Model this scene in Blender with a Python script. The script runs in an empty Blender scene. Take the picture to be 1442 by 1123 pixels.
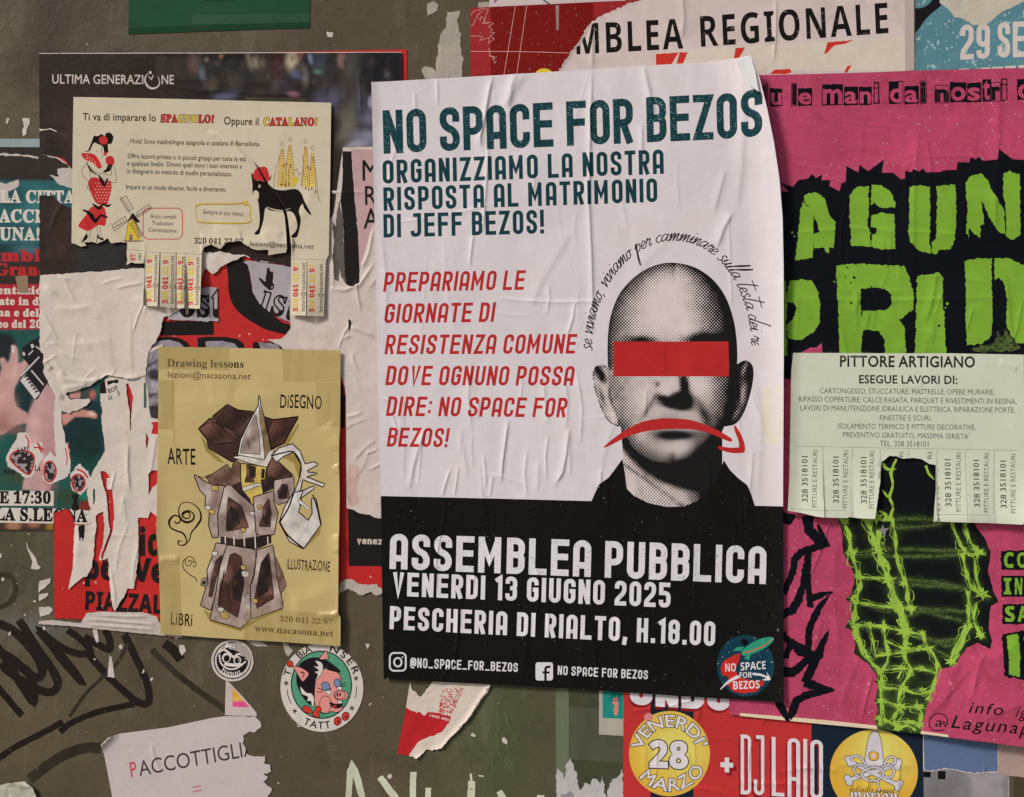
import bpy, math, random
import numpy as np
from mathutils import Vector
from mathutils.geometry import delaunay_2d_cdt

random.seed(7)
scene = bpy.context.scene
COL = scene.collection
S = 0.0008                      # metres per wall unit; the wall plane is y = 0, layers stand towards -y
CX, CY, EYE = 721.0, 561.5, 1.5

# ------------------------------------------------------------------ camera, sky, sun, exposure
cam_d = bpy.data.cameras.new('camera')
cam = bpy.data.objects.new('camera', cam_d); COL.objects.link(cam)
DIST = 1.25
cam.location = (0, -DIST, EYE); cam.rotation_euler = (math.radians(90), 0, 0)
cam_d.sensor_width = 36; cam_d.lens = 36 * DIST / (1442 * S)
cam_d.clip_start = 0.01; cam_d.clip_end = 500
scene.camera = cam
SUN_EL, SUN_AZ = math.radians(36), math.radians(-52)     # azimuth measured from -y towards +x
world = bpy.data.worlds.new('World'); scene.world = world; world.use_nodes = True
wn = world.node_tree.nodes
sky = wn.new('ShaderNodeTexSky'); sky.sky_type = 'NISHITA'; sky.sun_disc = False
sky.sun_elevation = SUN_EL
sky.sun_rotation = math.pi - SUN_AZ
sky.air_density = 1.0; sky.dust_density = 3.0
world.node_tree.links.new(sky.outputs[0], wn['Background'].inputs[0])
wn['Background'].inputs[1].default_value = 0.055
sun_d = bpy.data.lights.new('sun', 'SUN'); sun_d.energy = 2.4; sun_d.angle = math.radians(11)
sun_d.color = (1.0, 0.955, 0.92)
sun = bpy.data.objects.new('sun', sun_d); COL.objects.link(sun)
dv = Vector((math.sin(SUN_AZ) * math.cos(SUN_EL), -math.cos(SUN_AZ) * math.cos(SUN_EL), math.sin(SUN_EL)))
sun.rotation_euler = dv.to_track_quat('Z', 'Y').to_euler()
sun.location = dv * 20
scene.view_settings.view_transform = 'Standard'; scene.view_settings.look = 'None'
scene.view_settings.gamma = 1; scene.view_settings.use_curve_mapping = False
scene.view_settings.exposure = 0.17

# ------------------------------------------------------------------ numeric helpers
def lin(c):
    c = np.asarray(c, float) / 255.0
    return np.where(c <= 0.04045, c / 12.92, ((c + 0.055) / 1.055) ** 2.4)
def A(r, g=None, b=None):
    """base colour of a surface that looks (r,g,b) in flat daylight of this place"""
    if g is None: r, g, b = r
    return tuple(np.clip(lin((r, g, b)) / 0.62, 0.003, 0.86))
def Z(pts, ox, oy, sc):
    return np.array([(ox + p[0] / sc, oy + p[1] / sc) for p in pts], float)
def hash2(ix, iy, seed):
    n = (ix * 374761393 + iy * 668265263 + seed * 1442695041) & 0xffffffff
    n = ((n ^ (n >> 13)) * 1274126177) & 0xffffffff
    return ((n ^ (n >> 16)) & 0xffff) / 65535.0
def vnoise(x, y, seed=0):
    x = np.asarray(x, float); y = np.asarray(y, float)
    ix = np.floor(x).astype(np.int64); iy = np.floor(y).astype(np.int64)
    fx = x - ix; fy = y - iy
    fx = fx * fx * (3 - 2 * fx); fy = fy * fy * (3 - 2 * fy)
    a = hash2(ix, iy, seed); b = hash2(ix + 1, iy, seed); c = hash2(ix, iy + 1, seed); d = hash2(ix + 1, iy + 1, seed)
    return (a * (1 - fx) + b * fx) * (1 - fy) + (c * (1 - fx) + d * fx) * fy - 0.5
def fbm(x, y, sc, seed=0, oct=3):
    r = 0; a = 1.0
    for k in range(oct):
        r = r + a * vnoise(np.asarray(x) / sc + k * 17.3, np.asarray(y) / sc - k * 9.1, seed + k); sc *= 0.5; a *= 0.5
    return r
def segdist(x, y, pts):
    """distance to a polyline and the parameter 0..1 along it"""
    x = np.asarray(x, float); y = np.asarray(y, float)
    best = np.full(x.shape, 1e9); par = np.zeros(x.shape); side = np.zeros(x.shape)
    n = len(pts) - 1
    for k in range(n):
        ax, ay = pts[k]; bx, by = pts[k + 1]
        dx, dy = bx - ax, by - ay; l2 = dx * dx + dy * dy + 1e-9
        t = np.clip(((x - ax) * dx + (y - ay) * dy) / l2, 0, 1)
        ex = x - ax - t * dx; ey = y - ay - t * dy
        d = np.hypot(ex, ey); m = d < best
        best = np.where(m, d, best); par = np.where(m, (k + t) / n, par)
        side = np.where(m, np.sign(ex * dy - ey * dx), side)
    return best, par, side
def ridge(pts, w, amp, asym=0.35):
    """a crease: steep on one side, soft on the other, fading at its ends"""
    bx0 = min(p[0] for p in pts) - 6 * w; bx1 = max(p[0] for p in pts) + 6 * w
    by0 = min(p[1] for p in pts) - 6 * w; by1 = max(p[1] for p in pts) + 6 * w
    def f(x, y):
        r = np.zeros(np.shape(x))
        m = (x > bx0) & (x < bx1) & (y > by0) & (y < by1)
        if m.any():
            d, t, s = segdist(x[m], y[m], pts)
            ww = np.where(s > 0, w, w * (1 + 2.2 * asym))
            r[m] = amp * np.exp(-(d / ww) ** 1.6) * np.clip(np.minimum(t, 1 - t) * 5, 0.0, 1) ** 0.7
        return r
    f.rd = [(pts, w, asym)] if w < 3.2 else []
    return f
def creases(n, box, seed, ang=0.0, spread=.12, L=(25, 110), W=(1.1, 2.2), amp=(.4, 1.2)):
    r = random.Random(seed); out = []
    for i in range(n):
        x = r.uniform(box[0], box[2]); y = r.uniform(box[1], box[3]); a = ang + r.gauss(0, spread); l = r.uniform(*L)
        dx, dy = math.sin(a), math.cos(a); k = r.uniform(-.06, .06) * l
        out.append(ridge([(x - dx * l / 2, y - dy * l / 2), (x + dy * k, y - dx * k), (x + dx * l / 2, y + dy * l / 2)], r.uniform(*W), r.uniform(*amp), r.uniform(.3, .8)))
    return out
def hsum(*fs):
    def h(x, y): return sum(f(x, y) for f in fs)
    h.rd = [r for f in fs for r in getattr(f, 'rd', [])]
    return h
def bumps(sc, amp, seed=0, oct=2):
    return lambda x, y: amp * fbm(x, y, sc, seed, oct)
def edge_lift(pts, w, amp):
    def f(x, y):
        d, t, s = segdist(x, y, pts)
        return amp * np.clip(1 - d / w, 0, 1) ** 2.2
    return f

# ------------------------------------------------------------------ 2D outlines
def catmull(pts, n=6, closed=False):
    P = [np.array(p, float) for p in pts]
    if closed: P = [P[-1]] + P + [P[0], P[1]]
    else: P = [2 * P[0] - P[1]] + P + [2 * P[-1] - P[-2]]
    out = []
    for i in range(1, len(P) - 2):
        for k in range(n):
            t = k / n
            out.append(0.5 * ((2 * P[i]) + (-P[i - 1] + P[i + 1]) * t + (2 * P[i - 1] - 5 * P[i] + 4 * P[i + 1] - P[i + 2]) * t * t
                              + (-P[i - 1] + 3 * P[i] - 3 * P[i + 1] + P[i + 2]) * t ** 3))
    if not closed: out.append(P[-2])
    return np.array(out)
def resample(c, step):
    c = np.asarray(c, float); out = []
    n = len(c)
    for i in range(n):
        a, b = c[i], c[(i + 1) % n]
        k = max(1, int(math.ceil(np.hypot(*(b - a)) / step)))
        for j in range(k): out.append(a + (b - a) * j / k)
    return np.array(out)
def rough(c, amp=1.5, sc=8, seed=1, step=3):
    """an outline with a torn, irregular edge"""
    c = resample(c, step); x, y = c[:, 0], c[:, 1]
    nx = fbm(x + 31.7 * seed, y, sc, seed, 4); ny = fbm(x, y + 77.1 * seed, sc, seed + 50, 4)
    return c + np.stack([nx, ny], 1) * amp * 2
def rough_part(c, segs, amp=1.5, sc=8, seed=1, step=3):
    """roughens only the edges whose start index is listed in segs"""
    c = np.asarray(c, float); out = []; n = len(c)
    for i in range(n):
        a, b = c[i], c[(i + 1) % n]
        if i in segs:
            k = max(1, int(math.ceil(np.hypot(*(b - a)) / step)))
            for j in range(k):
                p = a + (b - a) * j / k
                f = min(j, k - j) / k * 6; f = min(1, f + (0 if j == 0 else 0.5))
                if j == 0 and (i - 1) % n not in segs: f = 0
                out.append(p + f * 2 * amp * np.array([float(fbm(p[0] + 31.7 * seed, p[1], sc, seed, 4)), float(fbm(p[0], p[1] + 77.1 * seed, sc, seed + 50, 4))]))
        else: out.append(a)
    return np.array(out)
def grow(c, d, jit=0.0, sc=6, seed=3):
    """outline moved outward by d, by uneven amounts when jit > 0"""
    c = np.asarray(c, float)
    area = 0.5 * np.sum(c[:, 0] * np.roll(c[:, 1], -1) - np.roll(c[:, 0], -1) * c[:, 1])
    t = np.roll(c, -1, 0) - np.roll(c, 1, 0); t /= (np.hypot(t[:, 0], t[:, 1])[:, None] + 1e-9)
    nrm = np.stack([t[:, 1], -t[:, 0]], 1) * (1 if area > 0 else -1)
    dd = d + jit * 2 * fbm(c[:, 0], c[:, 1], sc, seed, 3)
    return c + nrm * np.maximum(dd, 0.15)[:, None] if d > 0 else c + nrm * np.minimum(dd, -0.15)[:, None]
def ellipse(cx, cy, rx, ry, ang=0, n=40):
    t = np.linspace(0, 2 * math.pi, n, endpoint=False)
    x, y = rx * np.cos(t), ry * np.sin(t); c, s = math.cos(ang), math.sin(ang)
    return np.stack([cx + c * x - s * y, cy + s * x + c * y], 1)
def rrect(x0, y0, x1, y1, r, n=4):
    out = []
    for cx, cy, a0 in ((x1 - r, y0 + r, -90), (x1 - r, y1 - r, 0), (x0 + r, y1 - r, 90), (x0 + r, y0 + r, 180)):
        for k in range(n + 1):
            a = math.radians(a0 + 90 * k / n); out.append((cx + r * math.cos(a), cy + r * math.sin(a)))
    return np.array(out)
def offset_path(pts, w, closed=False, cap=0.0):
    """outline polygons of a line of width w (number or one per vertex)"""
    P = np.asarray(pts, float)
    keep = [0] + [i for i in range(1, len(P)) if np.hypot(*(P[i] - P[i - 1])) > 1e-6]
    P = P[keep]; n = len(P)
    w = np.full(n, float(w)) if np.isscalar(w) else np.interp(np.linspace(0, 1, n), np.linspace(0, 1, len(w)), w)
    if n < 2: return []
    d = (np.roll(P, -1, 0) - P); 
    if not closed: d[-1] = d[-2]
    l = np.hypot(d[:, 0], d[:, 1])[:, None]; d = d / np.maximum(l, 1e-9)
    dp = np.roll(d, 1, 0)
    if not closed: dp[0] = d[0]
    if cap and not closed:
        P = P.copy(); P[0] -= d[0] * cap; P[-1] += d[-2] * cap
    n1 = np.stack([d[:, 1], -d[:, 0]], 1); n0 = np.stack([dp[:, 1], -dp[:, 0]], 1)
    m = n0 + n1; ml = np.hypot(m[:, 0], m[:, 1])[:, None]; m = m / np.maximum(ml, 1e-6)
    k = 1 / np.clip(np.sum(m * n1, 1), 0.5, 1)
    o = m * (k * w / 2)[:, None]
    a, b = P + o, P - o
    if closed: 
        return [a, b[::-1]]
    return [np.concatenate([a, b[::-1]])]
def stroke(pts, w, smooth=0, closed=False, cap=0.0, rgh=0, seed=1, sc=5):
    """one group of outlines for a drawn line"""
    if smooth: pts = catmull(pts, smooth, closed)
    g = offset_path(pts, w, closed, cap)
    if rgh: g = [rough(c, rgh, sc, seed + i, 2.0) for i, c in enumerate(g)]
    return g
def PG(*polys):
    return [[np.asarray(p, float)] for p in polys]

def inside(px, py, contours):
    wn_ = np.zeros(len(px), int)
    for c in contours:
        x0, y0 = c[:, 0], c[:, 1]; x1, y1 = np.roll(x0, -1), np.roll(y0, -1)
        ch = max(1, int(4e6 // max(1, len(px))))
        for s in range(0, len(c), ch):
            a0, b0, a1, b1 = x0[s:s + ch], y0[s:s + ch], x1[s:s + ch], y1[s:s + ch]
            cr = (a1 - a0)[None] * (py[:, None] - b0[None]) - (px[:, None] - a0[None]) * (b1 - b0)[None]
            up = (b0[None] <= py[:, None]) & (b1[None] > py[:, None]) & (cr > 0)
            dn = (b0[None] > py[:, None]) & (b1[None] <= py[:, None]) & (cr < 0)
            wn_ += up.sum(1) - dn.sum(1)
    return wn_ != 0

# ------------------------------------------------------------------ lettering
def rp(pts, closed=False):
    """path whose points may carry a corner radius"""
    out = []; n = len(pts)
    for i, p in enumerate(pts):
        r = p[2] if len(p) > 2 else 0
        if r <= 0 or (not closed and i in (0, n - 1)): out.append((p[0], p[1])); continue
        a = np.array(pts[i - 1][:2], float); b = np.array(p[:2], float); c = np.array(pts[(i + 1) % n][:2], float)
        la, lc = np.hypot(*(a - b)), np.hypot(*(c - b)); r = min(r, la * 0.499, lc * 0.499)
        p0 = b + (a - b) / la * r; p1 = b + (c - b) / lc * r
        for k in range(6):
            t = k / 5; q = 0.4477
            c0 = p0 + (b - p0) * (1 - q); c1 = p1 + (b - p1) * (1 - q)
            out.append(tuple((1 - t) ** 3 * p0 + 3 * (1 - t) ** 2 * t * c0 + 3 * (1 - t) * t * t * c1 + t ** 3 * p1))
    return out
def cond(ch, w=0.45, t=0.15):
    """condensed poster capitals with rounded bowls: (paths, advance)"""
    L, R, B, T, q = t / 2, w - t / 2, t / 2, 1 - t / 2, (w - t) / 2
    h = w / 2
    G = {
     'A': [([(L, 0), (L, T, q), (R, T, q), (R, 0)], 0), ([(L, .31), (R, .31)], 0)],
     'B': [([(L, B), (R, B, q), (R, .53, q * .8), (L, .53)], 1), ([(L, .53), (R, .53, q * .8), (R, T, q), (L, T)], 1)],
     'C': [([(R, .64), (R, T, q), (L, T, q), (L, B, q), (R, B, q), (R, .36)], 0)],
     'D': [([(L, B), (R, B, q), (R, T, q), (L, T)], 1)],
     'E': [([(w, T), (L, T), (L, B), (w, B)], 0), ([(L, .52), (w * .95, .52)], 0)],
     'F': [([(w, T), (L, T), (L, 0)], 0), ([(L, .52), (w * .93, .52)], 0)],
     'G': [([(R, .68), (R, T, q), (L, T, q), (L, B, q), (R, B, q), (R, .5), (h, .5)], 0)],
     'H': [([(L, 0), (L, 1)], 0), ([(R, 0), (R, 1)], 0), ([(L, .5), (R, .5)], 0)],
     'I': [([(L, 0), (L, 1)], 0)],
     'J': [([(L * 1.4, T), (R, T), (R, B, q), (L, B, q), (L, .26)], 0)],
     'K': [([(L, 0), (L, 1)], 0), ([(R, 1), (L, .42)], 0), ([(L + .1, .55), (R, 0)], 0)],
     'L': [([(L, 1), (L, B), (w, B)], 0)],
     'M': [([(L, 0), (L, 1)], 0), ([(R * 1.32, 0), (R * 1.32, 1)], 0), ([(L, T), ((L + R * 1.32) / 2, .33), (R * 1.32, T)], 0)],
     'N': [([(L, 0), (L, 1)], 0), ([(R, 0), (R, 1)], 0), ([(L, .97), (R, .03)], 0)],
     'O': [([(L, B, q), (R, B, q), (R, T, q), (L, T, q)], 1)],
     'P': [([(L, 0), (L, T), (R, T, q), (R, .43, q), (L, .43)], 0)],
     'R': [([(L, 0), (L, T), (R, T, q), (R, .46, q), (L, .46)], 0), ([(h, .46), (R, 0)], 0)],
     'S': [([(R, .66), (R, T, q), (L, T, q), (L, .58, q * .9), (R, .43, q * .9), (R, B, q), (L, B, q), (L, .34)], 0)],
     'T': [([(0, T), (w, T)], 0), ([(h, T), (h, 0)], 0)],
     'U': [([(L, 1), (L, B, q), (R, B, q), (R, 1)], 0)],
     'V': [([(L, 1), (h, .02), (R, 1)], 0)],
     'Z': [([(0, T), (R, T), (L, B), (w, B)], 0)],
     '1': [([(0.02, .80), (L + .12, .93), (L + .12, 0)], 0)],
     '2': [([(L, .68), (L, T, q), (R, T, q), (R, .55, q * .8), (L, .22, q * .8), (L, B), (w, B)], 0)],
     '3': [([(L, .7), (L, T, q), (R, T, q), (R, .52, q * .7), (w * .4, .52)], 0), ([(w * .4, .52), (R, .52, q * .7), (R, B, q), (L, B, q), (L, .3)], 0)],
     '5': [([(w * .95, T), (L, T), (L, .58), (R, .58, q), (R, B, q), (L, B, q), (L, .3)], 0)],
     '8': [([(L, B, q), (R, B, q), (R, .52, q * .7), (L, .52, q * .7)], 1), ([(L, .52, q * .7), (R, .52, q * .7), (R, T, q), (L, T, q)], 1)],
     '9': [([(L, .42, q), (R, .42, q), (R, T, q), (L, T, q)], 1), ([(R, .5), (R, B, q), (L, B, q), (L, .25)], 0)],
     '.': [([(L, 0), (L, t * 1.1)], 0)], ',': [([(L * .6, -t * .8), (L * 1.2, t * 1.1)], 0)],
     ':': [([(L, .16), (L, .16 + t)], 0), ([(L, .62), (L, .62 + t)], 0)],
     '!': [([(L, 0), (L, t * 1.05)], 0), ([(L, .28), (L, 1)], 0)],
     '_': [([(0, B), (w, B)], 0)],
     '@': [([(w * .95, .02), (L, .02, .2), (L, T, .2), (w * 1.25, T, .2), (w * 1.25, .25, .1), (w * .85, .25), (w * .85, .7), (w * .45, .7, .1), (w * .45, .28, .1), (w * .85, .28)], 0)],
     'v': [([(L, .72), (h, .02), (R, .72)], 0)],
     'e': [([(L, .38), (R, .38), (R, .72 - L, q), (L, .72 - L, q), (L, B, q), (R, B, q), (R, .24)], 0)],
     'n': [([(L, 0), (L, .72)], 0), ([(L, .72 - L), (R, .72 - L, q), (R, 0)], 0)],
     'z': [([(0, .72 - L), (R, .72 - L), (L, B), (w, B)], 0)],
     'i': [([(L, 0), (L, .72)], 0), ([(L, .82), (L, .97)], 0)],
     'a': [([(L, .72 - L), (R, .72 - L, q), (R, 0)], 0), ([(R, .42), (L, .42, q), (L, B, q), (R, B)], 0)],
    }
    adv = {'I': t, '.': t, ',': t, ':': t, '!': t, 'M': w * 1.32 + L * .2, '1': L + .12 + L, 'i': t, '@': w * 1.35}.get(ch, w)
    if ch == ' ': return [], 0.15
    if ch == '0': ch = 'O'
    return [offset_path(rp(p, c), t if not (ch in 'MNV' and len(p) == (2 if ch == 'N' else 3) and i == len(G[ch]) - 1) else t * .92, bool(c)) for i, (p, c) in enumerate(G[ch])], adv

CURS = {   # running hand, x-height 1
 'a': ([[(.62, .9), (.3, 1), (.02, .5), (.25, .02), (.6, .6), (.68, .95), (.62, .2), (.8, .02), (1, .25)]], .9),
 'c': ([[(.6, .85), (.38, 1), (.03, .5), (.3, 0), (.75, .25)]], .68),
 'd': ([[(.6, .8), (.3, 1), (.02, .5), (.25, .02), (.6, .6), (.95, 2.9)], [(.66, .9), (.6, .2), (.78, .02), (.95, .2)]], .88),
 'e': ([[(0, .35), (.45, .55), (.5, .85), (.25, 1), (.05, .5), (.25, 0), (.7, .25)]], .64),
 'i': ([[(0, .4), (.2, 1), (.15, .2), (.3, 0), (.5, .25)], [(.25, 1.45), (.28, 1.55)]], .42),
 'l': ([[(0, .3), (.45, 1.8), (.55, 3.0), (.12, .3), (.3, 0), (.55, .25)]], .46),
 'm': ([[(0, .6), (.15, 1), (.12, 0), (.35, .8), (.52, 1), (.5, 0), (.72, .8), (.9, 1), (.9, .2), (1.05, 0), (1.2, .25)]], 1.18),
 'n': ([[(0, .6), (.15, 1), (.12, 0), (.35, .8), (.55, 1), (.54, .2), (.7, 0), (.85, .25)]], .8),
 'o': ([[(.45, 1), (.1, .8), (.05, .3), (.3, 0), (.55, .4), (.45, 1), (.6, .85), (.8, .95)]], .72),
 'p': ([[(0, .5), (.2, 1.1), (.05, -.6), (-.05, -1.5), (.12, -1.7), (.15, -.8), (.25, .7), (.5, 1), (.65, .6), (.5, .1), (.22, .1)]], .78),
 'r': ([[(0, .4), (.18, 1.1), (.2, .85), (.5, .95), (.4, .3), (.52, 0), (.7, .25)]], .62),
 's': ([[(.52, .9), (.36, 1.12), (.14, .92), (.2, .66), (.42, .42), (.42, .1), (.2, -.06), (-.05, .12)], [(.4, .08), (.66, .3)]], .66),
 't': ([[(.46, 2.7), (.1, .3), (.3, 0), (.6, .3)], [(-.2, 2.2), (1.05, 2.15)]], .55),
 'u': ([[(0, .5), (.15, 1), (.1, .2), (.3, 0), (.52, .6), (.6, 1), (.55, .2), (.7, 0), (.85, .25)]], .82),
 'v': ([[(0, .8), (.15, 1), (.25, 0), (.55, .95), (.75, .85)]], .66),
 ',': ([[(.1, .1), (.0, -.4)]], .35),
}
def cursive(ch, t=0.1):
    if ch == ' ': return [], .55
    p, a = CURS[ch]
    sh = lambda q: [(x + .28 * y, y) for x, y in q]
    return [stroke(sh(q), t, smooth=4) for q in p], a

MAP = {'serif': (0x1D400, 0x1D41A, 0x1D7CE), 'bold': (0x1D5D4, 0x1D5EE, 0x1D7EC), 'script': (0x1D4D0, 0x1D4EA, None),
       'frak': (0x1D56C, 0x1D586, None), 'sans': (None, None, None), 'seriti': (0x1D468, 0x1D482, None), 'bolditalic': (0x1D63C, 0x1D656, None)}
_fc = bpy.data.curves.new('lettering', 'FONT'); _fc.size = 1
_fo = bpy.data.objects.new('lettering', _fc)
_fs = bpy.data.scenes.new('lettering'); _fs.collection.objects.link(_fo)     # outlines are read in a scratch scene, removed at the end
def _mesh_of(body):
    _fc.body = body
    with bpy.context.temp_override(scene=_fs, view_layer=_fs.view_layers[0]):
        dg = bpy.context.evaluated_depsgraph_get(); dg.update()
    ob = _fo.evaluated_get(dg); me = ob.to_mesh()
    n = len(me.vertices); co = np.empty(n * 3); me.vertices.foreach_get('co', co); co = co.reshape(-1, 3)[:, :2]
    polys = [tuple(p.vertices) for p in me.polygons]; ob.to_mesh_clear()
    return co, polys
_gc = {}
def glyph(ch, font, off, res):
    key = (ch, font, off, res)
    if key in _gc: return _gc[key]
    _fc.offset = off; _fc.resolution_u = res
    U, Lo, D = MAP[font]; c = ch
    if U and 'A' <= ch <= 'Z': c = chr(U + ord(ch) - 65)
    elif Lo and 'a' <= ch <= 'z': c = chr(Lo + ord(ch) - 97)
    elif D and ch.isdigit(): c = chr(D + ord(ch) - 48)
    bar = ('bar', off)
    if bar not in _gc: _gc[bar] = _mesh_of('|')[0][:, 0].max()
    cap = ('cap', font, off)
    if cap not in _gc:
        m = _mesh_of(chr(U + 7) if U else 'H')[0]; _gc[cap] = m[:, 1].max()
    H = _gc[cap]
    adv = (_mesh_of(c + '|')[0][:, 0].max() - _gc[bar]) / H
    cont = []
    if ch != ' ':
        co, polys = _mesh_of(c)
        # merge doubled points, then walk the boundary
        idx = {}; rem = []
        for v in co:
            k = (round(v[0], 5), round(v[1], 5)); rem.append(idx.setdefault(k, len(idx)))
        pts = np.array(list(idx.keys()))
        ed = {}
        for p in polys:
            q = [rem[i] for i in p]
            for i in range(len(q)):
                a, b = q[i], q[(i + 1) % len(q)]
                if a == b: continue
                if (b, a) in ed: del ed[(b, a)]
                else: ed[(a, b)] = 1
        nxt = {}
        for a, b in ed: nxt.setdefault(a, []).append(b)
        while nxt:
            a = next(iter(nxt)); loop = [a]; cur = a
            while True:
                l = nxt.get(cur)
                if not l: break
                b = l.pop()
                if not l: del nxt[cur]
                if b == a: break
                loop.append(b); cur = b
            if len(loop) > 2: cont.append(pts[loop] / H)
    _gc[key] = (cont, adv)
    return _gc[key]
def layout(s, font, track=0.0, off=0.0, res=3, w=.45, t=.15, jit=0):
    """groups in units of cap height, and the width of the line"""
    global _ci
    x = 0; out = []; _ci = []; rnd = random.Random(len(s) * 7 + ord(s[0]))
    for ic, ch in enumerate(s):
        if font == 'cond': gs, adv = cond(ch, w, t); adv += .085
        elif font == 'cursive': gs, adv = cursive(ch, t)
        else:
            c, adv = glyph(ch, font, 0.0, res); gs = [c] if c else []
            if off > 0 and c: gs = gs + [offset_path(q, off * 2.6, True) for q in c]; adv += off * 1.6
        jy = (rnd.random() - .5) * jit; a = (rnd.random() - .5) * jit * .8
        for g in gs:
            _ci.append(ic)
            out.append([np.stack([q[:, 0] * math.cos(a) - q[:, 1] * math.sin(a) + x, q[:, 1] * math.cos(a) + q[:, 0] * math.sin(a) + jy], 1) for q in g])
        x += adv + track
    last = track + (.085 if font == 'cond' else 0)
    return out, x - last
def text(s, font, p0, p1, cap, shear=0.0, **k):
    """lettering fitted between two points of its baseline"""
    gs, W = layout(s, font, **k)
    p0 = np.array(p0, float); p1 = np.array(p1, float)
    c0, c1 = (cap, cap) if np.isscalar(cap) or isinstance(cap[0], (int, float)) and len(cap) == 2 and isinstance(cap, list) is False and abs(cap[0]) < abs(cap[1]) * 3 and cap[0] > 0 and False else (cap, cap)
    if isinstance(cap, list): c0, c1 = cap
    def vec(c):
        if isinstance(c, tuple): return np.array(c, float)
        d = (p1 - p0) / np.hypot(*(p1 - p0))
        u = np.array([d[1], -d[0]])
        if abs(d[1]) < .3: u = np.array([d[1] * .6, -1.0])
        return u * c
    v0, v1 = vec(c0), vec(c1); d = (p1 - p0); du = d / np.hypot(*d)
    out = []
    for g in gs:
        ng = []
        for q in g:
            u = (q[:, 0] / W)[:, None]; v = q[:, 1][:, None]
            cv = v0 * (1 - u) + v1 * u
            ng.append(p0 + d * u + cv * v + du * shear * v * np.hypot(*v0))
        out.append(ng)
    return out
def text_path(s, font, path, cap, s0=0, s1=None, **k):
    """lettering along a polyline, its top to the left of travel"""
    gs, W = layout(s, font, **k); P = np.asarray(path, float)
    l = np.concatenate([[0], np.cumsum(np.hypot(*(np.diff(P, axis=0).T)))]); tot = l[-1]
    if s1 is None: s1 = tot
    out = []
    for g in gs:
        xm = sum(q[:, 0].mean() for q in g) / len(g)
        ng = []
        for q in g:
            sx = s0 + (s1 - s0) * q[:, 0] / W
            x = np.interp(sx, l, P[:, 0]); y = np.interp(sx, l, P[:, 1])
            e = 1.5; tx = np.interp(sx + e, l, P[:, 0]) - np.interp(sx - e, l, P[:, 0]); ty = np.interp(sx + e, l, P[:, 1]) - np.interp(sx - e, l, P[:, 1])
            n = np.hypot(tx, ty) + 1e-9; tx, ty = tx / n, ty / n
            ng.append(np.stack([x + ty * cap * q[:, 1], y - tx * cap * q[:, 1]], 1))
        out.append(ng)
    return out

# ------------------------------------------------------------------ soft painting for photographic print
def sstep(a, b, x):
    t = np.clip((x - a) / (b - a + 1e-9), 0, 1); return t * t * (3 - 2 * t)
def paint_fn(base, shapes, noise=0.0, nsc=20, seed=0):
    def f(x, y):
        c = np.tile(np.array(A(base)), (len(x), 1))
        for sh in shapes:
            if sh[0] == 'e':
                _, cx, cy, rx, ry, ang, soft, colr, al = sh
                ca, sa = math.cos(ang), math.sin(ang); dx, dy = x - cx, y - cy
                r = np.hypot((ca * dx + sa * dy) / rx, (-sa * dx + ca * dy) / ry)
                a = al * (1 - sstep(1 - soft, 1 + soft, r))
            else:
                _, pts, soft, colr, al = sh
                pts = np.asarray(pts, float)
                ins = inside(x, y, [pts])
                d, _, _ = segdist(x, y, list(map(tuple, pts)) + [tuple(pts[0])])
                a = al * sstep(-soft, soft, np.where(ins, d, -d))
            c = c * (1 - a[:, None]) + np.array(A(colr))[None] * a[:, None]
        if noise:
            c = c * (1 + noise * 2 * fbm(x, y, nsc, seed, 3))[:, None]
        return np.clip(c, 0, 1)
    return f

# ------------------------------------------------------------------ materials
_mats = {}

def nt(m):
    return m.node_tree.nodes, m.node_tree.links
def mix(nodes, links, fac, a, b, mode='MIX'):
    n = nodes.new('ShaderNodeMix'); n.data_type = 'RGBA'; n.blend_type = mode
    for sock, v in ((n.inputs[0], fac), (n.inputs[6], a), (n.inputs[7], b)):
        if isinstance(v, (int, float)): sock.default_value = v
        elif isinstance(v, tuple): sock.default_value = (*v[:3], 1)
        else: links.new(v, sock)
    return n.outputs[2]
def noise(nodes, links, co, sc, det=3, rgh=.55, dist=0, stretch=None):
    if stretch:
        mp = nodes.new('ShaderNodeMapping'); mp.inputs['Scale'].default_value = stretch; links.new(co, mp.inputs[0]); co = mp.outputs[0]
    n = nodes.new('ShaderNodeTexNoise'); n.inputs['Scale'].default_value = sc; n.inputs['Detail'].default_value = det
    n.inputs['Roughness'].default_value = rgh; n.inputs['Distortion'].default_value = dist; links.new(co, n.inputs[0]); return n.outputs[0]
def ramp(nodes, links, v, a, b, lo=0.0, hi=1.0):
    n = nodes.new('ShaderNodeMapRange'); n.inputs[1].default_value = a; n.inputs[2].default_value = b
    n.inputs[3].default_value = lo; n.inputs[4].default_value = hi; links.new(v, n.inputs[0]); return n.outputs[0]
def base_mat(name):
    m = bpy.data.materials.new(name); m.use_nodes = True
    nodes, links = nt(m); p = nodes['Principled BSDF']
    tc = nodes.new('ShaderNodeTexCoord')
    return m, nodes, links, p, tc.outputs['Object']
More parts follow.
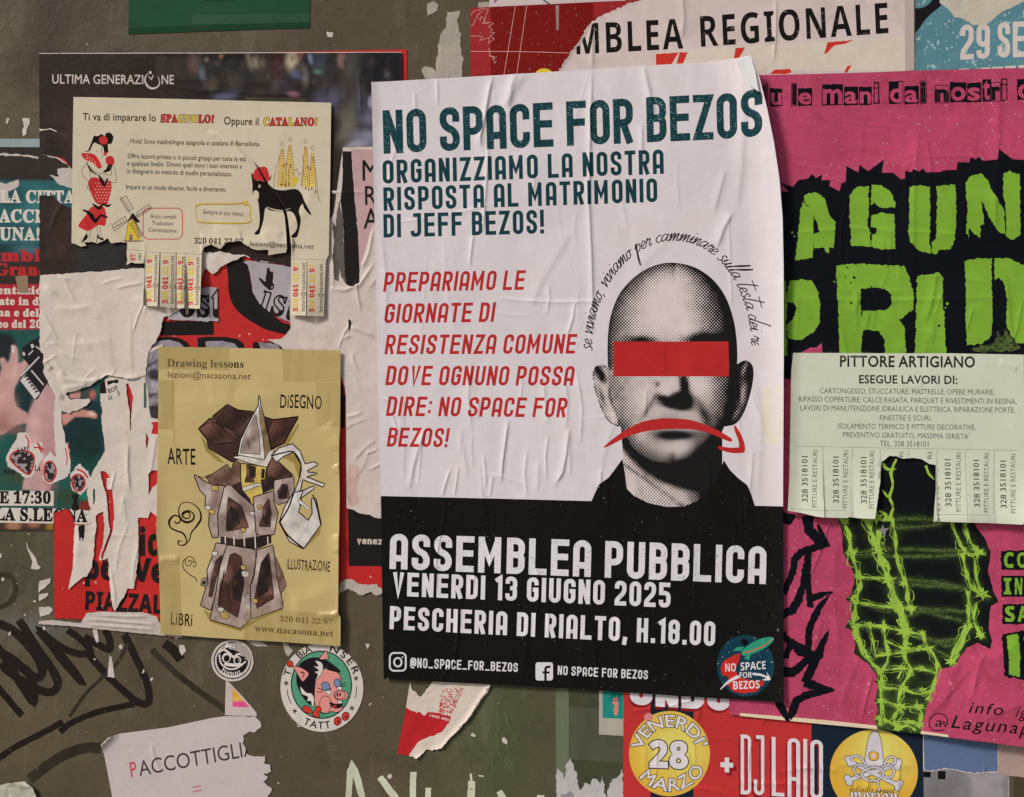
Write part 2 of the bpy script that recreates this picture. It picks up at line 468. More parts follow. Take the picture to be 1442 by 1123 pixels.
def paper(rgb, rough_=.5, var=.10, wear=None, wear_amt=.62, wear_sc=900, gloss=.22, name=None, attr=False, fibre=.35, fleck=0.0, halftone=None, stain=None):
    """print or bare paper: rgb is how it looks in the photograph's light"""
    key = (tuple(rgb) if rgb is not None else None, rough_, var, wear, wear_amt, wear_sc, gloss, attr, fibre, fleck, halftone, stain)
    if key in _mats: return _mats[key]
    m, nodes, links, p, co = base_mat(name or 'printed_paper')
    if attr:
        at = nodes.new('ShaderNodeAttribute'); at.attribute_name = 'print'; c = at.outputs['Color']
    else: 
        rg = nodes.new('ShaderNodeRGB'); rg.outputs[0].default_value = (*A(rgb), 1); c = rg.outputs[0]
    if halftone:
        at = nodes.new('ShaderNodeAttribute'); at.attribute_name = 'print'
        mp = nodes.new('ShaderNodeMapping'); mp.inputs['Rotation'].default_value = (0, math.radians(45), 0); links.new(co, mp.inputs[0])
        sx = nodes.new('ShaderNodeSeparateXYZ'); links.new(mp.outputs[0], sx.inputs[0])
        k = 2 * math.pi / (halftone * S); outs = []
        for ax in (0, 2):
            a = nodes.new('ShaderNodeMath'); a.operation = 'MULTIPLY'; a.inputs[1].default_value = k; links.new(sx.outputs[ax], a.inputs[0])
            b = nodes.new('ShaderNodeMath'); b.operation = 'COSINE'; links.new(a.outputs[0], b.inputs[0]); outs.append(b.outputs[0])
        ad = nodes.new('ShaderNodeMath'); ad.operation = 'ADD'; links.new(outs[0], ad.inputs[0]); links.new(outs[1], ad.inputs[1])
        v = ramp(nodes, links, ad.outputs[0], -2, 2, 0, 1)
        sr = nodes.new('ShaderNodeSeparateColor'); links.new(at.outputs['Color'], sr.inputs[0])
        df = nodes.new('ShaderNodeMath'); df.operation = 'SUBTRACT'; links.new(sr.outputs[0], df.inputs[0]); links.new(v, df.inputs[1])
        f = ramp(nodes, links, df.outputs[0], -.03, .03, 0, 1)
        c = mix(nodes, links, f, A(190, 178, 175), A(rgb))
    big = noise(nodes, links, co, 7, 4, .6); sm = noise(nodes, links, co, 70, 3, .6)
    c = mix(nodes, links, 1.0, c, mix(nodes, links, ramp(nodes, links, big, .3, .7), (1 - var,) * 3, (1 + var * .4,) * 3), 'MULTIPLY')
    c = mix(nodes, links, 1.0, c, mix(nodes, links, ramp(nodes, links, sm, .3, .7), (1 - var * .5,) * 3, (1 + var * .3,) * 3), 'MULTIPLY')
    if stain:
        st = noise(nodes, links, co, 16, 6, .65, 1.0)
        c = mix(nodes, links, ramp(nodes, links, st, .52, .68, 0, .6), c, A(stain))
    if wear:
        w1 = noise(nodes, links, co, wear_sc, 1, .4); w2 = noise(nodes, links, co, 60, 2, .5)
        ad = nodes.new('ShaderNodeMath'); ad.operation = 'MULTIPLY_ADD'; ad.inputs[1].default_value = .25; links.new(w2, ad.inputs[0]); links.new(w1, ad.inputs[2])
        f = ramp(nodes, links, ad.outputs[0], wear_amt + .165, wear_amt + .195, 0, .75)
        c = mix(nodes, links, f, c, A(wear))
    if fleck:
        w1 = noise(nodes, links, co, 420, 2, .5)
        f = ramp(nodes, links, w1, .74 - fleck * .08, .80 - fleck * .08, 0, .55)
        c = mix(nodes, links, f, c, A(205, 185, 185))
    links.new(c, p.inputs['Base Color'])
    rn = ramp(nodes, links, big, .3, .7, rough_ - .1, rough_ + .12); links.new(rn, p.inputs['Roughness'])
    p.inputs['Specular IOR Level'].default_value = gloss * (.14 if rgb is not None and sum(rgb) < 180 else .55)
    fi = noise(nodes, links, co, 260, 4, .7); md = noise(nodes, links, co, 38, 3, .6, .6)
    ad = nodes.new('ShaderNodeMath'); ad.operation = 'MULTIPLY_ADD'; ad.inputs[1].default_value = 1.6; links.new(md, ad.inputs[0]); links.new(fi, ad.inputs[2])
    bp = nodes.new('ShaderNodeBump'); bp.inputs['Strength'].default_value = fibre; bp.inputs['Distance'].default_value = .0006
    links.new(ad.outputs[0], bp.inputs['Height']); links.new(bp.outputs[0], p.inputs['Normal'])
    _mats[key] = m; return m
def tape_mat(tint=(205, 200, 185), alpha=.16, name='clear_tape'):
    key = ('tape', tint, alpha)
    if key in _mats: return _mats[key]
    m, nodes, links, p, co = base_mat(name)
    p.inputs['Base Color'].default_value = (*A(tint), 1); p.inputs['Roughness'].default_value = .22
    n = noise(nodes, links, co, 30, 4, .6, 1.0, (1, 1, .3))
    links.new(ramp(nodes, links, n, .3, .7, alpha * .4, alpha * 1.7), p.inputs['Alpha'])
    b = noise(nodes, links, co, 45, 3, .6, 1.5, (1, 1, .2))
    bp = nodes.new('ShaderNodeBump'); bp.inputs['Strength'].default_value = .5; bp.inputs['Distance'].default_value = .001
    links.new(b, bp.inputs['Height']); links.new(bp.outputs[0], p.inputs['Normal'])
    _mats[key] = m; return m

# ------------------------------------------------------------------ sheets: one planar map per sheet of paper, split into parts
def tag(o, label=None, cat=None, group=None, kind=None):
    for k, v in (('label', label), ('category', cat), ('group', group), ('kind', kind)):
        if v: o[k] = v
class Sheet:
    def __init__(s, name, label, cat, outline, base, mat, H=None, group=None, grid=9, thick=.3, core=None, base_name='paper', kind=None, paint=None, flex=.03, fine=3.0):
        s.name, s.label, s.cat, s.group, s.base, s.mat, s.kind = name, label, cat, group, base, mat, kind
        s.out = [np.asarray(c, float) for c in (outline if isinstance(outline, list) else [outline])]
        # holes run the other way
        s.hole = s.out[1:]; s.out = s.out[:1]
        s.Hf = H or (lambda x, y: np.zeros(np.shape(x))); s.grid, s.thick = grid, thick
        s.items = []; s.over = []; s.base_name = base_name; s.paint = paint; s.flex = flex; s.fine = fine
    def H(s, x, y): return s.base + s.Hf(x, y)
    def add(s, name, groups, mat, parent=None, label=None, clip=None, out=None, paint=None, dens=None, kind=None):
        s.items.append(dict(name=name, groups=groups, mat=mat, parent=parent, label=label, clip=clip, out=out, paint=paint, dens=dens, kind=kind))
        return len(s.items) - 1
    def overlay(s, name, outline, mat, dz=.25, label=None):
        s.over.append((name, outline, mat, dz, label))
    def build(s):
        allc = s.out + s.hole + [c for it in s.items for g in it['groups'] for c in g] + [it['clip'] for it in s.items if it['clip'] is not None] + [it['out'] for it in s.items if it['out'] is not None]
        c0 = s.out[0]; x0, y0 = c0.min(0); x1, y1 = c0.max(0)
        g = s.grid
        vs, es = [], []
        for c in allc:
            c = c[(c[:, 0] > x0 - 400) & (c[:, 0] < x1 + 400)] if len(c) > 3 else c
            if len(c) < 3: continue
            c = resample(c, max(g * 1.3, 8)); b = len(vs)
            vs.extend(map(tuple, c)); n = len(c); es.extend((b + i, b + (i + 1) % n) for i in range(n))
        f = s.fine
        gx, gy = np.meshgrid(np.arange(x0 + f / 2, x1, f), np.arange(y0 + f / 2, y1, f)); sh = gx.shape
        ii, jj = np.meshgrid(np.arange(sh[1]), np.arange(sh[0]))
        gx = gx.ravel(); gy = gy.ravel(); k = max(1, int(round(g / f)))
        keep = ((ii.ravel() % k == 0) & (jj.ravel() % k == 0))
        h0 = s.Hf(gx, gy); e = 3.0
        lap = np.abs(s.Hf(gx + e, gy) + s.Hf(gx - e, gy) - 2 * h0) + np.abs(s.Hf(gx, gy + e) + s.Hf(gx, gy - e) - 2 * h0)
        keep |= lap > s.flex
        for it in s.items:
            if it['dens']:
                kk = max(1, int(round(it['dens'] / f)))
                pts = np.concatenate([c for gg in it['groups'] for c in gg]); a0 = pts.min(0); a1 = pts.max(0)
                keep |= (gx > a0[0]) & (gx < a1[0]) & (gy > a0[1]) & (gy < a1[1]) & (ii.ravel() % kk == 0) & (jj.ravel() % kk == 0)
        gx, gy = gx[keep], gy[keep]
        gx = gx + (hash2((gx * 10).astype(np.int64), (gy * 10).astype(np.int64), 5) - .5) * f * .4
        gy = gy + (hash2((gx * 13).astype(np.int64), (gy * 11).astype(np.int64), 9) - .5) * f * .4
        rx, ry = [], []
        for pts, w, asym in getattr(s.Hf, 'rd', []):
            P = np.asarray(pts, float); a0 = P.min(0) - 4 * w; a1 = P.max(0) + 4 * w
            if a1[0] < x0 or a0[0] > x1 or a1[1] < y0 or a0[1] > y1: continue
            nr = (gx > a0[0]) & (gx < a1[0]) & (gy > a0[1]) & (gy < a1[1]); ii_ = np.nonzero(nr)[0]
            if len(ii_):
                d_, _, _ = segdist(gx[ii_], gy[ii_], pts); far = np.ones(len(gx), bool); far[ii_[d_ < 2.4 * w + 1]] = False; gx, gy = gx[far], gy[far]
            l_ = np.concatenate([[0], np.cumsum(np.hypot(*(np.diff(P, axis=0).T)))]); st = np.arange(0, l_[-1], max(2.2, w * 1.6))
            qx, qy = np.interp(st, l_, P[:, 0]), np.interp(st, l_, P[:, 1])
            tx = np.interp(st + 4, l_, P[:, 0]) - np.interp(st - 4, l_, P[:, 0]); ty = np.interp(st + 4, l_, P[:, 1]) - np.interp(st - 4, l_, P[:, 1]); tn = np.hypot(tx, ty) + 1e-9
            for o_ in (-2.4 * (1 + asym), -1.6, -1.0, -.5, 0, .5, 1.0, 1.6, 2.4 * (1 + asym)):
                rx.append(qx + ty / tn * w * o_); ry.append(qy - tx / tn * w * o_)
        if rx: gx = np.concatenate([gx] + rx); gy = np.concatenate([gy] + ry)
        m = inside(gx, gy, s.out)
        vs.extend(zip(gx[m], gy[m]))
        r = delaunay_2d_cdt([Vector(v) for v in vs], es, [], 0, 1e-4)
        V = np.array([tuple(v) for v in r[0]]); F = np.array([t for t in r[2] if len(t) == 3], dtype=np.int64)
        cen = V[F].mean(1)
        e1 = V[F[:, 1]] - V[F[:, 0]]; e2 = V[F[:, 2]] - V[F[:, 0]]; ar = np.abs(e1[:, 0] * e2[:, 1] - e1[:, 1] * e2[:, 0])
        ok = inside(cen[:, 0], cen[:, 1], s.out) & (ar > 1e-7)
        for h in s.hole: ok &= ~inside(cen[:, 0], cen[:, 1], [h])
        F = F[ok]; cen = cen[ok]
        o = np.argsort(cen[:, 0]); F = F[o]; cen = cen[o]; cx, cy = cen[:, 0], cen[:, 1]
        lab = np.full(len(F), -1)
        for k_, it in enumerate(s.items):
            mk = np.zeros(len(F), bool)
            for gg in it['groups']:
                if not gg: continue
                pts = np.concatenate(gg); a0 = pts.min(0); a1 = pts.max(0)
                lo, hi = np.searchsorted(cx, [a0[0], a1[0]]); 
                if hi <= lo: continue
                sel = np.nonzero((cy[lo:hi] > a0[1]) & (cy[lo:hi] < a1[1]))[0] + lo
                if len(sel) == 0: continue
                mk[sel[inside(cx[sel], cy[sel], gg)]] = True
            if it['clip'] is not None: mk &= inside(cx, cy, [it['clip']])
            if it['out'] is not None: mk &= ~inside(cx, cy, [it['out']])
            lab[mk] = k_
        h = s.H(V[:, 0], V[:, 1]); e = .8
        hx = (s.Hf(V[:, 0] + e, V[:, 1]) - s.Hf(V[:, 0] - e, V[:, 1])) / (2 * e); hy = (s.Hf(V[:, 0], V[:, 1] + e) - s.Hf(V[:, 0], V[:, 1] - e)) / (2 * e)
        N = np.stack([-hx, -np.ones(len(hx)), hy], 1); N /= np.linalg.norm(N, axis=1)[:, None]
        ctr = (x0 + x1) / 2, (y0 + y1) / 2
        if s.kind == 'structure': ctr = (CX, CY)
        root = bpy.data.objects.new(s.name, None); COL.objects.link(root)
        root.location = ((ctr[0] - CX) * S, 0, (CY - ctr[1]) * S + EYE); root.empty_display_size = .05
        tag(root, s.label, s.cat, s.group, s.kind)
        s.root = root
        def world(v, hh): return np.stack([(v[:, 0] - ctr[0]) * S, -hh * S, (ctr[1] - v[:, 1]) * S], 1)
        def emit(name, F_, mat, parent, label, kind, paint, skirt=None, lift=0.0):
            used, inv = np.unique(F_, return_inverse=True); f_ = inv.reshape(-1, 3)
            v2 = V[used]; co = world(v2, h[used] + lift); nn = N[used]
            a = v2[f_]; cr = (a[:, 1, 0] - a[:, 0, 0]) * (a[:, 2, 1] - a[:, 0, 1]) - (a[:, 1, 1] - a[:, 0, 1]) * (a[:, 2, 0] - a[:, 0, 0])
            # y runs down, so a positive area here faces away; flip to face -y
            f_ = np.where((cr > 0)[:, None], f_[:, ::-1], f_)
            faces = f_
            extra_c = None
            if skirt is not None and len(skirt):
                b = len(co); p = V[skirt]; hh = h[skirt]
                d = p[:, 1] - p[:, 0]; n2 = np.stack([d[:, 1], -d[:, 0]], 1); n2 /= (np.hypot(n2[:, 0], n2[:, 1])[:, None] + 1e-9)
                top0, top1 = world(p[:, 0], hh[:, 0]), world(p[:, 1], hh[:, 1])
                bo0, bo1 = world(p[:, 0], hh[:, 0] - s.thick), world(p[:, 1], hh[:, 1] - s.thick)
                k = len(p); co = np.concatenate([co, top0, top1, bo1, bo0])
                n3 = np.stack([n2[:, 0], np.zeros(k), -n2[:, 1]], 1); nn = np.concatenate([nn, n3, n3, n3, n3])
                i0 = b + np.arange(k); q1 = np.stack([i0, i0 + k, i0 + 2 * k], 1); q2 = np.stack([i0, i0 + 2 * k, i0 + 3 * k], 1)
                faces = np.concatenate([f_, q1, q2]); extra_c = np.concatenate([p[:, 0], p[:, 1], p[:, 1], p[:, 0]])
            me = bpy.data.meshes.new(name); me.vertices.add(len(co)); me.vertices.foreach_set('co', co.ravel())
            me.loops.add(faces.size); me.loops.foreach_set('vertex_index', faces.ravel().astype(np.int32))
            me.polygons.add(len(faces)); me.polygons.foreach_set('loop_start', np.arange(0, faces.size, 3, dtype=np.int32)); 
            me.update(calc_edges=True); me.validate()
            me.polygons.foreach_set('use_smooth', np.ones(len(me.polygons), bool))
            if len(me.vertices) == len(nn): me.normals_split_custom_set_from_vertices(nn.tolist())
            if paint is not None:
                vv = v2 if extra_c is None else np.concatenate([v2, extra_c])
                cc = paint(vv[:, 0], vv[:, 1]); at = me.color_attributes.new('print', 'FLOAT_COLOR', 'POINT')
                at.data.foreach_set('color', np.concatenate([cc, np.ones((len(cc), 1))], 1).ravel())
            me.materials.append(mat)
            ob = bpy.data.objects.new(name, me); COL.objects.link(ob); ob.parent = parent
            tag(ob, label, None, None, kind); return ob
        # outer boundary edges for the paper's own thickness
        ed = np.concatenate([F[:, [0, 1]], F[:, [1, 2]], F[:, [2, 0]]])
        key = np.sort(ed, 1); kk = key[:, 0] * (len(V) + 1) + key[:, 1]; u, first, cnt = np.unique(kk, return_index=True, return_counts=True)
        bd = ed[first[cnt == 1]]
        objs = {}
        Fb = F[lab == -1]
        if len(Fb) == 0: Fb = F[:1]
        s.base_ob = emit(s.base_name, Fb, s.mat, root, None, None if s.kind != 'structure' else None, s.paint, bd if s.thick else None)
        for k_, it in enumerate(s.items):
            Fi = F[lab == k_]
            if len(Fi) == 0: continue
            par = root if it['parent'] is None else objs.get(it['parent'], root)
            objs[k_] = emit(it['name'], Fi, it['mat'], par, it['label'], it['kind'], it['paint'])
        for (name, outl, mat, dz, label) in s.over:
            outl = resample(np.asarray(outl, float), 6); a0 = outl.min(0); a1 = outl.max(0)
            qx, qy = np.meshgrid(np.arange(a0[0], a1[0], 5), np.arange(a0[1], a1[1], 5)); qx, qy = qx.ravel(), qy.ravel()
            mm = inside(qx, qy, [outl]); n = len(outl)
            r2 = delaunay_2d_cdt([Vector(v) for v in outl] + [Vector(v) for v in zip(qx[mm], qy[mm])], [(i, (i + 1) % n) for i in range(n)], [], 1, 1e-4)
            V = np.array([tuple(v) for v in r2[0]]); h = s.H(V[:, 0], V[:, 1]) + dz
            hx = (s.Hf(V[:, 0] + e, V[:, 1]) - s.Hf(V[:, 0] - e, V[:, 1])) / (2 * e); hy = (s.Hf(V[:, 0], V[:, 1] + e) - s.Hf(V[:, 0], V[:, 1] - e)) / (2 * e)
            N = np.stack([-hx, -np.ones(len(hx)), hy], 1); N /= np.linalg.norm(N, axis=1)[:, None]
            emit(name, np.array([t for t in r2[2] if len(t) == 3], dtype=np.int64), mat, root, label, None, None)
        return s
def line_texts(sh, specs, mat, name='text_line', parent=None, clip=None, out=None):
    for sp in specs:
        s_, font, p0, p1, cap, kw = sp
        sh.add(name, text(s_, font, p0, p1, cap, **kw), mat, parent=parent, clip=clip, out=out)

WHITE = (188, 176, 172)
INK = (22, 22, 22)

zA=(0,0,4.68); zB=(280,0,4.68); zC=(560,0,4.68); zD=(840,0,4.68); zE=(1130,0,4.622); zF=(0,220,4.68); zG=(280,220,4.68); zI=(1080,200,3.743)
zJ=(0,440,5.616); zK=(0,620,5.616); zL=(210,480,4.883); zM=(210,690,4.883); zN=(0,790,3.373); zO=(280,890,4.82); zQ=(470,620,4.318); zR=(470,400,4.68)
zS=(530,850,4.68); zT=(830,950,4.506); zU=(1120,980,4.478); zV=(1090,480,4.097); zW=(1080,720,3.403); zX=(600,980,4.807)
def z(f, pts): return Z(pts, *f)
def z1(f, x, y): return (f[0] + x / f[2], f[1] + y / f[2])
zH=(220,340,4.24)
# ------------------------------------------------------------------ ground and wall
def ground():
    m, nodes, links, p, co = base_mat('paving_stone')
    n = noise(nodes, links, co, 6, 5, .6)
    links.new(mix(nodes, links, n, (.20, .18, .16), (.34, .31, .28)), p.inputs['Base Color']); p.inputs['Roughness'].default_value = .8
    me = bpy.data.meshes.new('ground')
    me.from_pydata([(-60, -60, 0), (60, -60, 0), (60, 60, 0), (-60, 60, 0)], [], [(0, 1, 2, 3)]); me.materials.append(m)
    o = bpy.data.objects.new('ground', me); COL.objects.link(o); tag(o, kind='structure')
ground()

def eave():
    # unseen slab, added above the frame to dim the upper wall
    m, nodes, links, p, co = base_mat('shade_slab_brown')
    n = noise(nodes, links, co, 12, 4, .6, 0, (.2, 1, 1)); links.new(mix(nodes, links, n, (.10, .08, .06), (.20, .16, .12)), p.inputs['Base Color']); p.inputs['Roughness'].default_value = .7
    x0, x1, y0, y1, z0, z1 = -2.0, 2.6, -.42, -.05, 2.72, 2.80
    v = [(x, y, zz) for zz in (z0, z1) for y in (y0, y1) for x in (x0, x1)]
    me = bpy.data.meshes.new('added_shade_slab'); me.from_pydata(v, [], [(0, 2, 3, 1), (4, 5, 7, 6), (0, 1, 5, 4), (2, 6, 7, 3), (0, 4, 6, 2), (1, 3, 7, 5)]); me.materials.append(m)
    o = bpy.data.objects.new('added_shade_slab', me); COL.objects.link(o); tag(o, kind='structure')
eave()  # puts in the out-of-view slab that shades the wall top

def wall_mat():
    m, nodes, links, p, co = base_mat('painted_panel')
    at = nodes.new('ShaderNodeAttribute'); at.attribute_name = 'print'
    c = at.outputs['Color']
    big = noise(nodes, links, co, 5, 5, .65, .5); st = noise(nodes, links, co, 22, 5, .6, .2, (1, 1, .12)); sm = noise(nodes, links, co, 160, 3, .6)
    c = mix(nodes, links, 1.0, c, mix(nodes, links, ramp(nodes, links, big, .3, .7), (.80, .80, .82), (1.10, 1.08, 1.02)), 'MULTIPLY')
    c = mix(nodes, links, 1.0, c, mix(nodes, links, ramp(nodes, links, st, .3, .7), (.92,) * 3, (1.07,) * 3), 'MULTIPLY')
    c = mix(nodes, links, 1.0, c, mix(nodes, links, ramp(nodes, links, sm, .3, .7), (.94,) * 3, (1.05,) * 3), 'MULTIPLY')
    # scratches and chips that show a paler undercoat
    s1 = noise(nodes, links, co, 240, 2, .5, 0, (1, 1, .06)); c = mix(nodes, links, ramp(nodes, links, s1, .72, .78, 0, .22), c, A(120, 115, 100))
    ch = noise(nodes, links, co, 130, 3, .7); c = mix(nodes, links, ramp(nodes, links, ch, .69, .72, 0, .45), c, A(150, 145, 135))
    gr_ = noise(nodes, links, co, 14, 8, .72, 1.2); c = mix(nodes, links, ramp(nodes, links, gr_, .50, .66, 0, .32), c, A(50, 45, 38))
    gl = noise(nodes, links, co, 9, 7, .7, .8, (1.6, 1, .6)); c = mix(nodes, links, ramp(nodes, links, gl, .57, .62, 0, .16), c, A(112, 106, 92))
    links.new(c, p.inputs['Base Color'])
    links.new(ramp(nodes, links, big, .3, .7, .30, .48), p.inputs['Roughness'])
    p.inputs['Specular IOR Level'].default_value = .2
    b = noise(nodes, links, co, 48, 6, .68, .4); bp = nodes.new('ShaderNodeBump'); bp.inputs['Strength'].default_value = .55; bp.inputs['Distance'].default_value = .0016
    links.new(b, bp.inputs['Height']); links.new(bp.outputs[0], p.inputs['Normal'])
    return m
WM = wall_mat()
wall_paint = paint_fn((78, 70, 55), [
    ('p', [(560, 950), (785, 950), (800, 1180), (600, 1180)], 30, (73, 74, 54), .8),
    ('e', 705, 1035, 40, 70, .1, .8, (68, 79, 52), .55),
    ('p', [(60, -60), (135, -60), (55, 130), (20, 140)], 14, (58, 50, 38), .9),
    ('p', [(-100, 715), (78, 712), (80, 860), (-100, 870)], 14, (70, 68, 54), .8),
    ('e', 45, 885, 45, 12, .1, .9, (88, 98, 100), .55),
    ('e', 95, 1015, 120, 60, -.4, .7, (84, 76, 57), .5),
    ('e', 575, 30, 60, 90, 0, .8, (86, 78, 60), .4),
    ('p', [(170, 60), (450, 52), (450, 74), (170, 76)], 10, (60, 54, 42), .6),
], noise=.05, nsc=60, seed=4)
wall = Sheet('painted_wall', 'olive brown painted panel wall behind all the posters, scratched and tagged with marker', 'wall',
             np.array([(-2600, -900), (4000, -900), (4000, 2436), (-2600, 2436)]), 0, WM, grid=36, thick=60, fine=12, paint=wall_paint, flex=9, base_name='panel')
wall.Hf = bumps(260, 1.2, 3, 2)
wall.Hf = lambda x, y: np.zeros(np.shape(x))
GR = paper((34, 30, 26), .42, .22, fibre=.25, name='marker_ink')
GR2 = paper((50, 46, 37), .42, .35, fibre=.25, name='faded_marker_ink')
def mk(pts, w_, mat=GR, sm=6, name='graffiti_stroke', sc=1.0, o=(0, 0)):
    P = [(o[0] + x / sc, o[1] + y / sc) for x, y in pts]
    wall.add(name, [stroke(P, w_ * 1.25, smooth=sm, rgh=.5, sc=6, seed=int(P[0][0]) & 63)], mat)
K = 3.373     # zoom factor of the corner at (0, 790)
o1 = (0, 790)
mk([(-30, 290), (60, 330), (150, 420), (200, 510), (190, 550), (150, 545), (60, 470), (-20, 420)], 10, sc=K, o=o1)
mk([(-20, 400), (40, 480), (90, 570), (160, 670), (150, 560), (100, 500), (20, 500), (60, 540), (170, 605), (240, 625), (275, 590), (250, 520), (180, 420), (90, 280)], 9.5, sc=K, o=o1)
mk([(180, 330), (240, 400), (300, 480), (385, 575), (350, 520), (270, 420), (190, 330), (260, 390), (360, 440), (430, 430), (380, 370), (320, 330)], 8, sc=K, o=o1)
mk([(400, 360), (470, 400), (520, 420), (520, 370), (500, 330)], 8, sc=K, o=o1)
mk([(-10, 600), (40, 660), (105, 735)], 8, sc=K, o=o1)
mk([(590, 350), (640, 450), (690, 560), (710, 640), (695, 680), (650, 670), (590, 620), (530, 565), (460, 490), (420, 440)], 8.5, sc=K, o=o1)
mk([(640, 680), (540, 700), (430, 730), (330, 775), (285, 815)], 7, sc=K, o=o1)
mk([(300, 765), (200, 820), (80, 880), (-20, 950)], 7, sc=K, o=o1, mat=GR)
mk([(610, 390), (560, 480), (480, 560), (400, 640), (330, 740)], 4, sc=K, o=o1, mat=GR2)
mk([(720, 420), (800, 500), (880, 570), (960, 630), (1060, 700), (1200, 800)], 7, sc=K, o=o1, mat=GR2)
mk([(780, 390), (820, 420), (860, 470)], 11, sc=K, o=o1)
mk([(480, 890), (400, 890), (310, 920), (230, 970), (140, 1040)], 12, sc=K, o=o1, mat=GR2)
mk([(-10, 810), (15, 812), (22, 830), (12, 850), (-10, 858)], 6, mat=GR2)
# pale painted letters running off the bottom edge
WP = paper((178, 182, 160), .4, .22, fibre=.5, wear=(120, 112, 96), wear_amt=.66, wear_sc=220, name='pale_paint')
for i, (pts, w) in enumerate([([(484, 1180), (490, 1130), (496, 1080), (512, 1130), (524, 1180)], [7, 8, 10, 9, 9]), ([(536, 1096), (548, 1112), (566, 1135), (582, 1155)], [9, 10, 9, 8]), ([(580, 1180), (581, 1130), (582, 1089)], [8, 8, 9]),
                 ([(601, 1180), (602, 1140), (603, 1112)], 8), ([(662, 1180), (663, 1135), (664, 1102)], 10),
                 ([(664, 1100), (663, 1092)], 3), ([(704, 1116), (712, 1130), (728, 1150)], [9, 10, 9]), ([(761, 1180), (761, 1122)], 10)]):
    wall.add('painted_letter', [stroke(pts, w, smooth=4, cap=2, rgh=.5, sc=6, seed=i)], WP)
# scraped green marks
wall.add('repainted_patch', PG([(800.5, 930), (900, 930), (900, 1200), (803, 1200)]), paper((62, 65, 48), .5, .14, gloss=.2, fibre=.4, name='darker_green_paint'))
wall.add('green_strip', PG([(782, 930), (800, 930), (803, 1200), (785, 1200)]), paper((86, 96, 72), .5, .14, gloss=.2, fibre=.4, name='grey_green_paint'))
GS = paper((84, 108, 62), .5, .3, fibre=.3, name='scraped_green')
rnd = random.Random(3); g = []
for i in range(26):
    x = 690 + rnd.random() * 34; y = 1000 + rnd.random() * 75
    g.append(stroke([(x, y), (x + 2 + rnd.random() * 2, y + 6 + rnd.random() * 16)], [.5, 1.2, .3]))
wall.add('green_scrape', g, GS, kind='stuff')
# paper flakes still glued to the paint
FL = paper((176, 168, 160), .6, .2, fibre=.6, name='glued_paper')
fl = []
for i in range(110):
    x, y = [(rnd.random() * 60 - 5, 715 + rnd.random() * 160), (130 + rnd.random() * 120, 890 + rnd.random() * 70), (300 + rnd.random() * 560, 930 + rnd.random() * 180), (rnd.random() * 640, rnd.random() * 190), (rnd.random() * 380, 880 + rnd.random() * 230)][rnd.choice([0, 1, 2, 3, 4])]
    r = .4 + rnd.random() ** 4 * 2.2
    fl.append([rough(ellipse(x, y, r * (.5 + rnd.random()), r * (.6 + 1.2 * rnd.random()), rnd.random(), 8), r * .5, 3, i, 1.5)])
wall.add('paper_flakes', fl, FL, kind='stuff')
wall.build()
# ------------------------------------------------------------------ posters along the top edge
GRN = paper((30, 66, 44), .4, .12, gloss=.45, fibre=.2, name='green_print')
p = Sheet('green_poster', 'plain dark green poster at the top edge, taped above the white lettered dark poster', 'poster', z(zA, [(848, -400), (848, 228), (1400, 206), (2040, 186), (2052, -400)]), .9, GRN, H=bumps(80, .5, 4), grid=14)
p.add('print_block', PG(z(zB, [(45, -60), (240, -60), (240, 6), (120, 10), (45, 8)])), paper((24, 50, 36), .4, name='dark_green_print'))
p.add('lower_margin', PG(z(zA, [(848, 186), (1400, 166), (2052, 150), (2052, 200), (1400, 210), (848, 230)])), paper((27, 56, 38), .36, .1, name='green_margin'))
p.overlay('clear_tape', z(zB, [(-40, 100), (740, 92), (740, 150), (-40, 162)]), tape_mat(alpha=.02))
p.build()

# paper remains on the wall between the posters
RES = paper((150, 143, 132), .7, .18, fibre=.9, name='paper_residue')
def scrap(label, poly, mat=RES, base=.5, amp=1.2, sc=5, seed=1, name='paper_scrap', cat='paper scrap', H=None, group=None):
    s_ = Sheet(name, label, cat, rough(poly, amp, sc, seed, 2), base, mat, H=H or bumps(14, .35, seed), grid=7, thick=.25, group=group)
    return s_
scrap('tall ragged strip of grey paper residue left of the red poster at the top', z(zC, [(325, 78), (410, 76), (395, 160), (412, 230), (428, 380), (430, 512), (180, 528), (160, 460), (170, 435), (225, 452), (255, 475), (262, 330), (285, 235), (318, 180)]), seed=2, sc=7, amp=1.6).build()
scrap('small fuzzy patch of paper residue above the tall ragged strip', z(zC, [(190, 25), (230, 5), (270, 30), (262, 80), (235, 95), (195, 105), (185, 70)]), seed=3, amp=2.2).build()
scrap('tiny square of pale paper stuck on bare wall above the crowd picture', z(zB, [(843, 212), (885, 214), (878, 248), (850, 246)]), seed=4, amp=.6, mat=FL).build()
scrap('pale paper corner sticking out above the torn red poster', z(zC, [(535, 18), (632, 10), (640, 60), (530, 62)]), seed=5, amp=.8, base=.4).build()
for i, (lab, q) in enumerate([('white paper flakes hanging in a column left of the dark crowd poster', [(145, 782), (195, 780), (198, 820), (180, 850), (178, 890), (155, 900), (148, 860), (160, 830)]),
                              ('narrow paper flake at the far left edge beside the column of flakes', [(40, 780), (65, 785), (50, 815), (38, 812)])]):
    scrap(lab, z(zA, q), FL, seed=10 + i, amp=.8).build()

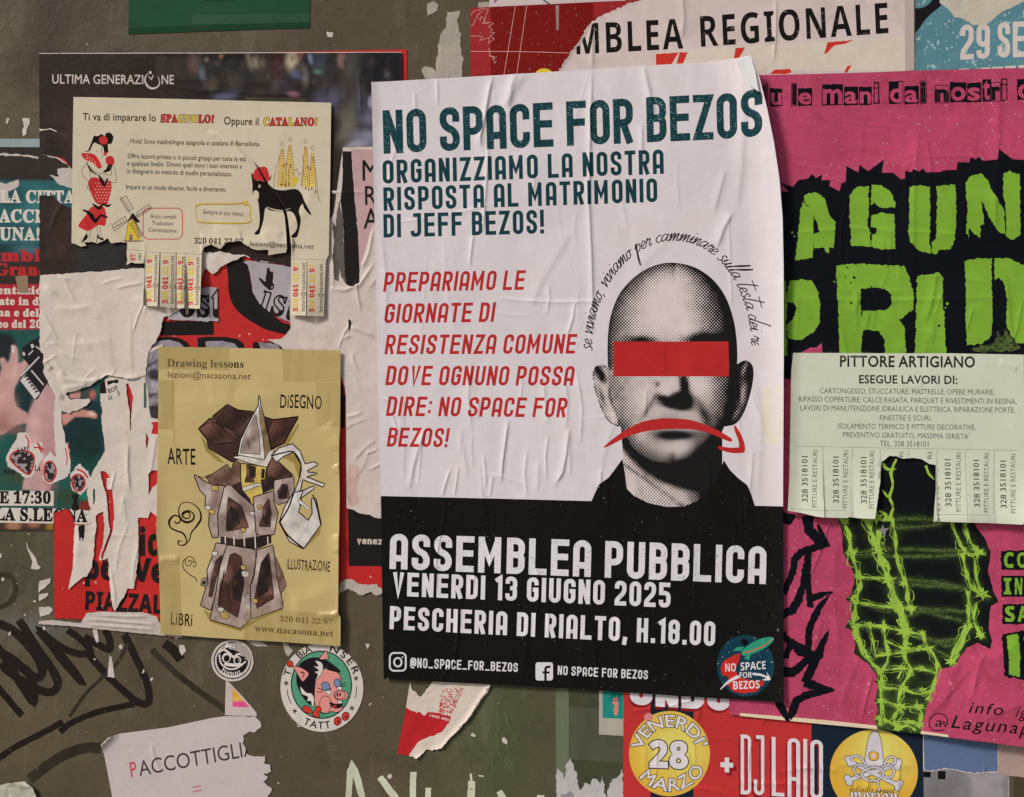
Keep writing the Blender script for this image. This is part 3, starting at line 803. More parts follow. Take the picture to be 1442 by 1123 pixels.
# upper sheet of paper behind the torn red poster
p = Sheet('upper_poster', 'pale lilac poster at the very top, above the torn dark red poster', 'poster', z(zC, [(600, -500), (605, 60), (900, 40), (1500, 8), (1500, -500)]), .5, paper((176, 162, 160), .5, .1, name='lilac_paper'), grid=16)
p.add('print_line', [stroke(z(zC, [(930, -40), (960, 0), (1000, 30)]), 2, smooth=3)], paper((40, 60, 60)))
p.add('violet_mark', PG(z(zC, [(634, -60), (700, -80), (660, 0), (636, 30)])), paper((130, 80, 130)))
p.build()
DR = paper((108, 22, 20), .42, .12, gloss=.45, fibre=.3, name='dark_red_print', fleck=.35)
DR2 = paper((136, 30, 32), .42, .12, gloss=.45, fibre=.3, name='brighter_red_print', fleck=.3)
o = z(zC, [(480, 56), (900, 36), (1403, 12), (1900, -8), (2700, -40), (2700, 480), (480, 525)])
p = Sheet('torn_red_poster', 'dark red poster with fine white lines and a yellow dot, torn away on its right', 'poster', o, 1.5, DR, H=bumps(60, .5, 12), grid=12)
for q_ in ([(478, 50), (612, 50), (612, 540), (478, 540)], [(1290, 0), (1900, -40), (1900, 120), (1290, 120)]): p.add('red_strip', PG(z(zC, q_)), DR2)
LN = paper((190, 150, 145), name='fine_white_line')
p.add('line_drawing', [stroke(z(zC, q), .7) for q in ([(775, 45), (700, 500)], [(850, 42), (785, 490)], [(480, 342), (800, 343), (1130, 353)])]
      + [stroke(z(zC, q), .6) for q in ([(482, 105), (500, 78), (530, 70), (560, 60), (598, 66), (580, 110), (570, 150), (610, 150), (632, 160), (600, 175), (625, 200), (610, 215), (638, 220), (610, 240), (636, 260), (600, 288), (605, 250), (560, 265), (540, 270), (560, 245), (520, 240), (480, 240)],
      [(480, 175), (500, 165), (508, 140), (530, 100), (560, 76)], [(530, 120), (545, 140), (550, 110), (575, 135), (556, 160), (600, 158)], [(600, 320), (610, 370), (640, 380), (620, 400), (655, 375)], [(600, 370), (630, 380), (640, 420), (650, 405)])], LN)
p.add('yellow_dot', [[ellipse(766, 106, 12.5, 9, 0, 24)]], paper((204, 170, 50), name='yellow_print'))
p.overlay('clear_tape', z(zC, [(1040, 40), (1062, 40), (1062, 200), (1046, 205)]), tape_mat(alpha=.25))
p.build()

# regional assembly poster, torn diagonally on its left
WP2 = paper((180, 167, 162), .5, .12, fibre=.5, name='worn_white_paper', stain=(150, 140, 132))
tear = rough_part(np.concatenate([z(zC, [(1062, 480), (1105, 400), (1160, 330), (1215, 245), (1262, 170), (1330, 110), (1403, 85)]), z(zD, [(60, 100), (130, 65), (200, 30), (280, 10), (380, -20), (420, -90)]), [(1286, -60), (1287, 100), (1100, 112), (900, 112), (786, 112)]]), set(range(12)), 1.5, 5, 9, 2)
p = Sheet('assembly_poster', 'off white poster reading ASSEMBLEA REGIONALE in bold black, torn on its left', 'poster', tear, 2.4, WP2,
          H=hsum(bumps(70, .7, 31), ridge(z(zD, [(560, -20), (575, 120), (560, 260)]), 3, 1.4), ridge(z(zD, [(1178, 0), (1180, 200), (1165, 420)]), 2, 1.2), ridge([(833, 40), (834, 100)], 2.5, 1.2), edge_lift(tear[:40], 6, 1.2)), grid=10)
g = grow(resample(tear, 3), -2.8, 1.6, 5, 8)
p.add('printed_face', [[g]], paper((184, 170, 166), .48, .10, fibre=.35, name='printed_white', stain=(160, 148, 140)))
p.add('pasted_strip', PG(np.array([(924, 74), (1271, 51), (1276, 100), (924, 101)])), paper((186, 175, 162), .5, .1, fibre=.45, name='creamy_paper'))
RD3 = paper((174, 46, 36), .45, .08, name='orange_red_print')
for gq in ([[rough(z(zD, q), .5, 4, i + 1)] for i, q in enumerate([[(390, 362), (540, 350), (490, 430), (388, 440)], [(545, 350), (600, 348), (565, 428), (525, 430)], [(915, 322), (975, 318), (960, 350), (925, 400), (900, 405)], [(1170, 466), (1270, 458), (1285, 480), (1255, 492), (1140, 494)]])]
      + [[rough(z(zE, q), .5, 4, i + 9)] for i, q in enumerate([[(160, 280), (330, 268), (270, 292), (205, 300), (160, 345), (135, 360)], [(290, 432), (318, 428), (290, 478), (272, 475)]])]): p.add('red_print', [gq], RD3)

BK = paper((24, 22, 20), .45, .1, name='worn_black_print', wear=(100, 92, 88), wear_amt=.66, wear_sc=300)
p.add('headline', text('MBLEA', 'bold', (808, 78), (962, 69.5), [43, 42], track=.09), BK, clip=g)
p.add('headline', text('REGIONALE', 'bold', (983, 67.5), (1253, 47.5), [43, 43], track=.09), BK, clip=g)
p.add('grey_margin', PG(np.array([(1273, -60), (1300, -60), (1300, 110), (1274, 110)])), paper((158, 146, 140), .5, .08))
p.build()

# teal poster top right
p = Sheet('teal_poster', 'faded teal poster with large white 29 SE at the top right corner', 'poster', np.array([(1287.5, -120), (1700, -120), (1700, 96), (1287.5, 102)]), 2.9, paper((78, 118, 128), .5, .16, wear=(150, 170, 170), wear_amt=.62, wear_sc=260, fibre=.4, name='faded_teal_print'), H=hsum(bumps(60, .6, 8), edge_lift([(1287, -100), (1287, 100)], 20, 1.0)), grid=12)
p.add('black_shape', [[catmull(z(zE, [(600, 70), (760, 60), (830, 20), (870, -60), (960, -40), (900, 40), (840, 90), (790, 140), (740, 210), (700, 230), (640, 200)]), 4, True)]], paper((26, 24, 26), .5, name='faded_black'))
TW = paper((182, 172, 166), .5, .08, name='white_on_teal')
p.add('date_lettering', text('29', 'cond', z1(zE, 1022, 394), z1(zE, 1215, 386), (0, -49), w=.40, t=.15), TW)
p.add('date_lettering', text('SETT', 'cond', z1(zE, 1265, 382), z1(zE, 1640, 368), (0, -50), w=.40, t=.15), TW)
p.add('lower_lettering', PG(*[z(zE, [(x, y0), (x + 70, y0 - 4), (x + 66, y0 + 30), (x, y0 + 30)]) for x, y0 in ((1010, 455), (1150, 447), (1230, 442), (1312, 436), (1400, 430))]), TW)
p.add('torn_patch', [[rough(z(zE, [(885, -60), (890, 20), (935, 60), (985, 110), (1060, 135), (1110, 170), (1190, 172), (1250, 120), (1320, 70), (1400, 30), (1500, -10), (1560, -80)]), 1.2, 6, 6)]], paper((172, 164, 150), .6, .12, fibre=.7, name='torn_core'))
p.build()
# ------------------------------------------------------------------ bright pink poster with green lettering
def pinkH(x, y):
    r = 1.3 * fbm(x, y, 140, 61, 3) + .55 * fbm(x, y, 36, 7, 3)
    for f in PC: r = r + f(x, y)
    # bottom right bellies out
    r = r + 12 * sstep(840, 1080, y) * sstep(1150, 1420, x)
    r = r * (.25 + .75 * sstep(1090, 1150, x))
    r = r + 2.0 * np.clip(1 - np.abs(y - np.interp(x, [1030, 1300, 1460], [1008, 1030, 1052])) / 22, 0, 1) ** 2
    return r
PC = [ridge(p, w, a, s) for p, w, a, s in [
 ([(1292, 180), (1288, 240), (1285, 300), (1284, 440)], 3, 1.0, .7), ([(1405, 100), (1404, 200), (1400, 260)], 4, 1.4, .6), ([(1340, 110), (1335, 160)], 3, .8, .5),
 ([(1318, 380), (1312, 420), (1300, 460)], 3, 1.1, .5), ([(1110, 420), (1250, 424), (1430, 418)], 2.2, .9, .5), ([(1095, 330), (1200, 322), (1430, 335)], 2.2, .8, .5),
 ([(1208, 925), (1190, 970), (1182, 1000)], 4, 1.1, .6), ([(1352, 918), (1335, 960), (1322, 1000)], 6, 1.5, .6), ([(1442, 985), (1400, 1002), (1380, 1008)], 4, 1.2, .6),
 ([(1178, 760), (1172, 820)], 4, .8, .5), ([(1250, 760), (1254, 850), (1250, 950)], 5, .8, .5), ([(1350, 930), (1400, 925), (1440, 900)], 8, 1.4, .6)]]
PC += creases(26, (1110, 110, 1440, 500), 3, L=(30, 130), W=(1.4, 3), amp=(.3, .9)) + creases(14, (1110, 700, 1440, 1010), 6, L=(30, 130), W=(1.6, 4), amp=(.4, 1.1), spread=.4) + creases(8, (1110, 120, 1440, 480), 7, ang=1.5, L=(60, 200), amp=(.3, .7))
PINK = paper((166, 62, 92), .46, .22, gloss=.4, fleck=.75, fibre=.35, name='pink_print', stain=(142, 46, 66))
BLK2 = paper((15, 17, 22), .42, .12, gloss=.45, fibre=.3, name='blue_black_print')
LIME = paper((110, 152, 46), .42, .14, gloss=.4, fibre=.3, name='lime_print')
pout = np.array([(1030, 108), (1200, 104), (1320, 100), (1442, 97), (1760, 90), (1760, 1105), (1600, 1074), (1442, 1048), (1380, 1040), (1290, 1030), (1160, 1019), (1041, 1007), (1026, 1004.5), (1026, 600)], float)
pinkH.rd = [r for f in PC for r in f.rd]
pk = Sheet('protest_poster', 'bright pink poster with big ragged lime green letters on black spikes', 'poster', pout, 3.6, PINK, H=pinkH, grid=10, fine=3.3)
# folded pale margin along the bottom
pk.add('folded_margin', PG([(1041, 1003), (1160, 1013), (1290, 1026), (1330, 1031), (1330, 1040), (1160, 1022), (1041, 1010)]), paper((196, 176, 150), .5, .08, name='bare_margin'))
# ransom note line along the top
rs = [('g', 1064, 1076, 122, 157, 0), ('i', 1077, 1081, 119, 151, 1), ('u', 1083.5, 1101, 126, 151, 1), ('l', 1114, 1121, 118.5, 150, 0), ('e', 1122.5, 1143, 125.5, 150, 1), ('m', 1156.5, 1186, 119.5, 149.5, 1),
      ('a', 1187, 1207, 124, 149, 1), ('n', 1208.5, 1227, 124, 148.5, 1), ('i', 1229, 1237, 117, 147.5, 1), ('d', 1250.5, 1271, 115.5, 147.5, 1), ('a', 1272, 1292.5, 122, 147.5, 1), ('i', 1294.5, 1303, 115, 147, 0),
      ('n', 1315, 1334.5, 121.5, 146, 0), ('o', 1336, 1359.5, 117, 145, 1), ('s', 1360, 1380, 118, 145, 1), ('t', 1381.5, 1393.5, 113, 144, 1), ('r', 1394, 1407, 117.5, 144, 0), ('i', 1408, 1417, 112, 143.5, 1),
      ('c', 1430.5, 1450, 113, 142, 1), ('o', 1452, 1472, 116, 143, 1), ('r', 1474, 1488, 114, 142, 1), ('p', 1490, 1510, 114, 142, 1), ('i', 1512, 1519, 108, 141, 0)]
for k_, (ch, x0, x1, y0, y1, fill) in enumerate(rs):
    j = lambda v: (rnd.random() - .5) * v
    q = np.array([(x0 + j(1), y0 + j(2)), (x1 + j(1), y0 + j(2) - .5), (x1 + j(1), y1 + j(1.2)), (x0 + j(1), y1 + j(1.2) + .5)])
    xh = {'g': .78, 'l': 1.0, 'i': 1.0, 'd': 1.0, 't': .9, 'm': .72, 'a': .72, 'e': .74}.get(ch, .74)
    gs, W = layout(ch, 'sans', off=.03, res=3); pts = np.concatenate([c for g_ in gs for c in g_]); a0, a1 = pts.min(0), pts.max(0)
    px_, py_ = 1.2, 1.6
    mp_ = [[np.stack([x0 + px_ + (c[:, 0] - a0[0]) / (a1[0] - a0[0]) * (x1 - x0 - 2 * px_), y1 - py_ - (c[:, 1] - a0[1]) / (a1[1] - a0[1]) * (y1 - y0 - 2 * py_) * (1 if ch in 'lidtgp' else .8)], 1) for c in g_] for g_ in gs]
    if fill:
        b = pk.add('letter_tile', [[rough(q, .4, 4, k_, 2)]], BLK2); pk.add('letter', mp_, PINK, parent=b)
    else:
        b = pk.add('letter_tile', [offset_path(q, 1.0, True)] + [offset_path(c, 1.1, True) for g_ in mp_ for c in g_], BLK2)
# black spiked field behind the big letters
top = z(zI, [(-120, 300), (-60, 250), (40, 310), (80, 300), (95, 350), (62, 380), (75, 310), (60, 262), (110, 265), (65, 215), (135, 240), (160, 205), (215, 195), (232, 172), (255, 195), (288, 174), (284, 205), (330, 205), (325, 235), (378, 265), (388, 220), (412, 215), (414, 130), (478, 165), (482, 124), (528, 158), (612, 97), (600, 165), (660, 165), (700, 200), (722, 195), (724, 155), (755, 165), (765, 145), (795, 160), (818, 142), (835, 165), (915, 160), (920, 153), (995, 150), (998, 110), (1060, 112), (1068, 84), (1095, 95), (1110, 82), (1135, 103), (1210, 95), (1215, 40), (1290, 95), (1360, 100), (1500, 90), (1900, 40), (2500, 60)])
bot = z(zI, [(2500, 1240), (1355, 1240), (300, 1240), (290, 1120), (284, 1062), (255, 1085), (225, 1085), (165, 1118), (160, 1250), (-120, 1250)])
fld = np.concatenate([top, bot])
f0 = pk.add('black_field', [[rough(fld, .35, 4, 3, 3)]], BLK2)
L_ = lambda *qs, a=1.0, k=1: [[rough(z(zI, q), a, 3.2, k + i, 1.6)] for i, q in enumerate(qs)]
big = [
 ([[(190, 320), (215, 345), (240, 385), (240, 480), (236, 612), (145, 628), (155, 540), (165, 440), (172, 360)], [(188, 290), (215, 272), (265, 272), (300, 300), (320, 380), (358, 430), (352, 500), (345, 562), (325, 560), (322, 588), (305, 585), (300, 560), (242, 562), (240, 490), (270, 478), (262, 430), (244, 400), (215, 345), (195, 318)]],),
 ([[(430, 285), (470, 240), (530, 236), (532, 350), (525, 440), (540, 480), (540, 555), (440, 548), (432, 420)], [(545, 232), (600, 232), (650, 270), (674, 330), (668, 348), (600, 350), (560, 325), (543, 340)], [(545, 390), (600, 375), (665, 380), (668, 470), (675, 568), (600, 568), (545, 555), (548, 492), (572, 488), (572, 455), (545, 450)]],),
 ([[(745, 240), (800, 232), (855, 240), (855, 400), (852, 520), (860, 590), (800, 580), (752, 530), (738, 480), (745, 350)], [(890, 235), (990, 228), (992, 400), (985, 520), (960, 572), (895, 575), (888, 598), (862, 590), (866, 530), (885, 510), (890, 380)]],),
 ([[(1042, 215), (1070, 180), (1130, 168), (1160, 205), (1180, 260), (1215, 310), (1245, 370), (1250, 490), (1215, 478), (1185, 430), (1160, 395), (1140, 330), (1125, 318), (1135, 380), (1138, 440), (1120, 440), (1118, 512), (1090, 490), (1060, 455), (1058, 512), (1045, 480), (1052, 350)], [(1240, 170), (1275, 155), (1328, 175), (1330, 490), (1290, 522), (1255, 500), (1255, 380), (1240, 280)]],),
 ([[(1390, 470), (1400, 300), (1420, 180), (1500, 160), (1560, 200), (1600, 470), (1530, 480), (1520, 400), (1460, 400), (1450, 480)]],),
 ([[(40, 510), (65, 510), (76, 540), (72, 580), (55, 592), (40, 590)]],),
]
for k_, (q,) in enumerate(big): pk.add('big_letter', L_(*q, a=1.1, k=k_ * 7), LIME, parent=f0)
big2 = [
 [[(40, 740), (92, 732), (98, 800), (104, 860), (98, 950), (104, 1130), (40, 1130)], [(112, 735), (180, 728), (235, 735), (262, 780), (278, 860), (270, 960), (235, 1010), (180, 1040), (108, 1042), (104, 960), (130, 935), (150, 890), (140, 850), (102, 842)]],
 [[(360, 655), (420, 645), (560, 648), (720, 658), (745, 720), (770, 800), (768, 880), (720, 920), (700, 940), (722, 985), (730, 1130), (620, 1130), (615, 1050), (590, 1000), (500, 990), (490, 1130), (378, 1130), (372, 900), (365, 760)]],
 [[(785, 705), (850, 700), (900, 690), (922, 720), (918, 850), (930, 920), (938, 1130), (775, 1130), (778, 990), (782, 880), (785, 800)]],
 [[(1040, 630), (1100, 615), (1180, 615), (1178, 760), (1182, 900), (1180, 1020), (1130, 1065), (1085, 1070), (1045, 1075), (1040, 900)], [(1195, 615), (1270, 615), (1355, 655), (1460, 700), (1500, 800), (1480, 1000), (1380, 1060), (1310, 1065), (1270, 1000), (1255, 960), (1258, 840), (1245, 750), (1215, 718), (1192, 735)]],
]
idx = []
for k_, q in enumerate(big2): idx.append(pk.add('big_letter', L_(*q, a=1.2, k=50 + k_ * 7), LIME, parent=f0))
pk.add('letter_counter', L_([(490, 778), (560, 768), (620, 775), (650, 810), (652, 860), (620, 888), (500, 892), (492, 930), (488, 850)], a=1.0, k=91), BLK2, parent=f0)
pk.add('ink_speckle', [[rough(z(zI, ellipse(x, y, r, r, 0, 7)), .5, 2, i)] for i, (x, y, r) in enumerate([(455, 718, 9), (420, 665, 6), (408, 712, 4), (440, 745, 5), (548, 768, 6), (440, 852, 7), (550, 640, 5), (520, 636, 6), (902, 970, 7), (535, 925, 3), (632, 660, 5), (700, 940, 8), (715, 935, 8)])], BLK2, kind='stuff')
pk.add('ink_speckle', [[rough(z(zI, ellipse(x, y, r, r, 0, 7)), .5, 2, i)] for i, (x, y, r) in enumerate([(945, 855, 8), (935, 875, 5), (130, 480, 7), (140, 500, 5), (783, 800, 5), (350, 738, 5), (785, 780, 4)])], LIME, kind='stuff')
# spiky tree-like drawing on the lower left
wv = lambda pts, w, k: stroke(z(zW, pts), np.array(w) * 1.45, rgh=1.1, sc=3.2, seed=k)
pk.add('spiky_drawing', [wv(q, w, i) for i, (q, w) in enumerate([
 ([(190, 20), (200, 90), (240, 130), (250, 160), (290, 165)], [12, 10, 9, 7, 2]), ([(240, 60), (262, 120), (298, 170)], [3, 6, 3]), ([(290, 160), (220, 175), (160, 195), (130, 230), (120, 290), (95, 350), (78, 400)], [4, 7, 8, 7, 7, 6, 6]),
 ([(195, 195), (190, 300), (200, 400), (205, 455)], [7, 7, 6, 5]), ([(180, 250), (170, 350), (150, 420), (120, 470), (60, 500)], [4, 6, 8, 9, 8]), ([(205, 460), (200, 420), (260, 400), (310, 382)], [5, 7, 6, 1]),
 ([(310, 382), (260, 440), (225, 500), (200, 560), (195, 640), (200, 700)], [1, 5, 7, 7, 7, 6]), ([(70, 580), (80, 600), (120, 630), (160, 665), (240, 700)], [8, 6, 7, 12, 6]), ([(295, 562), (270, 620), (245, 680), (215, 740), (180, 820)], [1, 6, 9, 9, 8]),
 ([(60, 700), (90, 690), (110, 640), (130, 622)], [4, 6, 6, 4]), ([(60, 770), (120, 770), (160, 740), (200, 700)], [10, 9, 8, 6]), ([(175, 820), (240, 840), (320, 856)], [9, 9, 2]), ([(320, 856), (240, 870), (180, 880), (140, 905), (120, 960), (100, 990)], [2, 6, 8, 7, 8, 6]),
 ([(50, 905), (70, 950), (98, 1000)], [8, 7, 5]), ([(60, 20), (100, 45), (135, 20)], [12, 8, 3])])] + PG(z(zW, [(60, 20), (100, 10), (130, 12), (105, 48), (60, 50)])), BLK2)
# the great dark fish body with lime veins
BODY = [(330, 20), (345, 60), (360, 110), (358, 160), (360, 200), (385, 235), (410, 290), (415, 340), (398, 400), (372, 420), (400, 440), (400, 510), (372, 555), (400, 570), (420, 640), (412, 680), (440, 700), (480, 730), (515, 775), (525, 800), (510, 810), (528, 830), (520, 870), (512, 905), (528, 950), (510, 995), (520, 1036), (560, 1060), (715, 1075),
        (735, 1000), (765, 900), (790, 830), (815, 750), (850, 745), (880, 740), (920, 690), (950, 650), (1000, 625), (1060, 657), (1070, 620), (1055, 560), (1060, 490), (1070, 450), (1105, 432), (1080, 380), (1055, 290), (1068, 195), (1040, 130), (1010, 90), (990, 60), (960, 20)]
bd_ = z(zW, BODY); neck = np.array([(1232, 640), (1330, 640), (1380, 740), (1190, 740)])
GLOW = []
def bodypaint(x, y):
    d = np.full(len(x), 99.0)
    for p_, w_ in GLOW:
        a0, a1 = p_.min(0) - 12, p_.max(0) + 12; m = (x > a0[0]) & (x < a1[0]) & (y > a0[1]) & (y < a1[1])
        if m.any():
            e_, _, _ = segdist(x[m], y[m], list(map(tuple, p_))); d[m] = np.minimum(d[m], e_ * 4.5 / w_)
    a = (.34 * np.exp(-d / 2.4) + .07 * np.exp(-d / 7)) * (.55 + 1.1 * np.clip(fbm(x, y, 9, 3, 3) + .5, 0, 1)); a += .22 * sstep(900, 1030, y) * (.6 + fbm(x, y, 6, 8, 2)); a = np.clip(a, 0, .8)[:, None]
    return np.array(A(15, 17, 20))[None] * (1 - a) + np.array(A(104, 136, 56))[None] * a
BP = paper(None, .42, .10, attr=True, gloss=.12, fibre=.3, name='glowing_print')
b0 = pk.add('fish_body', [[rough(bd_, .5, 5, 3, 2.5)], [z(zV, [(560, 640), (960, 640), (960, 1106), (560, 1106)])]], BP, paint=bodypaint, dens=3.3)
VD = paper((72, 88, 44), .42, .3, fibre=.3, wear=(22, 26, 24), wear_amt=.50, wear_sc=420, name='dim_lime_print'); VL = paper((134, 168, 62), .42, .2, fibre=.3, wear=(50, 60, 40), wear_amt=.60, wear_sc=420, name='vein_lime_print')
r2 = random.Random(12)
def vein(pts, w, k, nodes=True):
    P = catmull(z(zW, pts), 5); n = len(P); GLOW.append((P, w))
    ww = np.array([w * (.45 + 1.1 * abs(math.sin(k * 1.7 + i * .55)) ** 2.2) for i in range(n)])
    out_ = [stroke(P, ww, rgh=.45, sc=3, seed=k)]
    for j in range(2):      # loose strands beside the main one
        Q = P + np.stack([fbm(P[:, 0] + 50 * j, P[:, 1] + k, 14, k, 2), fbm(P[:, 0] - 50 * j, P[:, 1] + k, 14, k + 9, 2)], 1) * (7 + 2 * w)
        out_.append(stroke(Q, np.maximum(.35, ww * .22), rgh=.25, sc=3, seed=k + j))
    return out_
dim = []
for k_, q in enumerate([[(420, 200), (560, 180), (760, 185), (1000, 190)], [(420, 205), (600, 215), (800, 215), (980, 200)], [(450, 320), (600, 320), (800, 340), (960, 370)], [(560, 330), (700, 350), (900, 365), (960, 380)], [(440, 440), (600, 470), (760, 470), (950, 480)], [(700, 460), (800, 490), (920, 520)], [(420, 550), (560, 560), (700, 575), (850, 640), (930, 600)],
                        [(600, 80), (760, 70), (880, 50)], [(560, 40), (700, 35), (860, 45)], [(480, 660), (600, 665), (760, 650)], [(520, 740), (660, 745), (800, 745)], [(540, 830), (660, 850), (780, 855)], [(560, 920), (660, 930), (740, 945)], [(540, 1000), (640, 1010), (720, 1020)], [(680, 500), (740, 480), (900, 470)],
                        [(930, 150), (950, 300), (970, 450), (950, 560)], [(700, 600), (820, 620), (900, 610)], [(760, 640), (860, 690), (900, 700)]]):
    dim += vein(q, 2.6, k_ + 3)
pk.add('dim_veins', dim, VD, parent=b0, kind='stuff')
br = []
for k_, (q, w) in enumerate([([(350, 30), (390, 110), (400, 190), (430, 290), (445, 340), (430, 400), (410, 440)], 6), ([(410, 400), (420, 460), (410, 540), (430, 620), (470, 690), (540, 770)], 6.5), ([(430, 560), (450, 640), (480, 700)], 4),
     ([(470, 20), (500, 110), (530, 190), (555, 270), (590, 350), (610, 440), (650, 540), (660, 640)], 8), ([(500, 100), (525, 180), (575, 260), (570, 330)], 4.5), ([(590, 20), (610, 110), (615, 200), (640, 300), (665, 350), (670, 430), (690, 480)], 5), ([(560, 300), (600, 380), (640, 470), (665, 560)], 7),
     ([(530, 90), (535, 200)], 6), ([(430, 190), (400, 205), (380, 205)], 4), ([(440, 315), (520, 318), (600, 325)], 3.5), ([(440, 435), (520, 450), (620, 460), (700, 465)], 3.6), ([(420, 545), (540, 550), (650, 575), (740, 585)], 4.2),
     ([(555, 520), (560, 600), (575, 700), (540, 780), (560, 850)], 4), ([(660, 640), (655, 700), (680, 760), (640, 840), (620, 920), (640, 960)], 5), ([(740, 580), (760, 640), (800, 700), (805, 760), (780, 850), (760, 900)], 4.5),
     ([(640, 920), (600, 990), (620, 1040)], 5), ([(700, 920), (730, 960), (715, 1030)], 5), ([(550, 780), (540, 850), (545, 950), (535, 1020)], 5), ([(880, 50), (910, 130), (950, 200), (1010, 210)], 4), ([(940, 40), (960, 120), (1000, 190), (1030, 190)], 4.5),
     ([(930, 200), (950, 290), (970, 350), (1010, 390), (1050, 410)], 5), ([(990, 230), (1000, 330), (1030, 400)], 4), ([(960, 380), (960, 470), (955, 540), (900, 640), (870, 710)], 5), ([(1000, 440), (985, 520), (1020, 590), (1030, 600)], 4), ([(970, 540), (920, 640), (880, 720)], 6),
     ([(520, 690), (600, 680), (680, 670), (790, 650)], 3.4), ([(540, 760), (640, 750), (740, 755), (800, 770)], 3.2), ([(530, 840), (640, 850), (720, 870), (790, 850)], 3.2), ([(560, 905), (640, 930), (740, 930)], 3.4), ([(550, 990), (600, 1010), (640, 1000), (720, 1010)], 3.6), ([(600, 1040), (660, 1020), (700, 1040)], 3.2),
     ([(480, 530), (500, 600), (520, 700)], 3.2), ([(640, 760), (620, 800)], 3), ([(570, 620), (640, 650), (720, 660)], 3)]):
    br += vein(q, w * .8, k_ + 40)
star = lambda x, y, r, k: [[z(zW, [(x + (r if i % 2 else r * .38) * (1 + .6 * r2.random()) * math.cos(a), y + (r if i % 2 else r * .38) * math.sin(a)) for i, a in enumerate(np.linspace(0, 2 * math.pi, 12, endpoint=False))])]]
for k_, (x, y, r) in enumerate([(400, 200, 22), (530, 190, 30), (1005, 195, 34), (580, 330, 32), (650, 345, 22), (610, 450, 36), (685, 465, 26), (1030, 395, 34), (430, 310, 20), (410, 420, 20), (650, 575, 34), (740, 580, 18), (495, 545, 20), (430, 550, 18), (960, 545, 22), (1015, 590, 26), (870, 715, 26), (660, 655, 24), (725, 650, 16), (650, 845, 24), (735, 850, 18), (630, 930, 26), (710, 930, 22), (720, 1015, 22), (620, 1030, 22), (540, 815, 24), (540, 905, 24), (530, 985, 20), (640, 745, 22), (735, 750, 16), (560, 545, 14), (520, 30, 40), (370, 50, 24), (615, 215, 16), (940, 180, 16)]):
    br += star(x, y, r, k_)
pk.add('lime_veins', br, VL, parent=b0, kind='stuff')
nk_ = [stroke(catmull(z(zV, q), 5), w, rgh=.5, sc=3, seed=i) for i, (q, w) in enumerate([([(700, 680), (670, 760), (680, 830), (660, 900), (680, 960), (650, 1050)], [3, 5, 2.5, 5, 3, 6]), ([(610, 700), (650, 740), (700, 740)], [5, 4, 1]), ([(870, 720), (890, 770), (920, 800)], [3, 4, 1]), ([(620, 860), (650, 900)], [2, 4]),
       ([(600, 980), (640, 1010), (600, 1060)], [3, 5, 3])])]
pk.add('lime_veins', nk_, VL, parent=b0, clip=z(zV, [(560, 600), (960, 600), (960, 1040), (560, 1040)]), kind='stuff')
pk.add('grey_star', [[z(zW, [(525, 90), (545, 82), (548, 60), (560, 82), (585, 78), (565, 95), (560, 125), (548, 100)])]], paper((120, 118, 122)))
# small lime words at the right edge, each on its own black shadow
for (w_, x0, x1, yb, cp) in (('CO', 1128, 1246, 268, 70), ('IN', 1128, 1222, 396, 76), ('SA', 1132, 1250, 525, 70)):
    for ch, a0, a1 in zip(w_, (x0, (x0 + x1) / 2 + 4), ((x0 + x1) / 2 - 6, x1)):
        g_ = text(ch, 'bold', z1(zW, a0, yb), z1(zW, a1, yb), (0, -cp / 3.403), off=.02)
        pk.add('small_letter_shadow', [offset_path(c, 6, True) for q in g_ for c in q] + [[rough(z(zW, [(a0 - 10, yb + 12), (a1 + 8, yb + 12), (a1 + 8, yb - cp - 10), (a0 - 10, yb - cp - 10)]), 1.2, 3, int(a0))]], BLK2)
        pk.add('small_letter', [[rough(c, .5, 3, 5, 2) for c in q] for q in g_], LIME)
pk.add('small_letter_shadow', [[rough(z(zW, [(1118, 585), (1215, 570), (1300, 580), (1300, 770), (1215, 800), (1125, 785)]), 1.5, 3, 77, 2)]], BLK2)
pk.add('small_letter', [[rough(z(zW, [(1140, 592), (1195, 585), (1202, 690), (1198, 788), (1148, 775), (1145, 680)]), 1, 3, 78, 2)], [rough(z(zW, [(1222, 600), (1300, 590), (1300, 760), (1260, 760)]), 1, 3, 79, 2)]], LIME)
# smoke painted behind the last letter
pk.add('lime_smoke', [[rough(z(zI, q), 1.6, 5, i)] for i, q in enumerate([[(1070, 1095), (1120, 1075), (1190, 1060), (1200, 1010), (1215, 1000), (1230, 1030), (1255, 985), (1275, 1040), (1330, 1085), (1300, 1100), (1200, 1110), (1100, 1108)]])], VD, kind='stuff')
pk.add('handwriting', text('info', 'sans', z1(zU, 1062, 92), z1(zU, 1278, 106), (1.5, -15), off=.006, shear=.3, jit=.06, track=.12), BLK2)
pk.add('handwriting', text('ig:', 'sans', z1(zU, 1355, 118), z1(zU, 1450, 124), (1.5, -16), off=.006, shear=.3, jit=.06, track=.15), BLK2)
pk.add('handwriting', text('Lagunapride', 'sans', z1(zU, 950, 186), z1(zU, 1700, 250), (1.5, -17), off=.006, shear=.3, jit=.06, track=.12), BLK2)
pk.add('handwriting', text('a', 'sans', z1(zU, 858, 178), z1(zU, 905, 182), (1, -13), off=.006, shear=.3) + [stroke(z(zU, [(940, 165), (915, 150), (925, 180), (940, 150), (925, 112), (880, 100), (840, 125), (828, 170), (845, 200), (880, 205), (920, 200)]), 1.5, smooth=3)], BLK2)
pk.build()

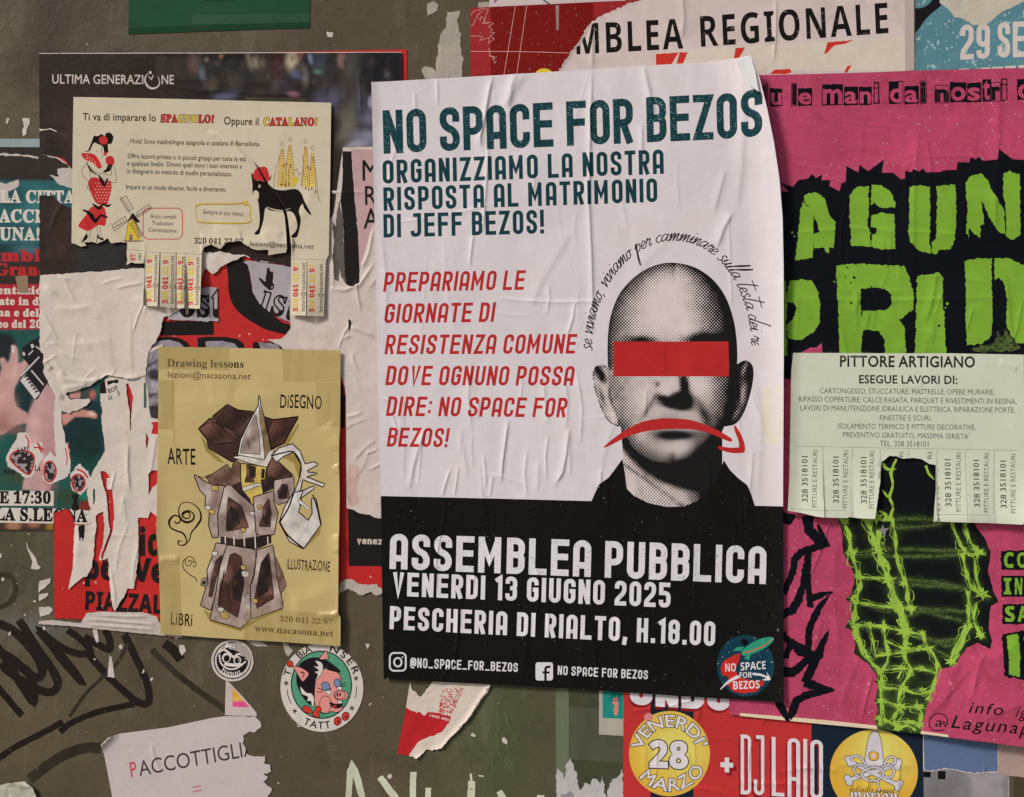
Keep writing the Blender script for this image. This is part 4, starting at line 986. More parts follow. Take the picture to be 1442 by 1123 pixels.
# ------------------------------------------------------------------ painter's flyer with tear-off tabs, stuck over the pink poster
GY = paper((180, 184, 166), .55, .06, gloss=.3, fibre=.25, name='pale_green_paper')
edge = z(zV, [(102, 72), (600, 74), (1000, 74), (1428, 82), (1432, 400), (1432, 640), (1425, 900), (1418, 1040), (1400, 1054), (1230, 1048), (1225, 1046), (1085, 1042), (898, 1038), (905, 960), (918, 860), (922, 716), (885, 710), (840, 682), (790, 675), (740, 680), (690, 664), (655, 664), (630, 685), (608, 700), (600, 800), (580, 920), (562, 1022), (480, 1020), (415, 1012), (410, 1018), (275, 1014), (225, 1008), (150, 990), (64, 975), (78, 800), (84, 500), (90, 180)])
edge = rough_part(edge, set(range(18, 25)), .5, 4, 5, 2)
tabs = [(64, 275), (275, 440), (440, 604), (604, 764), (764, 926), (926, 1090), (1090, 1256), (1256, 1440)]
def flyH(x, y):
    u = (x - 1090) * 4.097; v = (y - 480) * 4.097
    r = 4.5 * np.clip(1 - (x - 1106) / 20, 0, 1) ** 1.6 + .5 * fbm(x, y, 60, 3, 2) + 1.2 * ridge_c(x, y)
    k = np.searchsorted([275, 440, 604, 764, 926, 1090, 1256], u)
    tilt = np.array([4.2, -3.4, 4.4, 0, 0, 3.0, -3.3, 3.6])[k]; mid = np.array([170, 357, 520, 684, 845, 1008, 1173, 1345])[k]
    w = np.clip((v - 640) / 380, 0, 1)
    r = r + w * (3.0 + tilt * (u - mid) / 170 * 1.2) + 4.5 * w * w
    r = r + 3.5 * np.clip(1 - (1440 - u) / 120, 0, 1) ** 2 * np.clip(1 - (1060 - v) / 300, 0, 1)
    return r
ridge_c = hsum(ridge(z(zV, [(1285, 115), (1340, 140), (1395, 165)]), 3, .9), ridge(z(zV, [(680, 240), (780, 262), (850, 250)]), 5, .7), ridge(z(zV, [(100, 260), (300, 300), (500, 330)]), 8, .5))
fl_ = Sheet('painter_flyer', 'pale green flyer headed PITTORE ARTIGIANO with tear-off tabs, two of them gone', 'flyer', edge, 7.0, GY, H=flyH, grid=6, fine=2.5)
ti_ = []
for k_, (a, b) in enumerate(tabs):
    if k_ in (3, 4): continue
    ti_.append(fl_.add('tear_off_tab', PG(z(zV, [(a + 1.5, 617), (b - 1.5, 617), (b - 1.5, 1100), (a + 1.5, 1100)])), GY))
TI = paper((38, 40, 36), .5, .08, name='laser_print'); TI2 = paper((72, 74, 66), .5, .08, name='thin_laser_print')
fl_.add('headline', text('PITTORE ARTIGIANO', 'sans', z1(zV, 368, 150), z1(zV, 1152, 155), 15, off=.028), TI)
fl_.add('subheading', text('ESEGUE LAVORI DI:', 'sans', z1(zV, 478, 246), z1(zV, 1050, 250), 11.2, off=.025), TI)
for s_, x0, y0, x1, y1 in (('CARTONGESSO, STUCCATURE, PIASTRELLE, OPERE MURARIE,', 255, 304, 1262, 313), ('RIPASSO COPERTURE, CALCE RASATA, PARQUET E RIVESTIMENTI IN RESINA,', 133, 352, 1388, 366), ('LAVORI DI MANUTENZIONE IDRAULICA E ELETTRICA, RIPARAZIONE PORTE,', 142, 402, 1378, 416),
                           ('FINESTRE E SCURI,', 598, 460, 900, 461), ('ISOLAMENTO TERMICO E PITTURE DECORATIVE.', 357, 507, 1152, 515), ("PREVENTIVO GRATUITO, MASSIMA SERIETA'", 387, 556, 1116, 567), ('TEL. 328 3518101', 600, 608, 888, 612)):
    fl_.add('text_line', text(s_, 'sans', z1(zV, x0, y0), z1(zV, x1, y1), 7.4 if x0 != 600 else 7.8, off=.0, res=2), TI2)
RU = paper((110, 112, 100), .5, name='ruled_line')
fl_.add('ruled_lines', [stroke(z(zV, q), .55) for q in ([(110, 607), (600, 618), (1405, 632)], [(275, 615), (272, 1012)], [(446, 620), (440, 700)], [(604, 625), (602, 700)], [(764, 628), (764, 672)], [(930, 630), (918, 1000)], [(1092, 632), (1090, 1040)], [(1260, 633), (1245, 1000)], [(78, 965), (270, 975), (400, 975)], [(915, 998), (1090, 998), (1230, 1002)])], RU)
for t_, (xb, yb, yt) in enumerate(((182, 930, 655), (360, 935, 657), (520, 938, 660), (1003, 955, 672), (1166, 958, 676), (1320, 965, 680))):
    fl_.add('phone_number', text('328 3518101', 'sans', z1(zV, xb, yb), z1(zV, xb + 4, yt), (-33 / 4.097, 0), off=.006, res=2), TI, parent=ti_[t_])
for t_, (xb, yb, yt) in enumerate(((232, 960, 628), (408, 965, 630), (558, 965, 634), (1055, 983, 642), (1216, 988, 646), (1368, 992, 650))):
    fl_.add('tab_caption', text('PITTURE E RESTAURI', 'sans', z1(zV, xb, yb), z1(zV, xb + 12, yt), (-27 / 4.097, 0), off=.0, res=2), TI2, parent=ti_[t_])
for xb, yt in ((736, 640), (900, 640)):
    fl_.add('tab_caption', text('RI', 'sans', z1(zV, xb, 672 if xb < 800 else 684), z1(zV, xb + 1, yt), (-26 / 4.097, 0), off=.0, res=2), TI2)
fl_.overlay('clear_tape', z(zV, [(90, 66), (560, 66), (560, 110), (88, 112)]), tape_mat(alpha=.06))
fl_.build()
# ------------------------------------------------------------------ the large white and black poster in the middle
OUT = np.array([(524, 118), (700, 108), (900, 95), (1040, 87), (1050, 86), (1054, 92), (1064, 118), (1074, 158), (1084, 205), (1092, 255), (1097, 310), (1099, 380), (1100, 500), (1100, 700), (1101, 850), (1101, 987),
                (960, 979), (800, 968), (680, 962), (541, 955), (539, 850), (537, 700), (532, 500), (528, 300)], float)
cr = [ridge(p, max(1.3, w * .75), a * .9, s) for p, w, a, s in [
 ([(694, 108), (688, 135), (683, 165), (676, 195), (678, 210)], 3.0, 2.4, .6),
 ([(727, 104), (720, 125), (716, 150), (722, 168)], 5, 2.2, .6), ([(740, 104), (722, 130), (708, 155)], 7, 1.4, .5),
 ([(905, 95), (912, 125), (918, 155), (916, 172)], 4, 2.2, .5),
 ([(833, 98), (832, 150), (830, 215), (829, 290), (832, 350), (834, 420), (832, 480)], 2.4, 2.0, .8),
 ([(903, 175), (903, 215), (905, 240)], 3, 1.3, .5), ([(688, 205), (686, 240), (683, 290), (680, 330)], 2.0, 1.4, .6),
 ([(667, 330), (664, 352), (662, 378)], 2, 1.2, .5), ([(750, 235), (752, 260), (748, 280)], 3, .9, .5),
 ([(1030, 300), (1018, 322), (1008, 350)], 4, 2.2, .7), ([(1040, 110), (1045, 170), (1042, 240), (1036, 300)], 6, 1.6, .7), ([(1020, 240), (1012, 270), (1004, 300)], 4, 1.4, .6),
 ([(812, 315), (760, 400), (745, 440)], 6, .8, .6), ([(700, 420), (740, 424), (790, 426), (850, 424)], 2, 1.0, .5), ([(772, 400), (774, 420), (770, 445)], 2, .8, .5),
 ([(810, 425), (806, 450), (798, 475)], 2, 1.2, .5),
 ([(600, 600), (590, 630), (582, 660), (577, 690)], 3, 1.5, .7), ([(635, 660), (628, 680), (623, 700)], 1.8, 1.1, .5), ([(646, 655), (643, 680), (640, 700)], 1.8, .9, .5),
 ([(716, 590), (712, 620), (708, 650), (706, 680)], 2.2, 1.9, .7), ([(681, 640), (684, 665), (684, 690)], 1.8, 1.0, .5),
 ([(800, 605), (797, 640), (792, 665), (782, 682)], 2.6, 2.0, .8), ([(758, 650), (757, 690)], 3, .8, .5), ([(694, 670), (690, 700)], 1.6, .9, .5),
 ([(628, 700), (626, 730), (620, 760)], 2, 1.0, .5), ([(757, 790), (758, 850), (752, 900)], 2.2, 1.0, .5),
 ([(650, 850), (645, 900), (640, 930), (615, 965)], 2.2, 1.5, .6), ([(875, 850), (871, 900), (872, 960)], 3, 1.0, .5), ([(745, 855), (742, 905), (734, 955)], 5, 1.4, .5),
 ([(975, 760), (977, 820), (978, 850)], 4, .9, .5), ([(835, 880), (838, 925), (842, 975)], 3, 1.0, .5),
 ([(948, 330), (905, 372), (880, 420)], 8, .7, .5), ([(865, 590), (850, 640), (842, 690)], 5, .7, .5), ([(585, 130), (586, 170)], 2, .8, .5), ([(616, 112), (617, 150)], 2, .9, .5),
 ([(536, 320), (545, 400), (543, 470)], 4, .9, .5), ([(1058, 520), (1070, 600), (1066, 700)], 6, 1.0, .5)]]
cr += creases(26, (545, 560, 1090, 700), 4, amp=(.3, 1.0)) + creases(16, (545, 110, 1080, 560), 8, L=(40, 140), amp=(.2, .55)) + creases(16, (545, 710, 1090, 970), 12, amp=(.3, 1.0)) + creases(8, (560, 300, 1080, 690), 5, ang=1.5, L=(50, 160), amp=(.3, .6))
def mainH(x, y):
    r = sum(f(x, y) for f in cr)
    ys = np.clip((y - 60) / 420, 0, 1)
    # the upper right side has come away from the wall and rolls towards the street
    edge = np.interp(y, [80, 118, 158, 205, 255, 310, 380, 500, 990], [1050, 1064, 1074, 1084, 1092, 1097, 1099, 1100, 1101])
    d = edge - x
    amp = np.interp(y, [80, 150, 250, 400, 600, 800, 990], [20, 20, 17, 12, 7, 4, 5])
    wd = np.interp(y, [80, 250, 500, 990], [75, 60, 42, 30])
    u = np.clip(1 - d / wd, 0, 1)
    r = r + amp * u ** 2.1
    r = r + 1.1 * fbm(x, y, 150, 21, 3) + .5 * fbm(x * 2.2, y * .45, 50, 5, 2) + .22 * fbm(x, y, 26, 8, 2)
    r = r + 2.2 * np.clip(1 - (x - 524) / 16, 0, 1) ** 2 * np.clip((500 - y) / 300, 0, 1)
    r = r + 2.5 * np.clip(1 - (987 - y) / 26, 0, 1) ** 2
    return r
mainH.rd = [r for f in cr for r in f.rd]
MW = paper((190, 183, 186), .46, .07, gloss=.7, fibre=.30, stain=(186, 177, 176), name='poster_white')
mp = Sheet('event_poster', 'large white and black poster with bald halftone portrait and red bar over the eyes', 'poster', OUT, 6.0, MW, H=mainH, grid=9, fine=3.0, thick=.3)
BLK = paper((19, 19, 18), .34, .12, gloss=.5, fibre=.25, name='black_print', fleck=.25)
TEAL = paper((22, 54, 60), .42, .10, wear=(120, 150, 150), wear_amt=.625, wear_sc=640, name='teal_print', gloss=.4)
TEAL2 = paper((22, 54, 60), .42, .10, name='teal_print_plain', gloss=.4)
RED = paper((160, 34, 34), .45, .08, name='red_print', gloss=.4)
WPR = paper((205, 190, 192), .42, .06, wear=(60, 55, 55), wear_amt=.63, wear_sc=700, name='white_lettering', gloss=.4)
WPR2 = paper((205, 190, 192), .42, .06, name='white_lettering_plain', gloss=.4)
band = np.array([(500, 697.5), (700, 702), (800, 704.6), (900, 707), (1061, 712), (1140, 713), (1140, 1020), (500, 1020)])
mp.add('black_band', PG(band), BLK)
kw = dict(w=.455, t=.145)
mp.add('headline', text('NO SPACE FOR BEZOS', 'cond', (541, 218.5), (1069.5, 195.5), [61, 64], w=.475, t=.168), TEAL)
line_texts(mp, [
 ('ORGANIZZIAMO LA NOSTRA', 'cond', (540, 260.5), (934, 246.5), [33, 34.5], dict(w=.45, t=.162, track=.045)),
 ('RISPOSTA AL MATRIMONIO', 'cond', (541, 298.5), (925, 286), [33, 33.5], dict(w=.45, t=.162, track=.045)),
 ('DI JEFF BEZOS!', 'cond', (541, 336), (766, 330), [33, 33.5], dict(w=.45, t=.162, track=.045))], TEAL2)
line_texts(mp, [
 ('PREPARIAMO LE', 'cond', (540, 412), (737, 409), 27.5, dict(w=.5, t=.158, shear=.15, track=.05)),
 ('GIORNATE DI', 'cond', (541, 456), (695, 454), 27.5, dict(w=.5, t=.158, shear=.15, track=.05)),
 ('RESISTENZA COMUNE', 'cond', (542, 499.5), (809, 498.5), 27.5, dict(w=.5, t=.158, shear=.15, track=.05)),
 ('DOVE OGNUNO POSSA', 'cond', (543, 543), (806, 543.5), 27.5, dict(w=.5, t=.158, shear=.15, track=.05)),
 ('DIRE: NO SPACE FOR', 'cond', (544, 586), (796, 588), 27.5, dict(w=.5, t=.158, shear=.15, track=.05)),
 ('BEZOS!', 'cond', (545, 629), (630, 630), 27, dict(w=.5, t=.158, shear=.15, track=.05))], RED)
line_texts(mp, [('ASSEMBLEA PUBBLICA', 'cond', (549, 800.5), (1077, 822), [49.5, 53], dict(w=.49, t=.175, track=.03))], WPR)
line_texts(mp, [('VENERDI 13 GIUGNO 2025', 'cond', (553, 838), (943, 855), [33, 35], dict(w=.47, t=.175, track=.04)),
 ('PESCHERIA DI RIALTO, H.18.00', 'cond', (549, 885), (1005.5, 909), [32.5, 34.5], dict(w=.46, t=.175, track=.04)),
 ('@NO_SPACE_FOR_BEZOS', 'cond', (578, 939), (729, 945), [14, 12.6], dict(w=.5, t=.16, track=.06)),
 ('NO SPACE FOR BEZOS', 'cond', (785, 949), (911.5, 955.5), [13, 12.5], dict(w=.5, t=.16, track=.06))], WPR2)
q = rrect(549.5, 918.5, 572, 943.5, 6)
i0 = mp.add('camera_icon', [offset_path(q, 2.4, True), offset_path(ellipse(560.8, 931.5, 5.3, 6, 0, 20), 2.4, True), [ellipse(567.3, 924.6, 1.2, 1.2, 0, 8)]], WPR2)
i0 = mp.add('letter_icon', [[rrect(754, 931.5, 778.5, 957, 3.5)]], WPR2)
mp.add('letter_mark', [stroke([(768, 958), (768, 942), (769.5, 938.4), (775, 937.8)], 3.4, smooth=4), stroke([(763.5, 945.4), (773.5, 945.8)], 3)], BLK, parent=i0)

# the portrait: tone is a density of ink, turned into round dots by the material
def gauss(x, y, cx, cy, rx, ry, a=0):
    c, s_ = math.cos(a), math.sin(a); dx, dy = x - cx, y - cy
    return np.exp(-(((c * dx + s_ * dy) / rx) ** 2 + ((-s_ * dx + c * dy) / ry) ** 2))
FACE = catmull([(945, 371), (918, 376), (893, 391), (873, 413), (861, 440), (856, 468), (855, 500), (857, 530), (861, 560), (869, 590), (876, 607), (892, 630), (915, 646), (945, 653), (975, 648), (1000, 632), (1017, 605), (1028, 575), (1034, 545), (1037, 510), (1036, 478), (1031, 448), (1020, 418), (1002, 394), (976, 377)], 4, True)
EARL = catmull([(857, 521), (848, 514), (839, 516), (834, 526), (836, 545), (843, 568), (852, 588), (861, 597), (872, 600), (866, 580), (860, 550)], 3, True)
EARR = catmull([(1030, 514), (1036, 514), (1047, 508), (1057, 513), (1060, 527), (1056, 552), (1047, 580), (1036, 596), (1024, 600), (1018, 598), (1024, 570), (1029, 540)], 3, True)
NECK = np.array([(874, 600), (877, 650), (879, 690), (900, 708), (935, 716), (966, 716), (990, 706), (1010, 680), (1016, 655), (1016, 600), (945, 560)], float)
def facetone(x, y):
    inface = inside(x, y, [FACE]); d, _, _ = segdist(x, y, list(map(tuple, FACE)) + [tuple(FACE[0])])
    t = np.full(len(x), .23)
    # the light falls from the left: rim tone, dark right third
    t = t + .42 * np.exp(-d / 9.0) * (x < 945) * (y < 520) + .55 * np.exp(-d / 7.0) * (x >= 945)
    t = t + .30 * np.exp(-(d / 44.0) ** 2) * (x < 950)
    cx = np.interp(y, [370, 420, 470, 530, 580, 620, 655], [992, 1004, 1012, 1022, 1020, 1004, 985])
    t = t + .86 * sstep(-66, 50, x - cx)
    t = t - .30 * gauss(x, y, 932, 425, 30, 40) - .18 * gauss(x, y, 945, 400, 26, 18) - .2 * gauss(x, y, 965, 465, 16, 25)
    t = t + .75 * gauss(x, y, 906, 480, 22, 6, .02) + .95 * gauss(x, y, 985, 478, 26, 7.5, -.04)
    # below the bar
    t = t - .22 * gauss(x, y, 900, 560, 15, 22) - .28 * gauss(x, y, 985, 545, 18, 20) - .22 * gauss(x, y, 938, 550, 12, 14)
    t = t + 1.1 * gauss(x, y, 963, 543, 6.5, 20, -.1) + 1.5 * gauss(x, y, 961, 565, 14, 10) + .6 * gauss(x, y, 950, 560, 10, 8) + 1.0 * gauss(x, y, 934, 562, 11, 5, .3) + .8 * gauss(x, y, 948, 572, 20, 4, .15)
    t = t + .5 * gauss(x, y, 925, 541, 4, 4) + .35 * gauss(x, y, 912, 575, 4, 22, .55) + .45 * gauss(x, y, 990, 582, 6, 22, -.4)
    t = t + .20 * gauss(x, y, 950, 588, 24, 6) + 1.35 * gauss(x, y, 950, 613, 23, 5.5) + .10 * gauss(x, y, 950, 600, 30, 8)
    t = t - .2 * gauss(x, y, 945, 632, 18, 7) - .2 * gauss(x, y, 905, 605, 10, 14)
    t = t + .5 * sstep(600, 650, y) * sstep(960, 1000, x) + .25 * np.exp(-(d / 8) ** 2) * (y > 590)
    # neck: black shadow thrown by the jaw, light left side
    nk = .26 + .95 * sstep(-34, 30, (y - 648) * 0 + (x - np.interp(y, [600, 640, 670, 690, 720], [886, 900, 935, 975, 990])))
    jaw = sstep(26, -4, np.abs(y - np.interp(x, [870, 885, 905, 930, 960, 1000], [608, 628, 650, 664, 672, 668])) )
    nk = nk + .95 * jaw - .2 * gauss(x, y, 885, 690, 8, 22)
    nk = np.where(x > 985, np.maximum(nk, .98) - .75 * gauss(x, y, 1018, 690, 6, 22, .35), nk)
    nk = nk + .6 * np.exp(-np.abs((x - 880) * .72 - (y - 655)) / 2.2) * (y > 650)
    nk = np.where((x - 925) ** 2 / 900 + (y - 698) ** 2 / 260 < 1.2, nk * .55 + .2, nk)
    ear = np.full(len(x), .35)
    dl, _, _ = segdist(x, y, list(map(tuple, EARL)) + [tuple(EARL[0])])
    ear = .22 + .6 * np.exp(-dl / 2.0) + 1.2 * gauss(x, y, 845, 527, 5, 13, -.5) + .5 * gauss(x, y, 848, 560, 3, 18, -.3) + .6 * gauss(x, y, 861, 556, 5, 16, -.2) - .3 * gauss(x, y, 855, 545, 4, 10) - .3 * gauss(x, y, 864, 585, 5, 10)
    dr, _, _ = segdist(x, y, list(map(tuple, EARR)) + [tuple(EARR[0])])
    ear_r = .98 - .55 * gauss(x, y, 1047, 520, 2.2, 11, .35) - .6 * gauss(x, y, 1045, 555, 4, 16, .1) - .35 * gauss(x, y, 1036, 582, 3, 10, .5)
    il, ir = inside(x, y, [EARL]), inside(x, y, [EARR])
    r = np.where(inface, t, np.where(il, ear, np.where(ir, ear_r, nk)))
    r = np.clip((r - .5) * 1.12 + .5 + .14 * fbm(x, y, 7, 4, 3), 0, 1.05)
    return np.stack([r, r, r], 1)
HT = paper((24, 24, 24), .42, .06, halftone=3.2, name='halftone_print', gloss=.4)
pi = mp.add('portrait', [[FACE], [EARL], [EARR], [NECK]], HT, paint=facetone, dens=3)
SUIT = [np.array([(832, 706), (843, 682), (847, 679), (856, 673), (866, 660), (876, 646), (879.5, 668), (882, 688), (892, 698), (912, 708), (938, 713.5), (962, 713), (986, 703), (1004, 684), (1012, 668), (1018, 648), (1027, 662), (1038, 673), (1051, 683), (1057, 697), (1062, 713), (1062, 735), (832, 735)], float)]
mp.add('dark_jacket', [SUIT], BLK, parent=pi)
mp.add('censor_bar', PG([(863.5, 481.5), (1024.5, 481.5), (1025.5, 530.5), (863, 530.5)]), RED, parent=pi)
Fz = lambda p: Z(p, 810, 500, 4.65)
mp.add('frown_arrow', [[catmull(Fz([(186, 600), (250, 545), (330, 490), (430, 440), (540, 418), (650, 416), (760, 428), (860, 462), (950, 505), (1015, 545), (1022, 560), (1008, 568), (950, 545), (870, 510), (780, 490), (680, 484), (560, 488), (440, 505), (340, 535), (250, 580), (196, 605)]), 3, True)],
                       [catmull(Fz([(1035, 465), (1048, 468), (1085, 530), (1105, 590), (1104, 632), (1080, 642), (1010, 640), (945, 620), (930, 602), (945, 598), (1000, 606), (1055, 606), (1068, 596), (1060, 550), (1040, 500)]), 3, True)]], RED, parent=pi)
# running hand round the head
arc = [(945 - 112 * math.cos(a) , 492 - 152 * math.sin(a) * (1 - .035 * math.cos(a))) for a in np.linspace(-.02, math.pi - .03, 80)]
mp.add('arched_motto', text_path('se viviamo, viviamo per camminare sulla testa dei re', 'cursive', arc, 9.8, 0, t=.135), paper((34, 26, 28), name='fine_ink'))
# round emblem with rocket
E1 = lambda p: Z(p, 780, 740, 4.24)
e0 = mp.add('rocket_emblem', [[E1([(1138 + 170 * math.cos(a), 832 + 182 * math.sin(a)) for a in np.linspace(0, 2 * math.pi, 48, endpoint=False)])]], paper((18, 52, 66), name='emblem_blue', fleck=.9))
mp.add('flame', [[rough(E1([(1112, 760), (1060, 775), (1010, 805), (990, 850), (1000, 885), (1040, 900), (1030, 940), (1060, 985), (1130, 1000), (1200, 985), (1252, 935), (1230, 920), (1150, 915), (1090, 890), (1080, 850), (1100, 800)]), 1, 3, 4, 1.5)]], paper((176, 38, 34), name='emblem_red'), parent=e0)
G1 = paper((40, 132, 104), name='emblem_green')
mp.add('rocket', [[catmull(E1([(1306, 668), (1270, 662), (1210, 680), (1150, 715), (1115, 750), (1130, 775), (1175, 765), (1240, 735), (1290, 700)]), 3, True)], [E1([(1130, 720), (1090, 722), (1060, 745), (1115, 745)])], [E1([(1150, 765), (1170, 765), (1160, 800), (1130, 790)])]], G1, parent=e0)
mp.add('rocket', [stroke(E1([(1125, 758), (1200, 735), (1260, 705), (1306, 668)]), [1.6, 1.6, .6], smooth=3)], paper((190, 80, 50)), parent=e0)
mp.add('flag', PG(E1([(1122, 672), (1148, 678), (1158, 700), (1134, 716), (1112, 695)])), paper((14, 16, 18)), parent=e0)
mp.add('arrow_stroke', [[catmull(E1([(990, 970), (1030, 925), (1090, 890), (1100, 905), (1060, 925), (1020, 950), (995, 972)]), 3, True)],
                        [catmull(E1([(1182, 875), (1230, 880), (1270, 895), (1262, 870), (1280, 895), (1284, 918), (1235, 918), (1262, 906), (1225, 893), (1184, 888)]), 3, True)]], WPR2, parent=e0)
line_texts(mp, [('NO', 'bold', E1([(1015, 868)])[0], E1([(1085, 866)])[0], 11.2, {}), ('SPACE', 'bold', E1([(1108, 862)])[0], E1([(1262, 852)])[0], 11.2, {}),
 ('FOR', 'bold', E1([(1100, 906)])[0], E1([(1178, 904)])[0], 8, {}), ('BEZOS', 'bold', E1([(1062, 974)])[0], E1([(1226, 966)])[0], 11, {})], WPR2, name='emblem_lettering', parent=e0)
# yellowish show-through of the poster underneath
YS = paper((192, 185, 170), .5, .1, name='yellowed_paper')
for q_ in ([(1073, 546), (1084, 546), (1084, 612), (1090, 618), (1092, 560), (1086, 545), (1098, 545), (1098, 625), (1078, 625), (1070, 600)],):
    mp.add('glue_stain', [[rough(q_, .6, 6, 3)]], YS)
mp.build()
# the corner that has folded back on itself shows the plain back of the sheet
fc = Sheet('folded_corner', None, None, np.array([(1031, 94.5), (1051, 87), (1057, 108), (1062, 138), (1050, 128), (1040, 112)]), 26.5, paper((205, 196, 194), .5, .05, name='paper_back'), H=lambda x, y: 3.0 * np.clip((x - 1030) / 30, 0, 1) ** 1.5 + .12 * (y - 90) * 0, grid=5, base_name='folded_corner')
fc.build()
w_ = fc.base_ob; co_ = fc.root.location - mp.root.location; w_.parent = mp.root; w_.location = co_
bpy.data.objects.remove(fc.root)
# ------------------------------------------------------------------ posters and scraps along the bottom edge
p = Sheet('small_teal_sticker', 'small teal card with pale border half hidden left of the red dance poster', 'sticker', np.array([(843.5, 940), (905, 940), (905, 1038), (843.5, 1034.5)]), .8, paper((150, 146, 134), .5, .1, name='card_border'), grid=10)
p.add('printed_panel', PG([(848.5, 930), (910, 930), (910, 1014), (848.5, 1011)]), paper((28, 118, 110), .45, .08, name='teal_card_print'))
p.add('red_figure', [[rough(z(zT, q), .6, 3, i)] for i, q in enumerate([[(150, 150), (175, 140), (182, 190), (180, 255), (160, 260), (150, 225), (162, 195), (145, 185)]])], paper((190, 110, 100)))
p.add('lettering', [[rough(z(zT, [(135 + 9 * i, y), (141 + 9 * i, y), (141 + 9 * i, y + 9), (135 + 9 * i, y + 9)]), .4, 2, i)] for i in range(8) for y in (108, 124, 140, 158)], paper((20, 70, 70)), kind='stuff')
p.build()
REDP = paper((168, 44, 44), .45, .1, gloss=.42, fibre=.3, name='warm_red_print'); NAVY = paper((22, 32, 46), .4, .12, gloss=.45, fibre=.3, name='navy_print')
dj = Sheet('dance_poster', 'red and navy poster with yellow discs reading 28 MARZO and DJ LAIO', 'poster', np.array([(878, 935), (1298, 935), (1300, 1240), (877, 1240)]), 1.7, REDP,
           H=hsum(bumps(70, .9, 44), *creases(10, (890, 990, 1290, 1120), 4, L=(20, 70)), *creases(6, (890, 990, 1290, 1120), 5, ang=1.5, L=(40, 120)), ridge(z(zT, [(900, 690), (1100, 690), (1250, 690), (1442, 715)]), 2, 1.3), ridge([(1100, 1080), (1180, 1082)], 2, .8), ridge(z(zU, [(240, 430), (500, 425), (760, 440)]), 2.5, .8)), grid=10)
for q_ in (z(zT, [(387, 80), (660, 80), (660, 1000), (387, 1000)]), z(zU, [(100, 100), (860, 100), (860, 900), (100, 900)])): dj.add('navy_panel', PG(q_), NAVY)
WD = paper((196, 188, 190), .42, .08, name='dance_white', gloss=.4); SHD = paper((120, 26, 32), .45, name='print_shade')
g_ = text('ONDO', 'cond', z1(zT, 255, 188), z1(zT, 890, 232), (0, -40), w=.62, t=.26)
dj.add('cropped_lettering', [[c + np.array([-1.0, 4]) for c in q] for q in g_], SHD); dj.add('cropped_lettering', g_, WD)
def discpaint(cx, cy): return paint_fn((206, 150, 52), [('e', cx, cy, 40, 40, 0, 1.0, (222, 190, 96), .9), ('e', cx - 30, cy + 35, 26, 20, 0, .9, (214, 160, 50), .5)], .03)
YM = paper(None, .42, .06, attr=True, gloss=.4, name='yellow_disc_print')
dA = dj.add('yellow_disc', [[ellipse(942.5, 1061, 57, 60, 0, 48)]], YM, paint=discpaint(950, 1055), dens=6)
dB = dj.add('yellow_disc', [[ellipse(1230, 1087, 62, 60, 0, 48)]], YM, paint=discpaint(1240, 1060), dens=6)
dj.add('pink_spot', [[ellipse(913, 1010, 6.3, 6.3, 0, 14)]], paper((206, 120, 120)), parent=dA)
OL = paper((34, 32, 44), .42, name='outline_ink')
def outlined(groups, w, par, fill=WD, line=OL):
    dj.add('outline', [offset_path(c, w, True) for q in groups for c in q] + groups, line, parent=par); dj.add('lettering', groups, fill, parent=par)
arcU = [(942.5 + 39 * math.cos(a), 1064 + 41 * math.sin(a)) for a in np.linspace(-math.pi * .93, -math.pi * .08, 40)]
outlined(text_path("VENERDI'", 'sans', arcU, 16.5, 0, off=.016), 2.0, dA)
arcL = [(942.5 + 54 * math.cos(a), 1062 + 52 * math.sin(a)) for a in np.linspace(math.pi * .80, math.pi * .12, 40)]
outlined(text_path('MARZO', 'sans', arcL, 17.5, 0, off=.016), 2.0, dA)
outlined(text('28', 'bold', z1(zT, 378, 583), z1(zT, 632, 592), (0, -36), off=.03), 3.0, dA)
dj.add('plus_sign', PG(z(zT, [(870, 540), (905, 540), (905, 575), (932, 580), (932, 612), (905, 610), (905, 640), (870, 640)])), SHD)
dj.add('plus_sign', PG(z(zT, [(857, 525), (885, 525), (885, 556), (911, 560), (911, 590), (885, 588), (885, 620), (857, 618), (857, 588), (830, 584), (830, 555), (857, 556)])), WD)
for w_, x0, x1, y0, y1 in (('DJ', 958, 1108, 757, 765), ('LAIO', 1155, 1480, 768, 790)):
    g_ = text(w_, 'cond', z1(zT, x0, y0), z1(zT, x1, y1), (0, -84 if w_ == 'DJ' else -83), w=.20, t=.062, track=-.035)
    dj.add('name_lettering', [[c + np.array([-2.5, 3.2]) for c in q] for q in g_], SHD); dj.add('name_lettering', g_, WD)
dj.add('next_line', PG([(1040, 1131), (1180, 1136), (1180, 1200), (1040, 1195)]), WD)
# cone-headed emblem with crossed bones
GRY = paper((180, 176, 182), .42, name='emblem_grey')
bone = lambda a, b, w: [[np.concatenate(offset_path(z(zU, [a, b]), w))], [ellipse(*(z1(zU, a[0] - 6, a[1] - 14)), 4.6, 4.6, 0, 12)], [ellipse(*(z1(zU, a[0] + 6, a[1] + 12)), 4.6, 4.6, 0, 12)], [ellipse(*(z1(zU, b[0] + 8, b[1] - 14)), 4.6, 4.6, 0, 12)], [ellipse(*(z1(zU, b[0] - 4, b[1] + 14)), 4.6, 4.6, 0, 12)]]
bn = bone((338, 412), (646, 562), 5.5) + bone((332, 532), (640, 430), 5.5)
for g_ in (bn, [[catmull(z(zU, [(440, 430), (448, 330), (468, 250), (502, 220), (530, 255), (545, 340), (548, 430), (500, 444)]), 4, True)]]):
    dj.add('emblem_outline', [[grow(resample(q[0], 2), .9)] for q in g_], OL, parent=dB); dj.add('emblem', g_, GRY, parent=dB)
